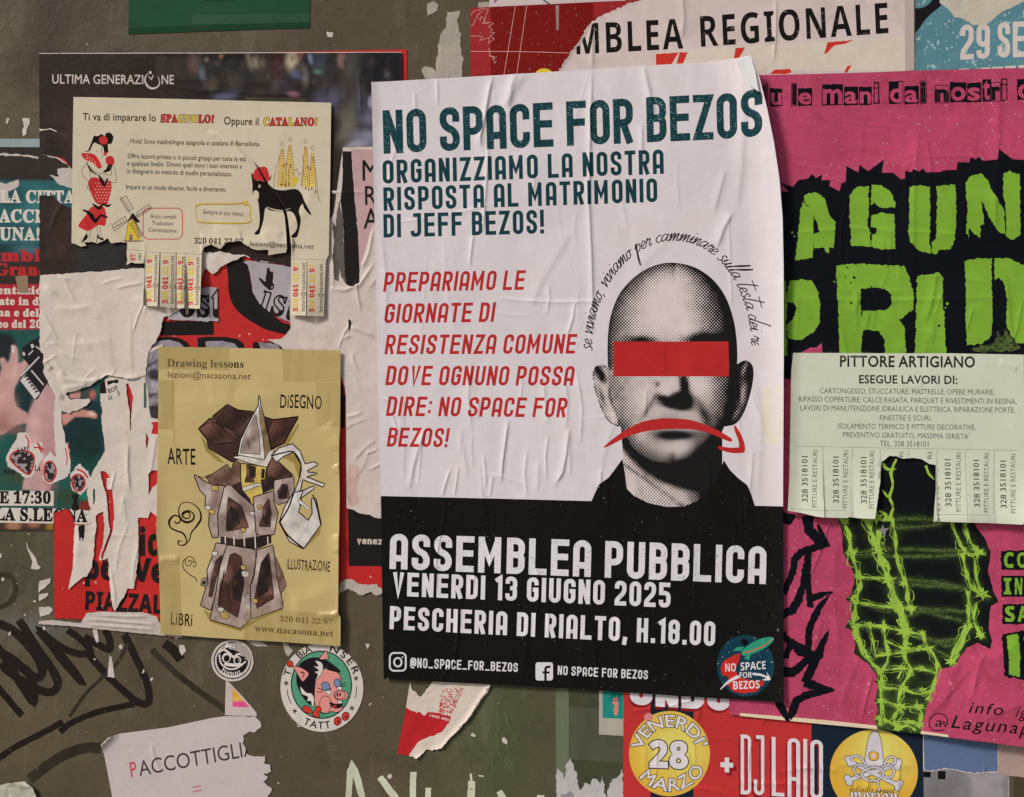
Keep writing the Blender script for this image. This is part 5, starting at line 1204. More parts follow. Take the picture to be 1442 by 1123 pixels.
for q in ([(455, 450), (400, 430), (365, 460), (390, 505), (430, 500)], [(440, 430), (400, 380), (350, 385), (365, 410)], [(540, 450), (590, 430), (620, 470), (600, 510), (560, 510)], [(555, 430), (590, 385), (630, 395), (620, 425), (600, 415)], [(430, 470), (480, 450), (540, 460), (550, 500), (500, 535), (440, 525), (415, 490), (430, 470)], [(480, 530), (520, 540), (515, 565)]):
    dj.add('emblem_outline', [stroke(z(zU, q), 4.2, smooth=4)], OL, parent=dB); dj.add('emblem', [stroke(z(zU, q), 2.6, smooth=4)], GRY, parent=dB)
dj.add('emblem_eye', [[z(zU, ellipse(492, 377, 34, 34, 0, 20))]], OL, parent=dB); dj.add('emblem_eye', [[z(zU, ellipse(492, 377, 30, 30, 0, 20))]], paper((206, 150, 52)), parent=dB); dj.add('emblem_eye', [[z(zU, ellipse(490, 377, 13, 13, 0, 14))], stroke(z(zU, [(462, 335), (490, 352), (528, 345)]), .8)], GRY, parent=dB)
dj.add('script_line', text('definitiv omggid', 'script', z1(zU, 340, 600), z1(zU, 625, 612), 9, res=2), OL, parent=dB)
outlined(text('moriau', 'frak', z1(zU, 340, 662), z1(zU, 645, 672), 20, res=3), 1.6, dB)
dj.build()
# blue torn sheet and the grey picture under it
p = Sheet('grey_picture_poster', 'grey marbled poster fragment below the torn blue paper at bottom right', 'poster', np.array([(1299, 1060), (1421, 1060), (1421, 1240), (1299, 1240)]), .5, paper(None, .5, .1, attr=True), grid=8,
          paint=paint_fn((112, 110, 110), [('p', z(zU, [(1085, 480), (1350, 480), (1300, 560), (1310, 700), (1140, 700), (1120, 600)]), 3, (136, 130, 134), 1), ('e', 1325, 1110, 20, 14, 0, .9, (96, 94, 94), .8), ('p', z(zU, [(1345, 500), (1376, 500), (1372, 700), (1342, 700)]), .6, (150, 150, 142), 1)], .12, 14, 3))
p.add('black_mark', PG(z(zU, [(806, 480), (855, 480), (852, 515), (806, 512)]), z(zU, [(898, 475), (948, 475), (945, 528), (898, 525)])), BLK2)
p.build()
tb = rough_part(z(zU, [(803, 200), (1280, 200), (1280, 486), (1240, 482), (1190, 486), (1130, 496), (1070, 484), (1000, 468), (950, 462), (900, 470), (850, 478), (804, 470)]), set(range(2, 11)), .8, 4, 5, 2)
p = Sheet('torn_blue_poster', 'plain dusty blue poster remnant with a torn white lower edge under the pink poster', 'poster', tb, 1.1, paper((178, 168, 160), .6, .1, fibre=.6, name='torn_blue_core'), H=hsum(bumps(50, .5, 3), ridge(z(zU, [(1190, 450), (1192, 486)]), 1.2, .8)), grid=9)
p.add('blue_face', [[grow(resample(tb, 2), -1.3, .8, 3, 4)]], paper((80, 98, 128), .45, .10, name='dusty_blue_print'), clip=None)
p.build()
tb = rough_part(z(zU, [(1282, 200), (1900, 200), (1900, 520), (1442, 512), (1380, 508), (1283, 490)]), {2, 3, 4}, .8, 4, 7, 2)
Sheet('beige_poster', 'plain pinkish beige paper beside the torn blue poster at the right edge', 'poster', tb, 1.3, paper((150, 128, 122), .5, .1, name='beige_print'), H=bumps(50, .5, 9), grid=12).build()
Sheet('dark_brown_poster', 'dark brown paper strip in the bottom right corner under the beige paper', 'poster', z(zU, [(1376, 500), (1900, 500), (1900, 900), (1376, 900)]), .4, paper((66, 58, 44), .5, .1, name='brown_print'), grid=12).build()
# ragged white remains at the bottom
s_ = scrap('ragged white poster remains with torn spikes at the bottom, left of the red poster', z(zX, [(882, 900), (882, 540), (900, 490), (925, 520), (940, 560), (950, 470), (970, 425), (995, 460), (1015, 520), (1040, 640), (1075, 590), (1110, 600), (1130, 560), (1160, 570), (1185, 590), (1195, 545), (1205, 600), (1215, 680), (1220, 690), (1240, 620), (1260, 560), (1300, 560), (1320, 520), (1332, 490), (1334, 900)]), paper((166, 162, 160), .6, .12, fibre=.8, name='ragged_white'), .7, 1.6, 5, 41)
s_.add('grey_print', [[rough(z(zX, [(910, 660), (950, 665), (975, 640), (998, 660), (1000, 800), (910, 800)]), 1, 4, 4)]], paper((128, 126, 128)))
s_.build()
# red and white torn sticker below the big poster
tr = z(zS, [(226, 516), (232, 560), (290, 615), (345, 550), (380, 500), (560, 500), (752, 532), (738, 580), (700, 620), (655, 690), (600, 765), (540, 830), (480, 890), (430, 950), (360, 965), (325, 962), (270, 1018), (215, 1004), (138, 988), (165, 850), (195, 690), (215, 560)])
tr = rough_part(tr, {0, 1, 2, 3, 7, 8, 9, 10, 11, 12, 13, 14, 15, 16}, .9, 4, 4, 2)
p = Sheet('torn_sticker', 'torn white and red sticker hanging under the big poster, pointing down to the left', 'sticker', tr, 1.4, paper((188, 176, 164), .6, .1, fibre=.9, name='sticker_core'), H=hsum(bumps(18, .9, 3), edge_lift(z(zS, [(752, 532), (600, 765), (430, 950), (270, 1018)]), 8, 3.0)), grid=6)
RDS = paper((160, 28, 34), .4, .08, gloss=.45, name='sticker_red')
p.add('red_print', [[rough_part(z(zS, [(194, 686), (240, 708), (268, 720), (275, 712), (318, 738), (345, 712), (400, 722), (490, 742), (478, 790), (440, 835), (390, 868), (330, 885), (280, 910), (240, 960), (215, 1004), (138, 988)]), {0, 1, 2, 3, 4, 5, 7, 8, 9, 10, 11, 12, 13}, .8, 3, 3, 1.6)]], RDS)
sp = []; r3 = random.Random(5)
for i in range(150):
    u, v = r3.random(), r3.random(); x = 405 + 90 * v * 0 + (490 - 405) * u + 120 * (1 - v) * (u * .6 + .25); y = 560 + v * 165
    a = r3.random() * 6; sp.append(stroke(z(zS, [(x, y), (x + 13 * math.cos(a), y + 13 * math.sin(a))]), 1.0))
p.add('worn_print', sp, RDS, kind='stuff')
p.add('tiny_lettering', text('1000 000', 'sans', z1(zS, 345, 742), z1(zS, 480, 775), 3.6, off=.02, res=2), paper((200, 180, 175)))
p.build()
# printed sheet PACCOTTIGLIA
pa = z(zN, [(485, 870), (520, 835), (570, 820), (800, 790), (1012, 745)]); pb = z(zO, [(190, 570), (270, 572), (385, 575), (420, 610), (425, 640), (390, 675), (340, 680), (305, 700), (300, 750), (318, 790), (330, 830), (380, 845), (450, 840), (452, 870), (440, 890), (485, 900), (492, 950), (440, 960), (470, 985), (440, 1020), (495, 1060), (490, 1090), (470, 1110), (460, 1400)])
pc = np.array([(375, 1240), (172, 1240), (158, 1120), (150, 1078)])
pq = rough_part(np.concatenate([pa, pb, pc]), set(range(6, 28)), 1.0, 4, 12, 2)
p = Sheet('printed_note', 'tilted white sheet headed PACCOTTIGLIA with its right side ripped away', 'note', pq, 1.2, paper((172, 162, 160), .55, .07, fibre=.35, name='office_paper'),
          H=hsum(bumps(60, .8, 14), edge_lift(z(zN, [(480, 880), (530, 830)]), 14, 5), ridge(z(zN, [(720, 870), (735, 930), (765, 1000)]), 1.6, .9)), grid=7)
p.add('headline', text('PACCOTTIGLIA', 'sans', z1(zN, 621, 1030), (361, 1063), (-3, -21), res=4), paper((56, 50, 50), name='grey_print'), clip=None)
p.add('initial', text('P', 'sans', z1(zN, 621, 1030), z1(zN, 655, 1022), (-3, -21), off=.004), paper((176, 56, 66), name='soft_red_print'))
p.items[0]['groups'] = p.items[0]['groups'][1:]
p.add('equals_sign', [stroke(z(zN, [(915, 1075), (955, 1067)]), 1.4), stroke(z(zN, [(918, 1096), (958, 1088)]), 1.4)], paper((176, 56, 66), name='soft_red_print'))
p.build()
s_ = scrap('crumpled pale paper corner at the bottom left edge', z(zN, [(-60, 1075), (60, 1050), (120, 1045), (160, 1070), (180, 1110), (178, 1250), (-60, 1250)]), paper((160, 160, 146), .55, .12, fibre=.6, name='crumpled_paper'), 1.2, .8, 6, 4, H=hsum(bumps(16, 3.2, 5, 3), edge_lift(z(zN, [(60, 1050), (160, 1070), (180, 1110)]), 12, 4)))
s_.build()
# small cut-off sticker, triangular
q = z(zO, [(184, 325), (215, 350), (300, 440), (390, 545), (396, 572), (178, 565)])
p = Sheet('corner_sticker', 'triangular white sticker remnant with orange and pink picture under the round black sticker', 'sticker', q, .9, paper((172, 160, 156), .45, .08, name='sticker_border'), grid=6)
p.add('picture', [[z(zO, [(228, 375), (345, 512), (230, 508)])]], paper(None, .35, .05, attr=True, gloss=.5, name='colour_photo'), paint=paint_fn((206, 140, 50), [('p', z(zO, [(200, 455), (320, 440), (420, 470), (420, 600), (200, 600)]), 2, (196, 70, 120), 1), ('p', z(zO, [(200, 450), (300, 445), (300, 462), (200, 470)]), 1, (226, 170, 60), 1)]), dens=2.5)
p.build()
# round black and white sticker, worn
C0 = (328, 929)
p = Sheet('round_skull_sticker', 'small round black and white sticker with a goggle eyed face, half scraped off', 'sticker', z(zO, ellipse(229, 195, 143, 141, 0, 48)), .9, paper((178, 168, 162), .45, .1, name='vinyl_white'), grid=6)
SB = paper((26, 24, 26), .4, .1, name='vinyl_black', wear=(140, 132, 126), wear_amt=.66, wear_sc=220)
p.add('outer_ring', [[z(zO, ellipse(229, 195, 128, 126, 0, 40)), z(zO, ellipse(229, 195, 120, 118, 0, 40))[::-1]]], SB)
i_ = p.add('black_disc', [[z(zO, ellipse(229, 192, 108, 106, 0, 40))]], SB)
p.add('face', [stroke(z(zO, q), w, smooth=4) for q, w in ([[(140, 150), (150, 210), (200, 250), (260, 245), (320, 200)], 2.2], [[(135, 140), (170, 120), (215, 150), (235, 170), (270, 150), (310, 160)], 3], [[(175, 215), (230, 225), (290, 222)], 4.5], [[(165, 120), (200, 95), (260, 110)], 1.6])], paper((190, 182, 176)), parent=i_)
p.add('eye', [[z(zO, ellipse(188, 175, 30, 34, .3, 16))], [z(zO, ellipse(262, 192, 26, 28, .3, 16))]], paper((190, 182, 176)), parent=i_)
p.add('eye', [[z(zO, ellipse(190, 180, 20, 24, .3, 16))], [z(zO, ellipse(262, 194, 18, 20, .3, 16))]], SB, parent=i_)
arcs = [z1(zO, 229 + 112 * math.cos(a), 192 + 110 * math.sin(a)) for a in np.linspace(math.pi * .86, math.pi * .12, 30)]
p.add('lettering', text_path('TUOUU', 'bold', arcs, 6, 6, 40, off=.01), paper((200, 190, 184)), parent=i_)
p.add('lettering', text_path('BRE', 'bold', [z1(zO, 175, 100), z1(zO, 215, 118), z1(zO, 250, 120)], 6, 0, off=.01), paper((200, 190, 184)), parent=i_)
p.add('scraped_patch', [[rough(z(zO, [(230, 60), (300, 80), (370, 160), (380, 190), (330, 195), (290, 160), (250, 120)]), 2.2, 4, 5, 1.5)]], paper((150, 142, 134), .7, .2, fibre=.9), parent=None)
p.build()
scrap('grey ragged paper remnant above the pig sticker on its left', z(zO, [(570, 70), (600, 80), (640, 130), (610, 170), (590, 150)]), seed=21, amp=1).build()
scrap('pale paper spike under the lower edge of the gold poster', z(zO, [(310, 50), (420, 60), (470, 98), (400, 100), (350, 80)]), seed=22, amp=.5).build()
scrap('small white paper triangle hanging between the gold poster and the big poster', z(zO, [(1130, 80), (1162, 84), (1146, 118)]), FL, seed=23, amp=.3).build()
scrap('little curved paper shard below the torn sticker point', z(zX, [(352, 535), (390, 540), (388, 552), (360, 546)]), FL, seed=24, amp=.3).build()
scrap('folded white paper crumb right of the scraped green marks', z(zX, [(515, 285), (535, 280), (552, 310), (545, 328), (518, 312)]), FL, seed=25, amp=.4, base=.9).build()
scrap('grey paper crumb just left of the folded white crumb', z(zX, [(300, 262), (320, 252), (338, 270), (330, 280), (305, 272)]), FL, seed=26, amp=.5).build()
scrap('white wedge of paper on the marker scrawl below the red poster', z(zN, [(520, 448), (532, 460), (545, 555), (512, 552)]), FL, seed=27, amp=.3).build()
scrap('thin hanging strip of paper below the wrinkled white edge', z(zN, [(440, 320), (462, 325), (470, 385), (458, 388), (445, 350)]), FL, seed=28, amp=.5).build()
scrap('round pale paper blob on the marker scrawl under the gold poster', z(zN, [(850, 400), (875, 400), (882, 430), (865, 448), (850, 425)]), FL, seed=29, amp=.6).build()
scrap('long curled paper peel on the dark wall left of the red poster', z(zK, [(205, 800), (225, 850), (260, 900), (292, 940), (300, 985), (325, 1000), (310, 1025), (250, 1015), (262, 960), (222, 880)]), FL, seed=30, amp=.8, base=.8).build()
# pig sticker
pg_ = Sheet('pig_sticker', 'round white sticker with a pink cartoon pig head on green and the word TATTOO', 'sticker', z(zO, ellipse(836, 378, 281, 300, -.06, 64)), 1.0, paper((182, 174, 166), .38, .08, gloss=.5, name='glossy_white'), H=bumps(40, .3, 5), grid=7)
PB = paper((28, 24, 28), .38, name='pig_black'); PP = paper((198, 126, 118), .38, .05, name='pig_pink'); PGn = paper((70, 132, 104), .38, .05, name='pig_green', fleck=.8); PR = paper((178, 50, 40), .38, name='pig_red'); PBl = paper((100, 122, 150), .38); PW = paper((190, 184, 176), .38)
i_ = pg_.add('green_disc', [[z(zO, ellipse(833, 358, 208, 232, -.06, 48))]], PB)
pg_.add('green_disc', [[z(zO, ellipse(833, 358, 200, 224, -.06, 48))]], PGn, parent=i_)
def ol(name, q, m, w=1.1, sm=4): 
    c = catmull(z(zO, q), sm, True); pg_.add('outline', [offset_path(c, w, True), [c]], PB, parent=i_); pg_.add(name, [[grow(c, -w * .45)]], m, parent=i_)
ol('hair', [(680, 230), (740, 185), (800, 175), (860, 190), (920, 230), (960, 270), (900, 275), (860, 240), (800, 300), (790, 400), (780, 490), (740, 480), (690, 410), (665, 330)], PB)
ol('face', [(800, 300), (850, 250), (890, 260), (950, 280), (965, 330), (960, 390), (985, 400), (1010, 430), (975, 470), (975, 520), (940, 545), (900, 540), (850, 555), (800, 520), (785, 440)], PP)
ol('ear', [(820, 185), (850, 140), (868, 128), (880, 180), (870, 185)], PP); ol('ear', [(635, 230), (690, 240), (745, 275), (742, 300), (710, 335), (690, 320), (655, 260)], PP)
ol('hair_streak', [(790, 195), (830, 205), (845, 240), (830, 290), (790, 330), (808, 290), (785, 270), (815, 262), (780, 232), (812, 232)], PW, .8); ol('hair_streak', [(690, 370), (730, 410), (770, 420), (785, 470), (770, 510), (760, 470), (735, 470), (740, 440), (700, 420)], PW, .8)
ol('cheek', [(830, 450), (865, 435), (895, 460), (893, 520), (870, 550), (835, 545), (815, 520)], PP, .9); ol('snout', [(925, 410), (960, 392), (1005, 410), (1012, 440), (985, 462), (940, 458), (920, 435)], PP, 1.0); ol('snout', [(930, 420), (960, 400), (990, 415), (990, 445), (955, 455), (928, 445)], PP, .9)
ol('nostril', [(938, 418), (945, 418), (946, 438), (938, 436)], PB, .4); ol('nostril', [(956, 415), (963, 415), (964, 435), (956, 435)], PB, .4)
ol('mouth', [(892, 478), (930, 490), (975, 485), (965, 510), (930, 518), (900, 505)], PB, .8); ol('tooth', [(945, 465), (972, 465), (972, 485), (948, 486)], PW, .7, 1); ol('tongue', [(905, 500), (935, 498), (925, 514)], PR, .5)
ol('eyelid', [(835, 350), (860, 338), (885, 355), (890, 390), (850, 395), (838, 380)], PBl, 1.0); ol('eyelid', [(920, 330), (940, 318), (958, 330), (962, 365), (935, 375), (922, 360)], PBl, 1.0)
ol('eye', [(860, 398), (893, 392), (895, 425), (870, 420)], PW, .8); ol('eye', [(940, 375), (968, 370), (970, 390), (945, 392)], PW, .8)
pg_.add('lash', [stroke(z(zO, q), 1.2, smooth=3) for q in ([(845, 395), (820, 385), (806, 380)], [(845, 405), (820, 408), (800, 405)], [(850, 395), (885, 395), (900, 380)], [(960, 370), (985, 350), (1000, 342)], [(965, 375), (985, 368), (1000, 365)], [(930, 375), (965, 365)], [(700, 265), (715, 285), (705, 310)], [(690, 275), (720, 280)])], PB, parent=i_)
ol('bow', [(705, 515), (720, 500), (745, 505), (765, 525), (770, 550), (740, 550), (710, 535)], PR); ol('bow', [(790, 525), (800, 505), (825, 508), (832, 530), (815, 545), (820, 578), (790, 575), (770, 560)], PR); ol('earring', [(600, 205), (625, 195), (640, 215), (628, 238), (605, 232)], PR)
pc_ = (836, 372)
def arcp(a0, a1, rx, ry, n=40): return [z1(zO, pc_[0] + rx * math.cos(math.radians(a)), pc_[1] + ry * math.sin(math.radians(a))) for a in np.linspace(a0, a1, n)]
k2 = dict(off=.02)
pg_.add('lettering', text_path('T', 'sans', arcp(196, 206, 226, 252), 9.5, 0, **k2), PB); pg_.add('lettering', text_path('BiA', 'sans', arcp(228, 254, 226, 250), 9.5, 0, **k2), PB)
pg_.add('lettering', text_path('NSER', 'sans', arcp(282, 341, 226, 250), 9.5, 0, track=.25, **k2), PB)
pg_.add('lettering', text_path('TATT', 'sans', arcp(119, 76, 268, 284), 9.5, 0, track=.12, **k2), PB)
for (x, y) in ((943, 605), (997, 572)):
    pg_.add('outline', [[z(zO, ellipse(x, y, 27, 32, .3, 18))]], PB); pg_.add('lettering', [[z(zO, ellipse(x, y, 21, 26, .3, 18))]], PR); pg_.add('lettering', [[z(zO, ellipse(x + 4, y + 4, 7, 9, .3, 10))]], PB)
pg_.add('star', [stroke(z(zO, [(x - 17 * math.cos(a), y - 17 * math.sin(a)), (x + 17 * math.cos(a), y + 17 * math.sin(a))]), 1.3) for x, y in ((594, 348), (652, 537), (1068, 315), (1040, 517)) for a in (.2, 1.25, 2.3)] + [stroke(z(zO, q), 1.1, smooth=3) for q in ([(600, 390), (608, 440), (628, 485)], [(1070, 370), (1070, 410), (1060, 452)])], PB)
pg_.overlay('clear_tape', z(zO, [(664, 545), (700, 545), (700, 645), (668, 645)]), tape_mat(alpha=.3))
pg_.build()
# tape left on the wall
def tape(label, q, a=.14): 
    o = Sheet('tape_strip', label, 'tape', q, .35, tape_mat(alpha=a), grid=8, thick=0, H=bumps(20, .25, 6)); o.base_name = 'tape_film'; o.build()
tape('clear tape strip running up from the ragged white remains, left of the teal card', z(zX, [(875, 0), (962, 0), (962, 560), (872, 560)]), .03)
tape('wide clear tape across the dark wall just left of the small teal card', z(zX, [(960, 70), (1165, 90), (1335, 270), (1335, 455), (975, 430)]), .035)
tape('faint clear tape corner under the green poster at top left', z(zA, [(700, 180), (860, 180), (890, 300), (870, 340), (700, 300)]), .02)
# ------------------------------------------------------------------ layers of old posters on the left
# red poster, lowest of the stack
REDL = paper((166, 34, 32), .45, .12, gloss=.4, fibre=.35, name='scarlet_print', wear=(190, 150, 140), wear_amt=.70, wear_sc=150)
BLK3 = paper((30, 27, 26), .45, .12, gloss=.35, fibre=.35, name='soft_black_print')
rb = rough_part(np.array([(76, 100), (300, 76), (573, 70), (572, 300), (560, 835), (538, 833), (520, 826), (500, 820), (490, 815), (478, 824), (420, 880), (230, 876), (77, 871)], float), {4, 5, 6, 7, 8, 9}, 1.2, 5, 6, 2)
rp_ = Sheet('scarlet_poster', 'scarlet red poster with heavy black lettering, lowest of the torn layers on the left', 'poster', rb, .9, REDL, H=bumps(60, .3, 17), grid=12)
rp_.add('black_arc', PG(catmull(z(zG, [(190, 700), (194, 800), (198, 900), (230, 990), (300, 1060), (380, 1110), (460, 1150), (620, 1180), (640, 1120), (560, 1100), (480, 1040), (400, 960), (360, 900), (340, 800), (330, 740), (300, 680), (250, 660)]), 3, True)), BLK3)
rp_.add('black_bar', PG(z(zG, [(-250, 1090), (100, 1090), (100, 1180), (-250, 1185)])), BLK3)
rp_.add('black_bar', PG(z(zH, [(248, 575), (296, 572), (296, 700), (248, 700)])), BLK3)
GP = paper((134, 128, 136), .5, .2, fibre=.4, name='grey_lilac_print')
for bl, gr in (([(-20, 585), (60, 568), (130, 575), (185, 600), (212, 640), (212, 700), (-20, 700)], [(-20, 600), (80, 588), (140, 605), (178, 640), (180, 700), (-20, 700)]), ([(295, 570), (420, 572), (490, 585), (522, 610), (532, 650), (530, 700), (295, 700)], [(297, 598), (400, 596), (465, 610), (492, 640), (494, 700), (297, 700)]), ([(578, 603), (740, 603), (785, 640), (785, 700), (578, 700)], [(612, 605), (680, 608), (735, 620), (742, 700), (640, 700)])):
    b_ = rp_.add('black_print', PG(z(zH, bl)), BLK3); rp_.add('grey_print', [[rough(z(zH, gr), .6, 4, 3)]], GP, parent=b_)
rp_.add('fine_line', [stroke(z(zH, q_), .6) for q_ in ([(330, 640), (420, 600)], [(350, 645), (440, 605)], [(620, 610), (670, 640)], [(640, 608), (690, 642)])], BLK3)
rp_.add('lettering', text('id', 'bold', (196, 782), (231, 782), 37, off=.03), BLK3)
rp_.add('lettering', text('per Ve', 'bold', (118.5, 814), (234, 820), 31, off=.04), BLK3)
rp_.add('lettering', text('PIAZZALE', 'bold', (118.5, 858), (245, 865), 25, off=.03), BLK3)
vb = rp_.add('black_panel', PG(z(zQ, [(86, 380), (400, 380), (400, 768), (92, 766)])), BLK3)
rp_.add('lettering', text('venezia', 'cond', z1(zQ, 141, 632), z1(zQ, 345, 636), 10.5, w=.46, t=.19), paper((176, 160, 150), name='dull_white_print'), parent=vb)
tq = z(zQ, [(30, 900), (50, 850), (105, 842), (130, 862), (170, 875), (220, 880), (262, 878), (298, 912), (298, 1000), (30, 1000)])
rp_.build()
scrap('ragged white paper fringe hanging under the scarlet poster beside the big poster', z(zQ, [(30, 905), (50, 855), (105, 842), (135, 865), (180, 878), (225, 880), (262, 878), (296, 908), (298, 925), (270, 945), (230, 925), (200, 930), (165, 950), (130, 920), (100, 905), (60, 915), (30, 935)]), paper((160, 152, 144), .65, .12, fibre=.8, name='fringe_paper'), 1.9, 1.2, 3, 33).build()

# far left poster with slab lettering and hands playing
TLc = (30, 78, 80)
hand = z(zJ, [(-40, 560), (0, 500), (20, 440), (5, 400), (0, 370), (25, 355), (50, 375), (55, 405), (80, 380), (92, 320), (95, 270), (108, 255), (130, 265), (145, 300), (145, 370), (135, 410), (180, 395), (215, 350), (235, 320), (262, 322), (268, 350), (250, 400), (200, 460), (160, 520), (120, 600), (115, 680), (140, 750), (225, 800), (225, 870), (120, 900), (40, 960), (-40, 980)])
arm = z(zJ, [(370, 560), (300, 650), (240, 770), (215, 860), (205, 980), (260, 1200), (190, 1330), (180, 1400), (390, 1420), (440, 1300), (450, 1000), (440, 640)])
thumb = z(zJ, [(490, 810), (560, 790), (640, 765), (740, 785), (772, 815), (765, 838), (700, 830), (600, 825), (530, 880), (500, 900)])
def leftpaint(x, y):
    sh = [('p', [(-300, 255), (400, 255), (400, 345), (-300, 345)], 3, (36, 84, 88), 1), ('e', 15, 275, 22, 14, .4, .7, (24, 56, 58), .8), ('e', 48, 300, 14, 30, .3, .8, (52, 106, 106), .7), ('e', 20, 322, 40, 8, 0, .7, (28, 66, 72), .8),
          ('p', [(-300, 345), (400, 345), (400, 370), (-300, 372)], 5, (24, 50, 56), 1), ('e', 40, 352, 20, 7, 0, .9, (70, 120, 130), .5), ('p', [(-300, 370), (400, 370), (400, 402), (-300, 402)], 4, (44, 38, 34), 1), ('e', 40, 380, 26, 10, 0, .8, (60, 34, 30), .8),
          ('p', [(-300, 401), (400, 401), (400, 465), (-300, 465)], .4, (150, 34, 44), 1),
          ('p', [(-300, 465), (400, 465), (400, 760), (-300, 760)], .5, (30, 74, 68), 1), ('p', z(zJ, [(-40, 160), (90, 170), (130, 220), (120, 300), (60, 400), (-40, 400)]), 4, (28, 34, 38), 1),
          ('p', z(zJ, [(200, 500), (330, 420), (500, 620), (800, 700), (820, 1123), (500, 1123), (300, 900), (200, 800), (100, 640)]), 6, (24, 44, 48), 1), ('e', 120, 630, 26, 30, 0, .9, (20, 40, 38), .9), ('e', 26, 672, 22, 12, 0, .8, (54, 64, 46), .8), ('e', 98, 700, 22, 14, 0, .8, (44, 62, 46), .9),
          ('e', 120, 698, 9, 6, 0, .6, (26, 104, 92), .9), ('p', z(zK, [(-10, 645), (428, 655), (428, 720), (-10, 720)]), 2, (62, 46, 38), 1), ('e', 20, 740, 10, 6, 0, .6, (170, 120, 90), .7), ('e', 48, 738, 8, 5, 0, .6, (150, 96, 70), .8), ('e', 72, 742, 6, 5, 0, .6, (140, 110, 40), .8),
          ('p', hand, 1.3, (172, 134, 128), 1), ('e', 6, 590, 10, 26, .5, .9, (150, 106, 100), .6), ('e', 22, 520, 3, 14, .2, .9, (190, 156, 150), .7), ('e', 18, 604, 20, 6, .2, .9, (130, 84, 76), .6),
          ('p', z(zJ, [(95, 262), (108, 258), (116, 300), (112, 322), (98, 318)]), .6, (200, 182, 178), .8),
          ('p', arm, 1.3, (168, 132, 130), 1), ('e', 50, 600, 7, 40, .1, .9, (184, 150, 146), .7), ('e', 72, 660, 8, 40, 0, .9, (140, 100, 100), .6),
          ('p', thumb, 1.0, (170, 120, 110), 1), ('e', 130, 583, 5, 3, .1, .6, (200, 170, 160), .8),
          ('p', z(zJ, [(560, 640), (640, 610), (640, 680), (550, 680)]), 1, (170, 120, 112), 1), ('p', z(zJ, [(640, 620), (740, 590), (745, 700), (660, 690)]), 1, (60, 62, 60), 1), ('e', 131, 556, 4, 6, 0, .6, (176, 90, 84), .8)]
    return paint_fn((40, 36, 32), sh, .10, 16, 7)(x, y)
PH = paper(None, .42, .08, attr=True, gloss=.2, fibre=.3, name='colour_poster_print')
lo = rough_part(np.array([(-300, 196), (57, 196), (110, 200), (180, 230), (180, 520), (160, 600), (146, 640), (132, 665), (140, 705), (128, 738), (106, 738), (101, 723), (95, 716), (76, 722), (76, 747), (-300, 744)], float), {6, 7, 8, 10, 11, 12}, .9, 5, 4, 2)
lp = Sheet('slab_letter_poster', 'poster at the left edge with white slab letters and hands playing an accordion', 'poster', lo, 1.7, PH, H=bumps(60, .3, 27), grid=12, paint=leftpaint, fine=2.2)
lp.items = []
full = np.array([(-300, 180), (200, 180), (200, 760), (-300, 760)])
lp.add('picture', [[full]], PH, paint=leftpaint, dens=2.2)
LW = paper((184, 176, 166), .48, .08, name='cream_white_print', wear=(110, 100, 96), wear_amt=.70, wear_sc=200); LR = paper((160, 34, 36), .48, .1, name='slab_red_print')
lp.add('blue_strip', PG([(-300, 194), (57, 195), (57, 208), (-300, 206)]), paper((126, 140, 142), .5, .1, name='pale_blue_print'))
lp.add('torn_patch', [[rough(z(zF, q), 1.2, 5, i)] for i, q in enumerate([[(-20, -10), (60, -12), (150, 5), (260, 12), (330, 30), (420, 120), (520, 140), (520, -40), (-20, -80)][:0] or [(-30, 165), (40, 185), (130, 150), (128, 200), (60, 235), (50, 300), (20, 300), (-30, 320)],
                                                                             [(330, 130), (390, 135), (380, 85), (460, 80), (520, 110), (520, 230), (400, 190)], [(-30, -20), (80, -15), (260, 8), (255, 20), (100, 0), (-30, 0)], [(270, -10), (330, 0), (440, 10), (520, 40), (520, 120), (480, 120), (450, 60), (380, 20), (300, 0)]])], paper((166, 158, 152), .65, .1, fibre=.7, name='torn_core_paper'))
lp.add('red_patch', [[rough(z(zF, [(330, -25), (480, 20), (520, 100), (480, 90), (430, 40), (360, 0)]), .6, 4, 3)]], paper((166, 40, 48)))
SL = lambda s_, x0, x1, yb, cp, m, **k: lp.add('lettering', text(s_, 'serif', (x0, yb), (x1, yb + .6), cp, off=.035, track=.02, **k), m)
SL('LA CITTA', 1, 106, 285.5, 16.5, LW); SL('CACCIO', -17, 78, 313, 17, LW); SL('GUNA!', -18, 58, 338, 17, LW)
SL('Assemblea', -68, 94, 367.5, 15.5, LR); SL('Grande', -6, 82, 387.5, 15.5, LR)
SL('presentazione', -42, 82, 414, 10.5, LW, res=2); SL('date in diretta', -10, 98, 429.5, 10.5, LW, res=2); SL('na e del', -3, 56, 445.5, 10.5, LW, res=2); SL('teo del 20', -8, 60, 461.5, 10.5, LW, res=2)
acc = []
ax, ay = np.array([.62, -.78]), np.array([.78, .62])
o_ = np.array(z1(zJ, 200, 480))
def aq(u0, v0, u1, v1): return np.array([o_ + ax * u + ay * v for u, v in ((u0, v0), (u1, v0), (u1, v1), (u0, v1))])
lp.add('accordion', [[z(zJ, [(165, 530), (250, 440), (175, 350), (180, 280), (240, 235), (310, 200), (320, 290), (352, 340), (352, 480), (385, 545), (300, 690), (270, 690)])]], paper((36, 34, 36), .4, .1, name='accordion_black'))
lp.add('accordion_keys', [[z(zJ, [(165, 540), (205, 490), (320, 640), (280, 690)])]], paper((180, 174, 172), .42))
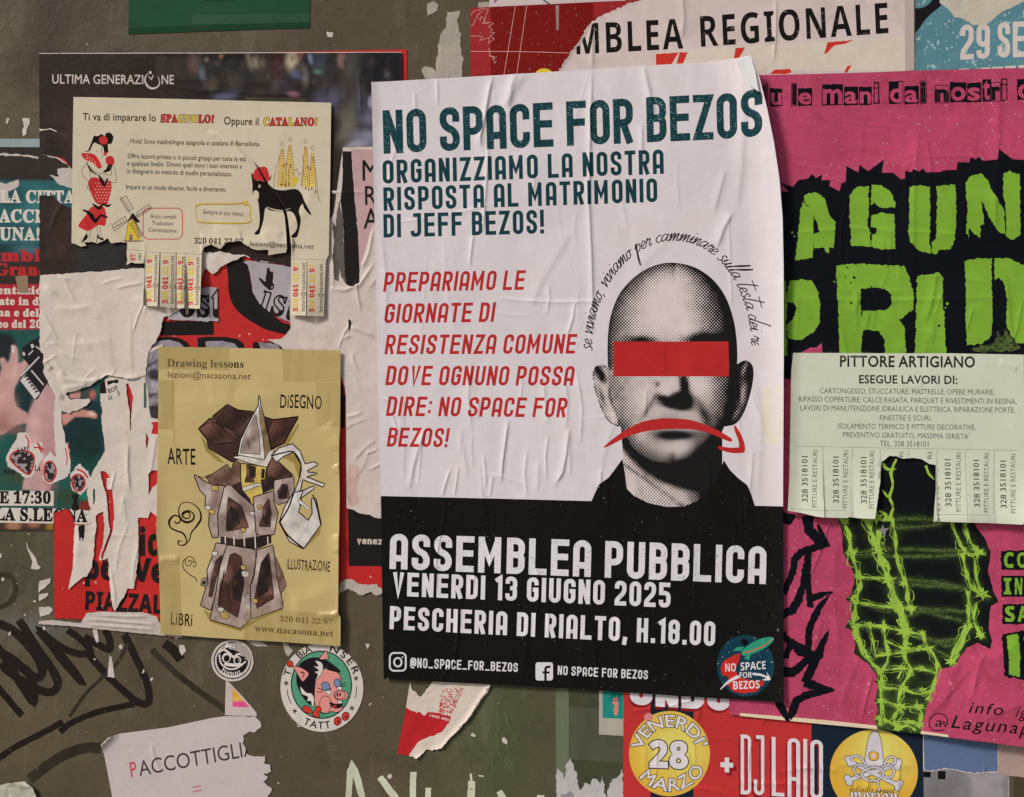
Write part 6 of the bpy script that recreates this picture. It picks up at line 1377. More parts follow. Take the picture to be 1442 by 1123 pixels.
lp.add('accordion_keys', [[z(zJ, q)] for q in ([(165, 500), (310, 350), (318, 358), (175, 508)], [(255, 455), (352, 570), (345, 580), (248, 465)], [(190, 310), (205, 330), (195, 350), (180, 330)], [(245, 255), (265, 250), (275, 275), (255, 290)], [(225, 335), (262, 300), (268, 308), (232, 342)], [(290, 265), (320, 290), (318, 300), (284, 274)])], paper((176, 170, 168), .42), kind='stuff')
lp.add('accordion_keys', [[z(zJ, [(198 + i * 17, 492 + i * 24), (222 + i * 17, 505 + i * 24), (214 + i * 17, 516 + i * 24), (206 + i * 17, 512 + i * 24), (200 + i * 17, 520 + i * 24), (192 + i * 17, 514 + i * 24), (200 + i * 17, 506 + i * 24)])] for i in range(6)], paper((30, 30, 32), .42), kind='stuff')
# time and place boxes
bx = lp.add('white_box', PG(z(zK, [(-400, 398), (428, 402), (428, 520), (-400, 516)])), LW)
lp.add('lettering', text('E 17:30', 'serif', z1(zK, 0, 497), z1(zK, 410, 500), 16, off=.035), BLK3, parent=bx)
lp.add('lettering', text('ORE', 'serif', z1(zK, -260, 497), z1(zK, -20, 497), 16, off=.035), BLK3, parent=bx)
bx = lp.add('white_box', PG(z(zK, [(-400, 526), (760, 548), (760, 665), (-400, 645)])), LW)
lp.add('lettering', text('SALA S.LEONA', 'serif', z1(zK, -190, 628), z1(zK, 694, 646), 17, off=.035), BLK3, parent=bx)
# torn round goggles on the white fringe
WG = paper((182, 172, 166), .6, .1, fibre=.6, name='goggle_white')
def gog(q, eye, k):
    b_ = lp.add('torn_patch', [[rough(z(zK, q), 1.1, 4, k)]], WG)
    lp.add('goggle_rim', [stroke(z(zK, eye), 2.2, smooth=4, closed=True)], LR, parent=b_); lp.add('goggle_glass', [[grow(catmull(z(zK, eye), 4, True), -1.2)]], paper((44, 38, 40), .3, .3, wear=(150, 140, 140), wear_amt=.50, wear_sc=260, name='goggle_glass_print'), parent=b_)
lp.add('torn_patch', [[rough(z(zJ, [(435, 630), (475, 680), (490, 760), (495, 880), (520, 980), (530, 1080), (560, 1123), (500, 1200), (445, 1180), (438, 1000), (432, 800)]), 1.0, 5, 13)]], WG)
gog([(50, 130), (90, 60), (130, 0), (150, -60), (215, -60), (260, 40), (300, 10), (340, 20), (330, 80), (350, 130), (310, 200), (260, 290), (210, 300), (150, 260), (60, 200)], [(85, 150), (110, 100), (170, 80), (250, 100), (275, 150), (255, 240), (225, 270), (150, 220)], 3)
gog([(350, 150), (400, 90), (440, 130), (480, 60), (540, 20), (560, 120), (560, 260), (520, 300), (450, 330), (400, 350), (340, 300)], [(355, 230), (370, 180), (410, 170), (445, 220), (440, 290), (400, 330), (360, 300)], 4)
gog([(560, 280), (600, 210), (640, 190), (700, 250), (720, 300), (690, 380), (640, 430), (580, 400), (560, 350)], [(570, 310), (610, 272), (660, 290), (675, 350), (640, 400), (590, 385)], 5)
lp.add('lettering', text('LAPC', 'serif', z1(zK, 140, 90), z1(zK, 245, 78), 5, off=.03), BLK3); lp.add('lettering', text('AAR', 'serif', z1(zK, 30, 255), z1(zK, 125, 280), 6, off=.03), BLK3); lp.add('lettering', text('LA', 'serif', z1(zK, 275, 240), z1(zK, 325, 245), 7, off=.03), BLK3)
lp.add('red_scratch', [stroke(z(zK, q), w, smooth=3) for q, w in (([(205, -40), (230, 10), (225, 60)], 2), ([(270, 60), (310, 60), (335, 100)], 2), ([(300, 20), (325, 60), (350, 80)], 2.5), ([(520, 60), (535, 140), (530, 200)], 1.6), ([(610, 230), (660, 250), (700, 300)], 2.4), ([(540, 30), (560, 150)], 1.2))], LR)
lp.add('red_figure', [[rough(z(zK, [(640, 490), (690, 470), (715, 480), (715, 560), (630, 548)]), .8, 4, 2)]], paper((110, 40, 36)))
lp.add('dark_figure', [[catmull(z(zK, [(570, 550), (585, 480), (570, 440), (600, 425), (628, 440), (615, 480), (630, 550)]), 3, True)]], BLK3)
lp.overlay('brown_tape', z(zF, [(105, 792), (188, 788), (190, 902), (126, 900)]), paper((128, 108, 84), .4, .1, name='brown_tape'), .4)
lp.build()

# dark crowd poster whose lower part is peeled to its white core
def hole(q, k): return rough(z(zK, q), .7, 5, k, 2)
ul = np.concatenate([np.array([(56.5, 76), (300, 75.5), (566, 74.5), (567, 206), (483, 208), (470, 300), (440, 372)]), z(zG, [(615, 735), (540, 712), (470, 702), (380, 692), (310, 660), (240, 690), (170, 720), (100, 780), (45, 740)]), np.array([(283, 400), (262, 430), (240, 446)]),
                     z(zJ, [(1300, 40), (1285, 90), (1278, 150), (1240, 225), (1180, 310), (1170, 400), (1160, 500), (1130, 510), (1050, 532), (950, 510), (850, 500), (800, 530), (740, 570), (640, 612), (530, 642), (560, 690), (715, 684), (725, 705), (690, 742), (600, 780), (545, 800), (505, 782), (480, 715), (435, 640), (385, 545), (352, 480), (352, 340), (322, 290)]),
                     np.array([(57, 430), (57, 276)]), z(zF, [(300, 262), (350, 265), (400, 310), (440, 335), (485, 352)]), np.array([(110, 290), (108, 240)]), z(zF, [(480, 90), (440, 30), (380, 0), (300, -10), (268, -15)])])
nn_ = len(ul); ti = set(range(5, nn_ - 13)) | set(range(nn_ - 12, nn_ - 2)); 
ul = rough_part(ul, ti - set(range(5, 7)), 1.0, 5, 8, 2)
def crowd(x, y):
    sh = [('e', 100, 180, 60, 30, -.6, .9, (60, 46, 44), .8), ('e', 75, 230, 14, 40, 0, .9, (30, 26, 24), .8), ('e', 85, 330, 20, 60, .2, .9, (56, 42, 36), .7), ('p', z(zF, [(530, 600), (1000, 560), (1000, 740), (500, 780)]), 5, (42, 42, 42), 1),
          ('e', 140, 110, 50, 30, .3, .9, (44, 36, 32), .8), ('p', [(260, 76), (480, 76), (480, 150), (260, 142)], 6, (38, 34, 32), 1)]
    r4 = random.Random(9)
    for cx, cy, rx, ry, c in [(275, 90, 8, 14, (90, 70, 66)), (287, 104, 5, 9, (98, 110, 120)), (292, 86, 3, 3, (150, 130, 118)), (300, 95, 12, 18, (34, 30, 28)), (320, 90, 9, 16, (28, 26, 26)), (312, 80, 2.5, 4, (136, 98, 84)), (340, 100, 14, 20, (30, 28, 28)), (352, 88, 3.5, 11, (118, 106, 92)), (361, 90, 5, 10, (130, 118, 104)), (371, 92, 4, 9, (96, 84, 76)), (375, 108, 14, 14, (46, 38, 32)), (392, 95, 10, 18, (58, 30, 28)), (412, 86, 8, 14, (156, 144, 122)), (418, 106, 8, 6, (80, 86, 116)), (424, 80, 4, 6, (150, 96, 76)), (432, 86, 7, 12, (34, 32, 34)), (430, 108, 5, 14, (90, 88, 84)), (438, 84, 3, 8, (104, 116, 136)),
                              (452, 88, 10, 16, (48, 58, 66)), (449, 103, 6, 3, (78, 122, 112)), (452, 118, 8, 16, (44, 38, 34)), (468, 92, 8, 20, (38, 36, 36)), (482, 86, 6, 10, (120, 96, 88)), (498, 90, 12, 20, (70, 64, 62)), (488, 128, 10, 14, (52, 42, 34)), (520, 100, 20, 28, (34, 34, 36)), (545, 96, 20, 34, (26, 28, 34)), (546, 106, 3, 3, (90, 106, 116)), (330, 118, 14, 10, (60, 56, 50)), (300, 118, 8, 10, (74, 64, 54)),
                              (318, 137, 16, 6, (82, 84, 110)), (360, 134, 20, 8, (44, 40, 36)), (398, 122, 16, 10, (50, 44, 52)), (414, 134, 8, 4, (112, 78, 86)), (466, 148, 24, 20, (78, 76, 96)), (492, 160, 18, 40, (56, 48, 40)), (488, 178, 14, 26, (96, 92, 84)), (512, 150, 12, 22, (62, 60, 74)), (520, 168, 12, 10, (90, 88, 106)), (515, 196, 18, 12, (118, 118, 136)), (500, 206, 14, 6, (140, 136, 146)), (523, 145, 4, 8, (140, 140, 150)), (470, 180, 10, 16, (40, 36, 34))]:
        sh.append(('e', cx, cy, rx, ry, r4.uniform(-.3, .3), .7, c, .9))
    for i in range(60):
        cx = r4.uniform(262, 560); cy = r4.uniform(76, 130); v = r4.uniform(.5, 1.6)
        sh.append(('e', cx, cy, r4.uniform(1.5, 5), r4.uniform(3, 9), r4.uniform(-.4, .4), .7, (44 * v, 38 * v, 36 * v), .6))
    return paint_fn((42, 34, 31), sh, .16, 10, 12)(x, y)
peel = np.concatenate([z(zF, [(200, 790), (268, 790), (330, 782), (430, 778), (480, 772), (560, 770), (700, 760), (800, 748), (880, 738), (960, 745), (1010, 690), (1100, 640)]), z(zG, [(-40, 600), (60, 640), (150, 632), (250, 655), (300, 650), (380, 690), (470, 702), (615, 735)]), np.array([(470, 400), (700, 300), (700, 40), (0, 40), (0, 380)])])
peel = rough_part(peel, set(range(0, 19)), .9, 5, 6, 2)
CORE = paper((184, 174, 164), .6, .10, fibre=.6, name='peeled_core', stain=(170, 154, 144))
wr = [ridge(z(zJ, q), w, a, .6) for q, w, a in [([(350, 380), (400, 430), (420, 445)], 2, 1.6), ([(480, 470), (520, 520), (620, 545), (740, 545), (800, 520)], 3, 2.4), ([(500, 600), (600, 590), (700, 575)], 3, 1.8), ([(380, 560), (450, 620), (510, 670)], 3, 2.6), ([(420, 340), (470, 430), (520, 500)], 3, 1.2), ([(800, 520), (860, 502), (1000, 525), (1120, 505)], 3, 2.0), ([(540, 260), (700, 250), (880, 215)], 4, .9),
      ([(1040, 0), (1040, 300), (1050, 500)], 3, .8), ([(850, 60), (880, 300), (900, 480)], 5, .8)]] + [ridge(z(zF, q), 3, 1.2, .6) for q in ([(380, 1000), (480, 1010), (600, 990)], [(900, 930), (1000, 960), (1060, 1000)], [(310, 860), (380, 900)])]
wr += creases(20, (60, 390, 220, 540), 9, spread=1.2, L=(15, 60), W=(1, 2), amp=(.3, 1.0))
ulH = hsum(bumps(70, .6, 3), bumps(24, .35, 8), *wr, ridge(z(zB, [(-230, 560), (20, 605), (160, 600), (400, 625), (600, 628), (740, 640)]), 1.6, .9), ridge(z(zB, [(1060, 470), (1068, 600), (1072, 780)]), 1.6, .9), ridge(z(zF, [(430, 300), (370, 400), (345, 500)]), 2, .8))
up = Sheet('crowd_poster', 'dark poster with a crowd picture and ULTIMA GENERAZIONE lettering, peeled to white paper below', 'poster', ul, 3.4, CORE, H=ulH, grid=8, fine=2.6)
PHD = paper(None, .40, .14, attr=True, gloss=.16, fibre=.4, name='dark_photo_print')
up.add('crowd_picture', [[peel]], PHD, paint=crowd, dens=2.6)
up.add('white_edge', PG([(40, 74), (300, 73.5), (580, 72.5), (580, 75.2), (566.3, 75.2), (300, 76.6), (40, 77)]), LW)
LG = paper((176, 162, 156), .45, .08, name='title_white')
up.add('title', text('ULTIMA GENERAZI', 'sans', z1(zA, 347, 556), z1(zA, 955, 560), 12.6, off=.014), LG)
up.add('title', text('NE', 'sans', z1(zA, 1066, 560), z1(zA, 1153, 560), 12.6, off=.014), LG)
up.add('title_emblem', [stroke(z(zA, [(985, 488), (965, 510), (962, 545), (985, 580), (1020, 588), (1050, 570), (1056, 540), (1045, 510)]), [.8, 1.8, 2.6, 3, 2.6, 2, 1.2, .8], smooth=4), stroke(z(zA, [(985, 510), (1003, 530), (1015, 500)]), 1.4), [z(zA, ellipse(996, 484, 10, 10, 0, 10))]], LG)
up.add('tear_mark', [[rough(z(zA, q), .6, 3, i, 1.5)] for i, q in enumerate([[(262, 850), (300, 858), (345, 852), (385, 872), (372, 872), (330, 860), (290, 866), (262, 870)]])], CORE)
up.overlay('clear_tape', z(zB, [(-280, 520), (760, 560), (1080, 740), (1080, 470), (1060, 440), (940, 430), (-280, 380)]), tape_mat(alpha=.015))
up.build()

# white column left behind by a peeled poster, the scarlet one showing through its gaps
co_ = np.concatenate([z(zK, [(795, -440), (1000, -640), (1290, -760), (1290, 612), (1250, 610), (1195, 560), (1172, 618), (1095, 612), (1100, 800), (1098, 960), (1088, 1000)]), np.array([(192, 815), (189.7, 828.5), (181, 828.5), (173.4, 843), (162.5, 861.7), (157, 843), (154, 800)]),
     z(zK, [(865, 1000), (863, 930), (800, 955), (790, 940), (805, 880), (825, 780), (830, 650), (820, 560), (765, 600), (765, 700), (750, 800), (750, 900), (735, 960), (735, 1000), (690, 1080), (640, 1080)]), z(zN, [(405, 75), (375, 95), (328, 135), (345, 50)]), z(zK, [(575, 1040), (590, 900), (592, 700), (600, 668), (726, 664), (728, 556), (700, 480), (690, 400), (715, 300), (740, 250), (800, 150), (835, 90), (830, 0), (815, -100), (805, -240)])])
co_ = rough_part(co_, set(range(3, len(co_))), .8, 5, 15, 2)
holes = [hole([(795, 245), (845, 250), (875, 300), (850, 300), (850, 390), (895, 390), (910, 600), (890, 730), (850, 850), (815, 940), (800, 925), (850, 800), (875, 700), (860, 600), (850, 450), (820, 350)], 3), hole([(1180, 265), (1205, 240), (1256, 235), (1256, 335), (1205, 380), (1180, 440)], 4), hole([(740, 390), (755, 385), (760, 460), (750, 510), (740, 500)], 5),
         rough(z(zJ, [(1005, 565), (1020, 560), (1058, 665), (1045, 800), (1042, 930), (1035, 930), (1030, 780), (1008, 650)]), .5, 4, 6, 2), rough(z(zJ, [(1160, 950), (1180, 1000), (1165, 1080), (1155, 1040)]), .4, 4, 7, 2)]
cp = Sheet('white_peeled_sheet', 'tall column of torn white paper hanging left of the gold poster over the scarlet one', 'paper remains', [co_] + holes, 2.5, CORE, H=hsum(*creases(14, (140, 530, 225, 830), 3, L=(20, 90)), bumps(40, .7, 23), bumps(14, .25, 4), ridge(z(zK, [(600, 1010), (640, 700), (650, 600)]), 4, 1.0), ridge(z(zK, [(700, 745), (1080, 750)]), 2, .6), ridge(z(zK, [(1000, -200), (1010, 300), (1000, 600)]), 5, .7)), grid=7)
cp.add('bridge_picture', [[rough(z(zJ, [(1110, 420), (1110, 385), (1150, 345), (1240, 290), (1290, 280), (1290, 850), (1195, 830), (1180, 720), (1170, 620), (1150, 520), (1130, 470)]), .8, 5, 5, 2)]], paper(None, .5, .15, attr=True, fibre=.4), paint=paint_fn((120, 116, 124), [('e', 218, 528, 9, 8, 0, .3, (48, 46, 50), 1), ('p', z(zJ, [(1175, 745), (1290, 720), (1290, 860), (1190, 830)]), 1.5, (50, 46, 46), 1), ('p', z(zJ, [(1160, 660), (1270, 620), (1270, 640), (1165, 680)]), .8, (60, 58, 62), 1), ('e', 208, 515, 12, 2.5, -.4, .7, (60, 56, 60), .8), ('p', z(zJ, [(1150, 440), (1270, 360), (1270, 372), (1155, 458)]), .5, (50, 48, 52), .9), ('e', 214, 545, 10, 7, 0, .8, (150, 146, 150), .7)], .4, 4, 5), dens=2.5)
cp.add('red_strip', PG(z(zJ, [(1200, 870), (1290, 862), (1290, 968), (1200, 960), (1215, 900)])), REDL); cp.add('green_strip', PG(z(zJ, [(1142, 560), (1158, 555), (1165, 690), (1162, 758), (1142, 756)])), paper((56, 84, 70)))
cp.add('black_print', [[rough(z(zJ, q), .5, 3, i, 1.5)] for i, q in enumerate([[(775, 560), (835, 535), (845, 600), (845, 640), (782, 640), (770, 600)], [(850, 545), (940, 530), (945, 560), (900, 560), (855, 580)], [(800, 745), (812, 750), (815, 800), (806, 820)]])], BLK3)
cp.add('worn_lettering', text('BOP', 'bold', z1(zJ, 865, 645), z1(zJ, 942, 612), 6.5), BLK3); cp.add('worn_lettering', text('GA', 'bold', z1(zJ, 862, 695), z1(zJ, 895, 690), 6), BLK3); cp.add('worn_lettering', text('6', 'bold', z1(zJ, 945, 660), z1(zJ, 958, 655), 7), BLK3)
cp.add('black_spike', [[rough(z(zK, q), .6, 3, 9, 1.5)] for q in ([(625, 670), (680, 670), (672, 760), (660, 808), (650, 765), (640, 800), (630, 740)],)], BLK3)
cp.add('faded_box', [offset_path(z(zK, [(735, 560), (1000, 570), (1000, 665), (735, 662)]), 1.2, True)] + text('RDO', 'serif', z1(zK, 770, 645), z1(zK, 985, 652), 13, off=.02), paper((180, 172, 164)))
cp.build()
scrap('wrinkled white paper edge along the bottom of the scarlet poster', z(zN, [(186, 284), (250, 280), (310, 286), (385, 296), (405, 262), (412, 248), (470, 240), (560, 242), (680, 244), (745, 262), (765, 300), (800, 340), (870, 350), (866, 362), (760, 352), (560, 332), (330, 308), (186, 298)]), paper((168, 158, 152), .6, .1, fibre=.6, name='wrinkled_edge_paper'), 2.3, .5, 5, 31,
      H=hsum(ridge(z(zN, [(410, 275), (500, 280), (620, 290), (740, 300)]), 1.6, 1.8), ridge(z(zN, [(420, 300), (560, 310), (740, 325)]), 1.6, 1.6), ridge(z(zN, [(450, 255), (600, 262), (700, 262)]), 1.6, 1.4), bumps(12, .5, 7))).build()
for i, (lab, q) in enumerate([('upper white chip of three, left of the scarlet poster near its foot', [(186, 95), (245, 82), (240, 100), (205, 135), (186, 152)]), ('middle white chip of three, left of the scarlet poster near its foot', [(186, 160), (225, 152), (232, 165), (190, 190), (186, 185)]), ('lowest and widest white chip left of the scarlet poster near its foot', [(186, 218), (240, 218), (252, 232), (235, 255), (190, 266)])]):
    scrap(lab, z(zN, q), FL, 1.0, .8, 4, 60 + i).build()

# right hand remains: white strip with black stripe and lilac fragment
ro = rough_part(np.concatenate([np.array([(455, 176)]), z(zB, [(880, 830), (905, 808), (945, 860), (950, 900)]), np.array([(484, 200), (545, 196), (548, 734)]), z(zQ, [(290, 478), (270, 475), (210, 452), (150, 440), (80, 408)]), np.array([(487.5, 560), (486, 545), (470, 500), (440, 496)]), z(zH, [(770, 645), (735, 620), (690, 600), (665, 588), (740, 585), (775, 560), (805, 520), (800, 430), (800, 300), (860, 200)])]), {0, 1, 2, 3, 4, 7, 8, 9, 10, 11, 14, 15, 16, 17, 18, 19, 20, 21}, .9, 5, 19, 2)
rr = Sheet('white_strip_remains', 'torn white paper strip with black stripe between the cream flyer and the big poster', 'paper remains', ro, 2.7, paper((182, 170, 162), .6, .12, fibre=.6, name='strip_core', stain=(160, 148, 138)),
           H=hsum(*creases(16, (470, 200, 540, 700), 3, spread=.5, L=(15, 60)), bumps(40, .5, 33), bumps(12, .25, 3), *[ridge(z(zG, q), 1.8, a) for q, a in (([(860, 235), (950, 245), (1100, 240)], 1.2), ([(860, 870), (960, 885), (1060, 850), (1160, 700)], 1.8), ([(890, 400), (888, 700), (890, 900)], 1.0), ([(1075, 740), (1120, 640), (1150, 470)], 1.6))], *[ridge(z(zR, q), 1.8, a) for q, a in (([(110, 280), (180, 305), (280, 350)], 2.2), ([(75, 880), (180, 850)], 1.2), ([(60, 355), (105, 345)], 1.2))]), grid=7)
rr.add('black_stripe', [[rough(z(zG, [(948, -30), (1008, -30), (1015, 100), (1030, 300), (1050, 500), (1060, 700), (1062, 835), (1010, 862), (978, 852), (960, 790), (958, 600), (955, 450), (935, 300), (950, 150)]), .4, 5, 3, 2)]], BLK3)
rr.add('grey_smear', [[rough(z(zG, [(930, 300), (955, 420), (958, 600), (962, 760), (975, 850), (940, 800), (930, 740), (925, 830), (893, 815), (890, 700), (882, 660), (895, 560), (878, 430), (905, 460), (912, 360)]), .8, 4, 4, 1.6)]], paper((86, 80, 74), .6, .3, fibre=.6))
li = rr.add('lilac_fragment', [[rough_part(z(zG, [(1010, -40), (1260, -40), (1260, 430), (1150, 452), (1110, 590), (1090, 650), (1060, 750), (1050, 480), (1030, 280)]), {3, 4, 5}, .8, 4, 4, 2)]], paper((164, 136, 136), .5, .1, name='lilac_print'))
for ch, x0, x1, yb, yt in (('M', 1070, 1195, 165, 32), ('R', 1088, 1175, 325, 202), ('A', 1088, 1190, 480, 350)):
    rr.add('lettering', text(ch, 'sans', z1(zG, x0, yb), z1(zG, x1, yb - 2), (yb - yt) / 4.68, off=.008), BLK3, parent=li)
rr.add('black_mark', [[rough(z(zR, q), .5, 3, i, 1.5)] for i, q in enumerate([[(98, 232), (112, 240), (120, 262), (110, 300), (106, 325), (98, 290)], [(75, -10), (160, -20), (140, 15), (110, 20)]])], BLK3)
rr.add('pink_stain', [[rough(z(zQ, [(90, 150), (150, 150), (160, 400), (85, 395)]), 2, 8, 4)]], paper((176, 150, 140), .6, .12, fibre=.6))
rr.build()
scrap('black torn sliver sticking out from behind the right side of the gold poster', z(zR, [(45, 660), (62, 680), (70, 740), (85, 722), (75, 760), (72, 945), (45, 950)]), BLK3, 1.6, .5, 3, 38).build()
# lilac scraps with outlined letters
LIL = paper((150, 143, 148), .5, .14, fibre=.5, name='lilac_scrap')
for lab, q, tx in (('grey lilac scrap with outlined letters hanging below the flyer tabs', z(zG, [(-60, 880), (0, 870), (125, 868), (128, 1090), (60, 1092), (-60, 1085), (-200, 1080), (-190, 1010), (-130, 1000)]), ('ost', z1(zG, -130, 1055), z1(zG, 160, 1060), 42)),
                   ('pale torn scrap with black outlined letters between the two sets of tabs', z(zG, [(300, 690), (400, 700), (500, 712), (620, 735), (640, 900), (640, 1100), (570, 1085), (480, 1040), (400, 975), (358, 900), (345, 790), (330, 740)]), ('ist', z1(zG, 390, 1010), z1(zG, 640, 1090), 40)),
                   ('light triangular scrap hanging just below the torn edge of the flyer', z(zG, [(40, 610), (150, 640), (250, 660), (190, 700), (140, 730), (100, 778), (45, 742)]), None)):
    s_ = scrap(lab, q, LIL if tx else paper((150, 140, 138), .6, .1, fibre=.5), 2.4, 1.0, 5, len(lab)); 
    if tx:
        g_ = text(tx[0], 'serif', tx[1], tx[2], tx[3], off=.01)
        s_.add('outlined_letters', [offset_path(c, 1.4, True) for q_ in g_ for c in q_], BLK3)
        s_.add('black_letters', g_, BLK3, clip=z(zG, [(-300, 1000), (240, 1010), (800, 1020), (800, 1200), (-300, 1200)]))
        if tx[0] == 'ist': s_.add('black_mark', [[rough(z(zG, [(450, 740), (465, 732), (475, 760), (492, 765), (490, 850), (470, 882), (445, 870), (400, 820), (395, 800), (440, 830)]), .6, 3, 4, 1.5)]], BLK3)
    s_.build()
# ------------------------------------------------------------------ cream language flyer with tear-off tabs
CR = paper((179, 169, 147), .52, .07, gloss=.3, fibre=.3, name='cream_paper')
fo = np.concatenate([np.array([(105.8, 138.5), (240, 141), (467.5, 146.8), (466, 250), (464, 360), (460, 368), (457.2, 446.5)]), z(zG, [(723, 1058), (720, 700), (718, 700), (716, 1056), (613, 1052), (613, 700), (616, 640), (618, 600), (606, 520), (597, 440), (586, 380), (566, 325), (540, 278), (505, 232), (470, 200), (440, 145), (400, 78), (366, 38), (392, 84), (424, 142), (448, 192), (478, 228), (518, 278), (553, 342), (572, 402), (583, 520), (590, 610), (580, 640), (520, 650), (462, 656), (465, 625), (380, 622), (330, 600), (280, 566), (200, 570), (150, 618), (90, 590), (45, 606), (30, 640)]),
     z(zF, [(1335, 1012), (1240, 1006), (1232, 1010), (1177, 1005), (1173, 640), (1168, 640), (1165, 1005), (1070, 998), (1068, 640), (1062, 640), (1056, 996), (960, 990), (964, 712), (900, 712), (878, 704), (846, 722), (848, 572), (800, 572), (745, 578), (722, 546), (695, 562), (650, 582), (610, 570), (565, 572), (580, 596), (545, 602), (483, 578)])])
tear_ix = set(range(34, 44)) | set(range(len(fo) - 12, len(fo) - 1))
fo = rough_part(fo, tear_ix, .7, 4, 5, 1.8)
def crH(x, y):
    r = 1.0 * fbm(x, y, 90, 71, 2) + .3 * fbm(x, y, 30, 72, 2)
    for f in CRR: r = r + f(x, y)
    k = np.searchsorted([205.5, 228, 250.5, 263.5, 290, 400, 433.5], x); w = np.clip((y - 355) / 80, 0, 1)
    tl = np.array([1.6, 3.4, -3, 2.5, 4, 0, 2.8, -2.6])[k]; md = np.array([193, 216, 239, 257, 275, 350, 423, 446])[k]
    r = r + w * (3.5 + tl * (x - md) / 11)
    r = r + 3.0 * np.clip(1 - np.abs(y - 345) / 26, 0, 1) ** 2 * (x > 285) * (x < 415)
    return r
CRR = [ridge(z(zB, [(70, 872), (130, 890), (240, 960), (320, 1050), (400, 1110)]), 2.0, 1.6, .7), ridge(z(zG, [(100, 470), (220, 490), (290, 520)]), 6, 1.2), ridge(z(zG, [(420, 540), (470, 510), (560, 520)]), 8, 1.4), ridge(z(zF, [(960, 570), (965, 640), (960, 720)]), 1.5, .8), ridge(z(zG, [(280, 510), (285, 560), (295, 600)]), 1.8, 1.2), ridge([(110, 290), (125, 320), (128, 342)], 5, 1.0), ridge([(400, 330), (430, 300), (445, 250)], 6, .8)]
cf = Sheet('language_flyer', 'cream flyer for Spanish and Catalan lessons with a donkey drawing and tear-off tabs', 'flyer', fo, 6.2, CR, H=crH, grid=6, fine=2.2)
HI = paper((34, 27, 22), .5, name='hand_ink'); FR = paper((170, 40, 40), .48, name='flyer_red'); FY = paper((184, 158, 52), .48, name='flyer_yellow'); FB = paper((24, 20, 18), .46, name='flyer_black'); DK = paper((110, 60, 30), .5, name='brown_line')
tabs_ = []
for a, b in ((206, 226.5), (228.3, 249.3), (250.8, 262.8), (263.5, 289)): tabs_.append(cf.add('tear_off_tab', PG([(a, 358), (b, 358), (b, 460), (a, 460)]), CR))
for a, b in ((411, 433.6), (434.2, 459)): tabs_.append(cf.add('tear_off_tab', PG([(a, 368), (b, 368), (b, 460), (a, 460)]), CR))
HT_ = lambda s_, p0, p1, cap, **k: cf.add('text_line', text(s_, 'sans', p0, p1, cap, jit=.05, **k), HI)
HT_('Ti va di imparare lo', (118.8, 171), (222, 172.6), 10, off=.018); HT_('Oppure il', (316.7, 177), (366.5, 178), 10.5, off=.018)
HT_('!', (182, 201), (183.5, 201), (0, 6.5), res=2); HT_('Hola! Sono madrelingua spagnola e catalana di Barcellona.', (185.5, 203.5), (368, 207.7), 6.6, off=.016, res=2)
HT_('Offro lezioni private o in piccoli gruppi per tutte le età', (181.5, 224.3), (348, 229), 6.6, off=.016, res=2); HT_('e qualsiasi livello. Dimmi quali sono i tuoi interessi e', (181, 234.7), (342.5, 239), 6.6, off=.016, res=2)
HT_('io disegnerò un metodo di studio personalizzato.', (180, 245.3), (329, 250), 6.6, off=.016, res=2); HT_('Impara in un modo diverso, facile e divertente.', (179, 267.5), (320.5, 271.5), 6.6, off=.016, res=2)
HT_('Aiuto compiti', (213.7, 308.7), (250.4, 309.3), 6, off=.008, res=2); HT_('Traduzioni', (216, 318.3), (246, 319), 6, off=.008, res=2); HT_('Conversazione', (210.5, 327.5), (251, 329), 6, off=.008, res=2)
HT_('Sempre al tuo ritmo!', (287.5, 302.3), (345, 306), 6.2, off=.008, res=2); HT_('lezioni@nacasona.net', (353.7, 347.6), (442.8, 351.6), 6.8, off=.01, res=2)
cf.add('phone_number', text('320 041 22 97', 'serif', (275, 344.3), (345, 346), 8, off=.01, res=2), FB)
def poly_word(w_, p0, p1, cap, cols):
    gs = text(w_, 'serif', p0, p1, cap, off=.03, track=.05)
    ci_ = list(_ci); cf.add('word_outline', [offset_path(c, 1.1, True) for g_ in gs for c in g_] + gs, FB)
    for c_, m in (('r', FR), ('y', FY)):
        cf.add('word_fill', [g_ for g_, i_ in zip(gs, ci_) if cols[i_] == c_], m)
poly_word('SPAGNOLO?', (228, 173.6), (303.5, 174.6), 10.3, 'rrryyrrrr'[:0] + 'rrryyyrrr'); poly_word('CATALANO?', (372, 178.4), (449, 178.8), 10.5, 'yrrryrryy'[:0] + 'yrryrryryr'[:0] + 'yyrrrryrry'[:0] + 'yrrryrrry')
q = rrect(203.5, 294.5, 259, 338, 8); cf.add('red_box', [offset_path(q, 1.3, True)], FR)
q = catmull(z(zG, [(-10, 330), (60, 318), (250, 318), (325, 302), (300, 322), (345, 330), (343, 390), (340, 438), (200, 446), (20, 438), (-8, 420), (-12, 370)]), 4, True); cf.add('speech_bubble', [offset_path(q + np.array([.6, 1.2]), 1.4, True)], paper((120, 104, 60))); cf.add('speech_bubble', [offset_path(q, 1.6, True)], FY)
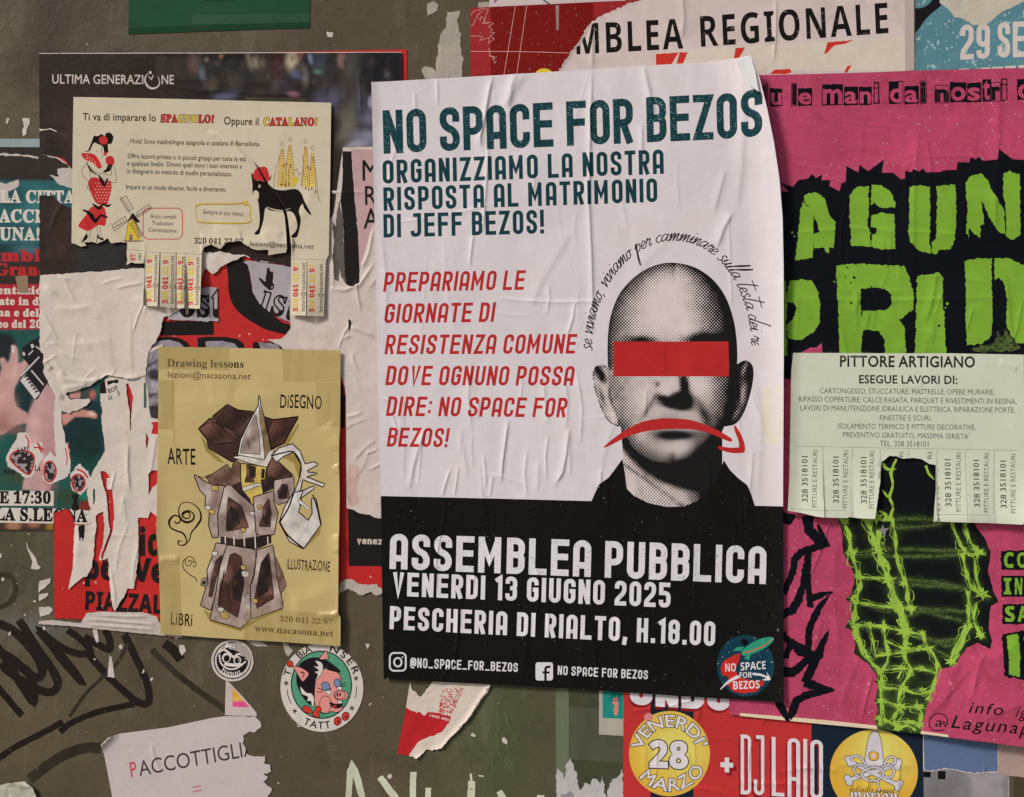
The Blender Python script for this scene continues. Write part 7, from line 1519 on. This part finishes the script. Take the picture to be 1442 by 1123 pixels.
# tab lettering: two coloured numbers with the address beside
def tabt(nb, eb, y0, y1, k):
    gs = text('320 041 22 97', 'serif', (nb, y0), (nb, y1), (-6.6, 0), off=.04, res=2)
    ci_ = list(_ci); cf.add('tab_number', [g_ for g_, k_ in zip(gs, ci_) if 'ryy rrr yy ry'[k_] == 'r'], FR, parent=tabs_[k]); cf.add('tab_number', [g_ for g_, k_ in zip(gs, ci_) if 'ryy rrr yy ry'[k_] == 'y'], FY, parent=tabs_[k])
    cf.add('tab_address', text('lezioni@nacasona.net', 'sans', (eb, y0), (eb, y1), (-6, 0), off=.008, res=2), HI, parent=tabs_[k])
for k_, a_ in enumerate([(216, 224.2, 427, 360), (239, 247.4, 429, 361), (259.4, 262.5, 430, 362), (274, 283, 431, 363), (421.3, 431.6, 440, 371), (444.5, 455.8, 441, 373)]): tabt(*a_, k_)
cf.add('tab_number', text('97', 'serif', (193, 368.5), (193, 358.5), (-6.6, 0), off=.04), FR); cf.add('tab_address', text('.net', 'sans', (201.5, 369), (201.5, 358), (-6, 0), off=.01), HI)
cf.add('ruled_lines', [stroke(z(zG, q_), .4) for q_ in ([(622, 684), (722, 684), (722, 1050)], [(732, 686), (835, 688)])] + [stroke(z(zF, q_), .4) for q_ in ([(850, 620), (960, 628)], [(968, 636), (1340, 652)])], HI)
# dancer in a dotted dress
d0 = cf.add('dancer_dress', [[catmull(z(zF, q_), 3, True)] for q_ in ([(548, -10), (580, -12), (640, 0), (682, 75), (660, 88), (620, 50), (590, 40), (560, 20)], [(600, 160), (640, 145), (690, 170), (738, 170), (745, 220), (730, 290), (715, 325), (650, 320), (610, 250), (595, 200)], [(615, 340), (700, 345), (708, 460), (660, 460), (600, 498), (560, 488), (528, 462), (575, 400)], [(708, 20), (735, 5), (758, 25), (760, 55), (735, 70), (712, 55)])], FR)
cf.add('dress_dots', [[z(zF, ellipse(x, y, 3.6, 3.6, 0, 7))] for x, y in [(640 + i * 20 + (j % 2) * 10, 185 + j * 20) for i in range(5) for j in range(7) if 612 + j * 6 < 640 + i * 20 + (j % 2) * 10 < 738] + [(585 + i * 18, 5 + i * 14 + j * 16) for i in range(4) for j in range(2)]], paper((190, 180, 160)), parent=d0, kind='stuff')
cf.add('dancer_trim', [stroke(z(zF, q_), w, smooth=4) for q_, w in (([(620, 320), (640, 335), (665, 350), (690, 325), (720, 335), (742, 322)], [1.5, 3.4, 4.4, 2.6, 3.6, 1.6]), ([(557, 360), (590, 375), (615, 400), (640, 435), (670, 400), (700, 402), (722, 412)], [2, 4, 6.5, 5, 3, 3.4, 1.6]), ([(660, 130), (685, 175), (700, 200), (720, 150)], [2, 5, 3, 2]), ([(690, 110), (725, 95), (740, 60), (700, 120)], [1, 6, 6, 1]), ([(580, 45), (610, 100), (650, 130)], [1, 3, 1]))], FB)
cf.add('dancer_hair', [[catmull(z(zA, [(630, 905), (655, 905), (680, 892), (700, 905), (712, 885), (740, 885), (758, 915), (745, 955), (722, 960), (724, 1010), (700, 1020), (690, 975), (660, 960), (630, 950), (610, 990), (590, 1008), (562, 1005), (590, 1000), (612, 950)]), 4, True)]], FB)
cf.add('hair_rose', [[catmull(z(zA, [(668, 915), (700, 905), (720, 925), (715, 955), (685, 960), (665, 940)]), 3, True)], [z(zA, ellipse(705, 1022, 12, 14, 0, 8))], [catmull(z(zA, [(718, 1045), (740, 1035), (760, 1050), (765, 1085), (740, 1095), (715, 1080)]), 3, True)]], FR)
cf.add('dancer_line', [stroke(z(zA, q_), .55, smooth=3) for q_ in ([(685, 965), (680, 1000), (690, 1040), (670, 1050)], [(620, 960), (605, 1010), (625, 1040)], [(640, 1000), (660, 1010)])] + [stroke(z(zF, q_), .6, smooth=3) for q_ in ([(575, 65), (550, 100), (570, 150), (600, 180), (585, 210), (600, 235)], [(600, 90), (610, 150), (635, 170), (640, 220)], [(600, 70), (640, 110), (700, 125), (745, 130), (740, 90)], [(640, 120), (700, 160), (775, 178), (765, 80)], [(590, 180), (610, 225), (625, 185)], [(590, 500), (580, 520), (590, 545)], [(610, 500), (598, 540)], [(650, 465), (655, 520)], [(672, 465), (672, 520), (690, 550)])], HI)
cf.add('dancer_shoe', [[catmull(z(zF, q_), 3, True)] for q_ in ([(582, 515), (590, 545), (560, 570), (545, 572), (560, 550)], [(655, 515), (668, 540), (695, 548), (688, 562), (665, 552), (655, 545), (650, 575), (646, 572)])], FB)
# windmill
W_ = lambda *qs: [[z(zF, q_)] for q_ in qs]
cf.add('windmill_tower', W_([(858, 430), (905, 430), (930, 560), (835, 562)]), FY); cf.add('windmill_roof', W_([(885, 378), (935, 440), (910, 445), (880, 420), (850, 432)]), FB); cf.add('windmill_door', W_([(862, 560), (862, 528), (872, 516), (884, 528), (886, 560)]), paper((110, 90, 90)))
sails = [stroke(z(zF, q_), w) for q_, w in (([(885, 415), (840, 330), (802, 275)], .8), ([(885, 415), (1005, 345)], .8), ([(885, 415), (755, 480)], .8), ([(885, 415), (950, 545)], .8), ([(842, 268), (802, 290), (850, 370), (888, 352), (842, 268)], .8), ([(990, 322), (905, 380), (920, 410), (1010, 350), (990, 322)], .8), ([(835, 400), (748, 462), (765, 500), (850, 440), (835, 400)], .8), ([(870, 450), (900, 440), (950, 520), (920, 540), (870, 450)], .8))]
for (a, b, c, d) in (((842, 268), (802, 290), (850, 370), (888, 352)), ((990, 322), (1010, 350), (920, 410), (905, 380)), ((748, 462), (765, 500), (850, 440), (835, 400)), ((870, 450), (900, 440), (950, 520), (920, 540))):
    for t in (.2, .4, .6, .8):
        l1 = [(a[0] + (d[0] - a[0]) * t, a[1] + (d[1] - a[1]) * t), (b[0] + (c[0] - b[0]) * t, b[1] + (c[1] - b[1]) * t)]; sails.append(stroke(z(zF, l1), .35))
    sails.append(stroke(z(zF, [((a[0] + b[0]) / 2, (a[1] + b[1]) / 2), ((c[0] + d[0]) / 2, (c[1] + d[1]) / 2)]), .35))
cf.add('windmill_sails', sails, paper((60, 30, 28)), kind='stuff'); cf.add('windmill_outline', [offset_path(z(zF, [(858, 430), (905, 430), (930, 560), (835, 562)]), .7, True), stroke(z(zF, [(820, 555), (845, 568), (940, 565), (955, 555)]), 1.0, smooth=3)], paper((90, 40, 30)))
# donkey with red cap
D_ = lambda q_, n=3: [catmull(z(zG, q_), n, True)]
dk = cf.add('donkey', [D_([(360, 190), (352, 120), (372, 140), (385, 165), (430, 165), (465, 165), (485, 128), (480, 160), (460, 180), (500, 220), (560, 232), (640, 222), (680, 250), (700, 300), (745, 385), (735, 390), (700, 350), (688, 320), (665, 365), (678, 420), (672, 470), (660, 520), (650, 540), (615, 542), (622, 525), (645, 500), (655, 460), (640, 400), (610, 370), (560, 372), (480, 365), (450, 345), (440, 370), (432, 430), (415, 490), (405, 520), (375, 522), (380, 505), (400, 480), (408, 420), (402, 340), (395, 300), (370, 290), (360, 250)])], FB)
cf.add('cap', [D_([(372, 160), (364, 130), (380, 95), (410, 78), (450, 80), (465, 110), (472, 165), (440, 175), (400, 165)])], FR)
cf.add('muzzle', [D_([(365, 245), (380, 232), (400, 245), (400, 285), (380, 300), (365, 285)])], CR, parent=dk); cf.add('eye', [[z(zG, ellipse(407, 205, 8, 11, .3, 10))]], CR, parent=dk); cf.add('pupil', [[z(zG, ellipse(410, 207, 3.5, 6, 0, 8))]], FB, parent=dk)
cf.add('belly_line', [stroke(z(zG, [(455, 340), (500, 358), (560, 365), (610, 350)]), [.6, 1.6, 1.6, .4], smooth=3)], CR, parent=dk); cf.add('cap_line', [stroke(z(zG, [(395, 125), (425, 128), (415, 140)]), .6)], FB)
# towers of a spired church
tw = []; fy = []; dots = []
for (xc, y0, wt, wb) in ((555, 958, 12, 56), (607, 930, 14, 60), (710, 940, 13, 46), (754, 985, 12, 40)):
    yb = 1240; L0 = [(xc - wt / 2, y0 + 30), (xc - wb * .35, 1090), (xc - wb / 2, yb)]; R0 = [(xc + wt / 2, y0 + 30), (xc + wb * .35, 1090), (xc + wb / 2, yb)]
    tw += [stroke(z(zB, L0), .6, smooth=3), stroke(z(zB, R0), .6, smooth=3), stroke(z(zB, [(xc, y0 - 16), (xc + 14, y0), (xc, y0 + 14), (xc - 14, y0), (xc, y0 - 16)]), .6)]
    fy.append([z(zB, L0 + R0[::-1])])
    for yy in range(y0 + 44, 1230, 17):
        hw = np.interp(yy, [y0 + 30, 1090, yb], [wt / 2, wb * .35, wb / 2]) * .8
        for k_ in range(-1, 2):
            if hw > 6: dots.append([z(zB, ellipse(xc + k_ * hw * .6, yy, 2.2, 5, 0, 6))])
cf.add('church_towers', fy, paper((190, 168, 92), .5, .1, name='tower_yellow')); cf.add('church_outline', tw + [stroke(z(zG, q_), .7, smooth=3) for q_ in ([(540, 0), (510, 110), (500, 215)], [(760, 10), (780, 150), (790, 260), (802, 305)], [(625, 130), (650, 90), (665, 130), (690, 110)], [(690, 0), (695, 120), (680, 160), (690, 200), (670, 190)], [(560, 110), (560, 200)], [(600, 90), (600, 210)], [(720, 130), (722, 210)])], DK)
cf.add('church_windows', dots + [[z(zG, ellipse(x, y, 5, 14, 0, 7))] for x, y in ((550, 195), (575, 200), (600, 190), (710, 215), (730, 225), (750, 220), (775, 240), (565, 70), (585, 60), (610, 70), (720, 80), (740, 90))], DK, kind='stuff')
cf.add('church_light', [D_([(625, 150), (655, 140), (662, 170), (640, 195), (622, 175)])], FY)
cf.overlay('clear_tape', z(zB, [(315, 650), (705, 655), (705, 760), (315, 755)]), tape_mat((190, 176, 130), .05)); cf.overlay('clear_tape', z(zF, [(480, 540), (560, 545), (560, 590), (482, 580)]), tape_mat(alpha=.08))
cf.build()

# ------------------------------------------------------------------ gold drawing lessons poster
GO = paper((168, 150, 98), .36, .05, gloss=1.4, fibre=.18, name='gold_paper', stain=(158, 140, 90))
go = np.array([(225.4, 488.6), (350, 491), (480.7, 494.3), (480, 600), (478.6, 640), (479.5, 700), (478, 792), (477.6, 862), (481, 868), (480.7, 908.7), (400, 903), (300, 897), (228, 891.7), (227.5, 850), (226.5, 800), (222.6, 752), (223.5, 700), (224.6, 620)])
GR_ = [ridge(z(zL, [(180, 410), (420, 440), (700, 405), (900, 420)]), 14, 1.6, .5), ridge(z(zM, [(85, 465), (150, 470), (220, 468)]), 4, 1.6), ridge(z(zM, [(1160, 850), (1260, 850), (1315, 830)]), 3, 2.6, .5), ridge(z(zM, [(1295, 300), (1310, 380), (1300, 430)]), 4, 2.0), ridge(z(zM, [(980, 760), (1120, 740), (1280, 660)]), 14, 2.0, .4), ridge(z(zL, [(1230, 560), (1300, 640), (1310, 760)]), 8, 1.8), ridge(z(zL, [(1290, 850), (1315, 900)]), 3, 2), ridge([(244, 500), (246, 640)], 2, .5), ridge(z(zL, [(400, 320), (480, 300), (600, 330)]), 16, 1.0)]
def goH(x, y):
    r = 1.2 * fbm(x, y, 80, 91, 2)
    for f in GR_: r = r + f(x, y)
    return r + 2.6 * np.clip(1 - (481 - x) / 24, 0, 1) ** 1.7 * sstep(560, 700, y) + 2.0 * np.clip(1 - (x - 222) / 18, 0, 1) ** 2 * sstep(620, 720, y) * sstep(860, 780, y)
gp = Sheet('drawing_poster', 'gold paper poster for drawing lessons with a crooked tower illustration', 'poster', go, 6.4, GO, H=goH, grid=7, fine=2.5)
GB = paper((26, 20, 14), .42, name='gold_black_ink')
gp.add('headline', text('Drawing lessons', 'serif', z1(zL, 134, 180), z1(zL, 661, 188), 10.6, off=.008), GB)
gp.add('address_line', text('lezioni@nacasona.net', 'sans', z1(zL, 134, 254), z1(zL, 706, 268), 9, off=.003), paper((70, 50, 30), name='brown_ink'))
for w_, x0, y0, x1, y1, cp in (('DiSEGNO', 903, 458, 1195, 470, 18.5), ('ARTE', 138, 850, 330, 845, 22), ):
    gp.add('hand_title', text(w_, 'sans', z1(zL, x0, y0), z1(zL, x1, y1), cp, off=.014, jit=.10, track=.03), GB)
for w_, x0, y0, x1, y1, cp in (('iLLUSTRAZiONE', 950, 540, 1250, 556, 14), ('LiBRi', 153, 922, 308, 930, 17)):
    gp.add('hand_title', text(w_, 'sans', z1(zM, x0, y0), z1(zM, x1, y1), cp, off=.014, jit=.10, track=.03), GB)
gp.add('phone_number', text('320 041 22 97', 'serif', z1(zM, 902, 898), z1(zM, 1266, 920), 7.4, off=-.004, res=2), paper((70, 44, 24), name='brown_ink2'))
gp.add('web_address', text('www.nacasona.net', 'serif', z1(zM, 733, 968), z1(zM, 1273, 1004), 9.4, off=.0), GB)
# soft shadow print, then the tower itself, painted surface by surface
l_ = lambda q_: z(zL, q_)
m_ = lambda q_: z(zM, q_)
SHG = paper((136, 116, 62), .42, name='gold_shade_print')
for q_ in (l_([(360, 640), (430, 740), (530, 840), (480, 830), (400, 760)]), l_([(1030, 570), (1040, 580), (960, 720), (930, 710)]), l_([(920, 800), (1000, 760), (1060, 830), (1080, 940), (1040, 960), (1000, 840)]), m_([(1190, 240), (1180, 300), (1070, 410), (1050, 395), (1180, 260)]), m_([(950, 680), (925, 820), (740, 900), (640, 970), (430, 905), (380, 820), (640, 930), (920, 800)])): gp.add('printed_shade', PG(q_), SHG)
def shade_paint(base, hi, lo, cx, cy, r):
    return paint_fn(base, [('e', cx, cy, r, r * 1.2, .2, 1.0, lo, .75), ('e', cx - r * .7, cy - r * .8, r * .7, r * .8, 0, 1.0, hi, .7), ('e', cx + r, cy + r * 1.1, r * .8, r * .6, 0, 1.0, hi, .5)], .22, 9, 3)
PT = paper(None, .42, .05, attr=True, gloss=.5, fibre=.18, name='illustration_print')
tw0 = gp.add('tower_outline', [[c] for c in []] or [[l_([(764, 372), (766, 380)])]], GB)
def part(name, q_, base, hi, lo, lw=1.5, sm=0):
    c = catmull(q_, 3, True) if sm else np.asarray(q_)
    cx, cy = c.mean(0); r = max(6, (c[:, 0].max() - c[:, 0].min()) * .35)
    gp.add('ink_outline', [[grow(resample(c, 3), lw)]], GB)
    gp.add(name, [[c]], PT, paint=shade_paint(base, hi, lo, cx, cy, r), dens=3)
BR = ((66, 40, 34), (128, 90, 78), (22, 14, 12)); STN = ((142, 124, 116), (188, 178, 170), (88, 64, 60)); WHT = ((186, 180, 172), (200, 196, 190), (160, 150, 140)); YEL = ((178, 156, 78), (196, 176, 100), (140, 116, 60)); DRK = ((30, 22, 20), (60, 40, 34), (16, 12, 12))
part('wing_roof', l_([(548, 442), (450, 520), (455, 545), (430, 535), (352, 605), (410, 680), (420, 735), (580, 830), (700, 760), (830, 720), (850, 740), (930, 705), (1030, 524), (950, 535), (860, 545), (810, 530), (720, 490), (620, 480)]), *BR)
part('wing_roof', l_([(548, 442), (455, 520), (480, 570), (600, 620), (660, 560), (710, 500), (620, 482)]), (50, 30, 26), (90, 60, 50), (26, 14, 12), .8)
part('wing_roof', l_([(430, 540), (356, 606), (412, 670), (430, 715), (520, 700), (610, 690), (480, 570)]), (70, 42, 34), (120, 84, 72), (34, 18, 16), .8)
part('wing_roof', l_([(860, 548), (1025, 528), (925, 700), (850, 735), (820, 640)]), (66, 38, 32), (110, 70, 58), (34, 18, 16), .8)
part('spire', l_([(765, 375), (764, 440), (700, 560), (640, 680), (620, 785), (800, 820), (840, 750), (830, 680), (800, 540), (775, 450)]), *WHT)
part('spire_face', l_([(742, 510), (690, 600), (650, 700), (636, 770), (770, 780), (762, 640)]), *STN, .8)
part('spire_face', l_([(785, 560), (800, 620), (820, 720), (800, 770), (790, 660)]), *YEL, .8)
part('spire_shade', l_([(765, 440), (790, 520), (800, 555), (820, 640), (840, 745), (800, 815), (798, 700), (770, 560)]), (120, 100, 70), (160, 140, 90), (40, 30, 26), .6)
part('eave', l_([(586, 800), (630, 790), (800, 820), (830, 760), (865, 745), (850, 800), (812, 868), (700, 840)]), *WHT, 1.2)
part('side_roof', l_([(850, 810), (880, 820), (995, 925), (945, 925), (1000, 940), (880, 960), (810, 985), (820, 880)]), *BR, 1.2)
part('side_roof', l_([(545, 850), (440, 920), (400, 930), (440, 990), (640, 1040), (640, 850), (600, 820), (570, 895)]), (120, 88, 72), (160, 130, 110), (40, 26, 22), 1.2)
part('upper_room', l_([(640, 845), (810, 870), (800, 970), (780, 1123), (650, 1123), (640, 1000)]), *YEL)
part('window', l_([(680, 855), (738, 868), (735, 940), (720, 945), (730, 970), (665, 970), (680, 920)]), *BR, .8); part('window', l_([(690, 860), (735, 868), (732, 935), (700, 930)]), *DRK, .3)
part('window', l_([(785, 880), (800, 885), (795, 940), (780, 945)]), *DRK, .8)
part('beam', l_([(625, 1015), (750, 980), (825, 985), (825, 995), (755, 995), (630, 1045)]), *WHT, .8)
part('dark_gap', m_([(560, -20), (640, -60), (650, 0), (700, 60), (715, 110), (640, 60)]), *DRK, .4); part('dark_gap', m_([(775, -70), (860, -90), (860, -10), (790, 20)]), *DRK, .4)
part('side_wall', l_([(870, 960), (1000, 935), (1000, 1060), (940, 1110), (895, 1123), (860, 1080)]), *STN, 1.2); part('window', l_([(925, 985), (955, 990), (970, 1080), (900, 1085), (890, 1030)]), *BR, .8); part('window', l_([(925, 985), (952, 1010), (955, 1075), (905, 1080), (900, 1040)]), *DRK, .3)
part('loop_sculpture', l_([(850, 790), (900, 740), (990, 712), (1040, 760), (1075, 850), (1140, 835), (1165, 850), (1090, 890), (1095, 905), (1160, 910), (1080, 935), (1208, 985), (1200, 1000), (1060, 950), (1040, 1040), (1140, 1000), (1135, 1015), (1045, 1080), (1060, 1123), (990, 1140), (1000, 1060), (1040, 950), (1055, 850), (1000, 760), (930, 790), (880, 830)]), *WHT, 1.6)
part('loop_sculpture', m_([(1000, 20), (1060, 10), (1035, 70), (1040, 110), (1030, 150), (1100, 212), (1130, 160), (1125, 60), (1150, 60), (1185, 235), (1065, 398), (975, 350), (905, 220), (940, 120)]), *WHT, 1.6)
part('quill', m_([(1035, 60), (1108, 120), (1100, 135), (1032, 85)]), *WHT, .6)
part('left_wall', np.concatenate([l_([(320, 920), (400, 975), (450, 990), (525, 1000), (520, 1123)]), m_([(480, 180), (490, 320), (445, 325), (420, 240), (425, 140), (395, 110), (400, 40), (360, 0)])]), *STN)
part('main_wall', m_([(525, -15), (510, 60), (480, 170), (490, 315), (620, 340), (745, 320), (730, 115), (640, 40), (560, -40)]), *STN); part('window', m_([(555, 50), (640, 110), (690, 255), (600, 270), (540, 280), (545, 120)]), *BR, 1.0); part('window', m_([(565, 110), (610, 130), (630, 230), (560, 275), (542, 270), (545, 160)]), *DRK, .3)
part('right_wall', m_([(725, 50), (862, 8), (860, 80), (890, 155), (865, 300), (770, 310), (745, 290), (735, 150)]), *STN); part('window', m_([(830, 60), (845, 160), (838, 250), (765, 245), (790, 180), (790, 120)]), *BR, 1.0); part('window', m_([(825, 110), (838, 160), (832, 235), (800, 225), (812, 160)]), *DRK, .3)
part('balcony_gap', m_([(490, 320), (620, 340), (745, 320), (845, 310), (845, 360), (750, 400), (620, 380), (490, 365)]), *DRK, .6)
gp.add('balcony_posts', [stroke(m_([(x, 318), (x + 4, 400)]), 1.6) for x in (492, 530, 590, 660, 735, 822)], paper((184, 176, 166), .42), kind='stuff')
part('lower_left_wall', m_([(470, 365), (545, 375), (520, 470), (470, 700), (430, 820), (365, 790), (415, 620), (410, 550), (440, 470)]), *STN); part('window', m_([(510, 445), (470, 600), (440, 730), (418, 725), (440, 600), (470, 480)]), *BR, .8)
part('lower_front_wall', m_([(545, 378), (750, 410), (735, 570), (705, 650), (705, 880), (635, 945), (430, 885), (470, 700), (500, 520)]), *STN); part('window', m_([(565, 445), (600, 432), (640, 460), (658, 640), (615, 870), (540, 820), (485, 790), (500, 640), (540, 560)]), *BR, 1.0); part('window', m_([(640, 520), (658, 640), (635, 760), (585, 750), (580, 620)]), *DRK, .3)
part('lower_right_wall', m_([(752, 412), (855, 380), (870, 470), (900, 640), (925, 805), (710, 880), (708, 650), (735, 580)]), *STN); part('window', m_([(830, 430), (862, 740), (750, 805), (735, 740), (780, 500)]), *BR, 1.0); part('window', m_([(820, 440), (838, 560), (825, 690), (750, 735), (760, 600), (790, 480)]), *DRK, .3)
part('back_wall', m_([(870, 450), (920, 560), (948, 655), (910, 710), (890, 600)]), (110, 84, 72), (140, 110, 96), (60, 40, 34), 1.0)
for i, (x, y, r) in enumerate([(412, 120, 17), (440, 150, 18), (715, 160, 16), (765, 115, 15), (765, 148, 11), (655, 275, 17), (460, 435, 18), (655, 530, 17), (668, 575, 24), (738, 760, 17), (500, 820, 20), (528, 858, 27), (460, 1015 - 1015 + 0, 0)]):
    if r: part('loose_stone', m_([(x - r, y - r * .7), (x + r * .2, y - r * .8), (x + r, y - r * .5), (x + r * .9, y + r * .6), (x - r * .1, y + r * .9), (x - r * .8, y + r * .5)]), *(WHT if i % 2 == 0 else YEL), .9)
part('loose_stone', l_([(440, 998), (485, 1000), (480, 1030), (440, 1025)]), *YEL, .9)
part('small_cube', m_([(372, 610), (405, 600), (412, 635), (400, 660), (365, 650)]), (120, 116, 110), (170, 164, 156), (40, 36, 34), 1.0); gp.add('cube_hole', [[m_(ellipse(385, 632, 11, 13, 0, 10))]], GB)
gp.items = [it for it in gp.items if it['name'] != 'tower_outline'] if False else gp.items
rh = random.Random(8); hat = []
def hatch(q_, ang, n, L=9, w=.45, f=l_):
    c = np.asarray(q_); a0, a1 = c.min(0), c.max(0)
    for i in range(n):
        x, y = rh.uniform(a0[0], a1[0]), rh.uniform(a0[1], a1[1])
        if inside(np.array([x]), np.array([y]), [c])[0]:
            a = ang + rh.gauss(0, .15); l = L * rh.uniform(.4, 1); hat.append(stroke([(x, y), (x + math.cos(a) * l * .5 + .4, y + math.sin(a) * l * .5), (x + math.cos(a) * l, y + math.sin(a) * l)], [.15, w, .15]))
for q_, a, n in ((l_([(548, 442), (455, 520), (480, 570), (600, 620), (660, 560), (710, 500)]), 1.9, 60), (l_([(430, 540), (356, 606), (412, 670), (520, 700), (610, 690), (480, 570)]), .7, 60), (l_([(860, 548), (1025, 528), (925, 700), (850, 735)]), 2.2, 50), (l_([(545, 850), (440, 920), (440, 990), (640, 1040), (640, 850)]), 1.3, 50), (l_([(850, 810), (995, 925), (880, 960), (815, 980)]), 1.9, 40),
                 (m_([(565, 445), (640, 460), (658, 640), (615, 870), (485, 790), (500, 640)]), 1.7, 90), (m_([(830, 430), (862, 740), (750, 805), (735, 740), (780, 500)]), 1.6, 60), (m_([(555, 50), (690, 255), (540, 280)]), 1.2, 50), (m_([(830, 60), (838, 250), (765, 245)]), 1.6, 30), (m_([(525, 0), (480, 180), (490, 315), (530, 320), (530, 60)]), 1.6, 40), (m_([(545, 378), (470, 700), (440, 880), (480, 890), (520, 600)]), 1.75, 60), (m_([(700, 640), (705, 880), (660, 930), (660, 700)]), 1.5, 40), (m_([(870, 450), (925, 805), (890, 800), (860, 500)]), 1.4, 50), (m_([(470, 365), (430, 820), (365, 790)]), 1.7, 50), (l_([(742, 520), (636, 770), (700, 775), (750, 600)]), 1.5, 40)):
    hatch(q_, a, n)
gp.add('ink_hatching', hat, GB, kind='stuff')
for q_, w in ((l_([(548, 442), (480, 570), (600, 620), (640, 690)]), 1), (l_([(352, 605), (430, 560), (480, 575)]), .9), (l_([(600, 630), (610, 690), (430, 718)]), .9), (m_([(545, 378), (735, 412), (710, 640), (735, 570)]), .8), (m_([(525, 545), (500, 700), (490, 790)]), 1.2), (m_([(520, 560), (560, 620), (550, 760)]), .7), (m_([(770, 800), (810, 760), (830, 720), (860, 745)]), .9), (m_([(440, 470), (470, 500), (510, 445)]), .9), (l_([(320, 920), (380, 940), (440, 930)]), 1), (m_([(1000, 20), (965, 120), (905, 220)]), 2.2), (m_([(905, 220), (960, 310), (1065, 398)]), 2.4), (m_([(1130, 30), (1160, 120), (1185, 235)]), 2), (l_([(850, 790), (930, 770), (1000, 765), (1050, 850), (1040, 940)]), 2)): gp.add('ink_line', [stroke(q_, w, smooth=3)], GB)
gp.add('flourish', [stroke(m_(q_), w, smooth=5) for q_, w in (([(240, 165), (260, 150), (285, 155), (288, 185), (262, 195), (240, 180), (240, 155), (275, 140), (310, 160), (315, 195), (280, 220), (240, 210), (215, 170), (215, 120), (245, 85), (300, 90), (350, 130), (365, 190), (340, 240), (300, 290), (285, 340), (250, 375), (215, 375), (210, 350), (235, 350)], [3, 3, 2, 1.6, 2, 2.6, 2, 1.6, 2.2, 3, 3.6, 2.6, 1.6, 1.5, 1.2, 1.6, 2.6, 3.2, 2, 1.6, 2.4, 1.4, 2.4, 1]),
   ([(265, 370), (262, 330), (240, 295), (200, 280), (155, 255), (148, 210), (180, 175), (215, 185), (222, 215), (195, 228), (185, 210)], [1, 2, 2.6, 2.4, 2, 3.4, 2.4, 1.6, 2, 2.4, 1]),
   ([(275, 495), (290, 480), (300, 500), (280, 520), (260, 505), (262, 470), (290, 455), (315, 470), (310, 500)], 1.2), ([(262, 470), (242, 490), (248, 540), (290, 580), (325, 600), (338, 628)], 1.3), ([(310, 500), (325, 490), (332, 505), (322, 525), (308, 520)], 1.1))], GB)
TG = tape_mat((150, 134, 80), .22, 'gold_tape')
for q_ in (l_([(75, 42), (560, 52), (560, 205), (75, 195)]), l_([(916, 60), (1322, 70), (1322, 280), (930, 284)]), l_([(1150, 290), (1322, 286), (1318, 588), (1155, 585)]), l_([(75, 270), (180, 275), (175, 610), (75, 605)]), m_([(86, 480), (220, 480), (232, 1000), (88, 985)]), m_([(670, 800), (1310, 850), (1320, 1068), (660, 1020)])):
    gp.overlay('clear_tape', np.clip(q_, [223, 489], [480.5, 908]) if False else q_, TG)
gp.build()
bpy.data.objects.remove(_fo)
bpy.data.scenes.remove(_fs)
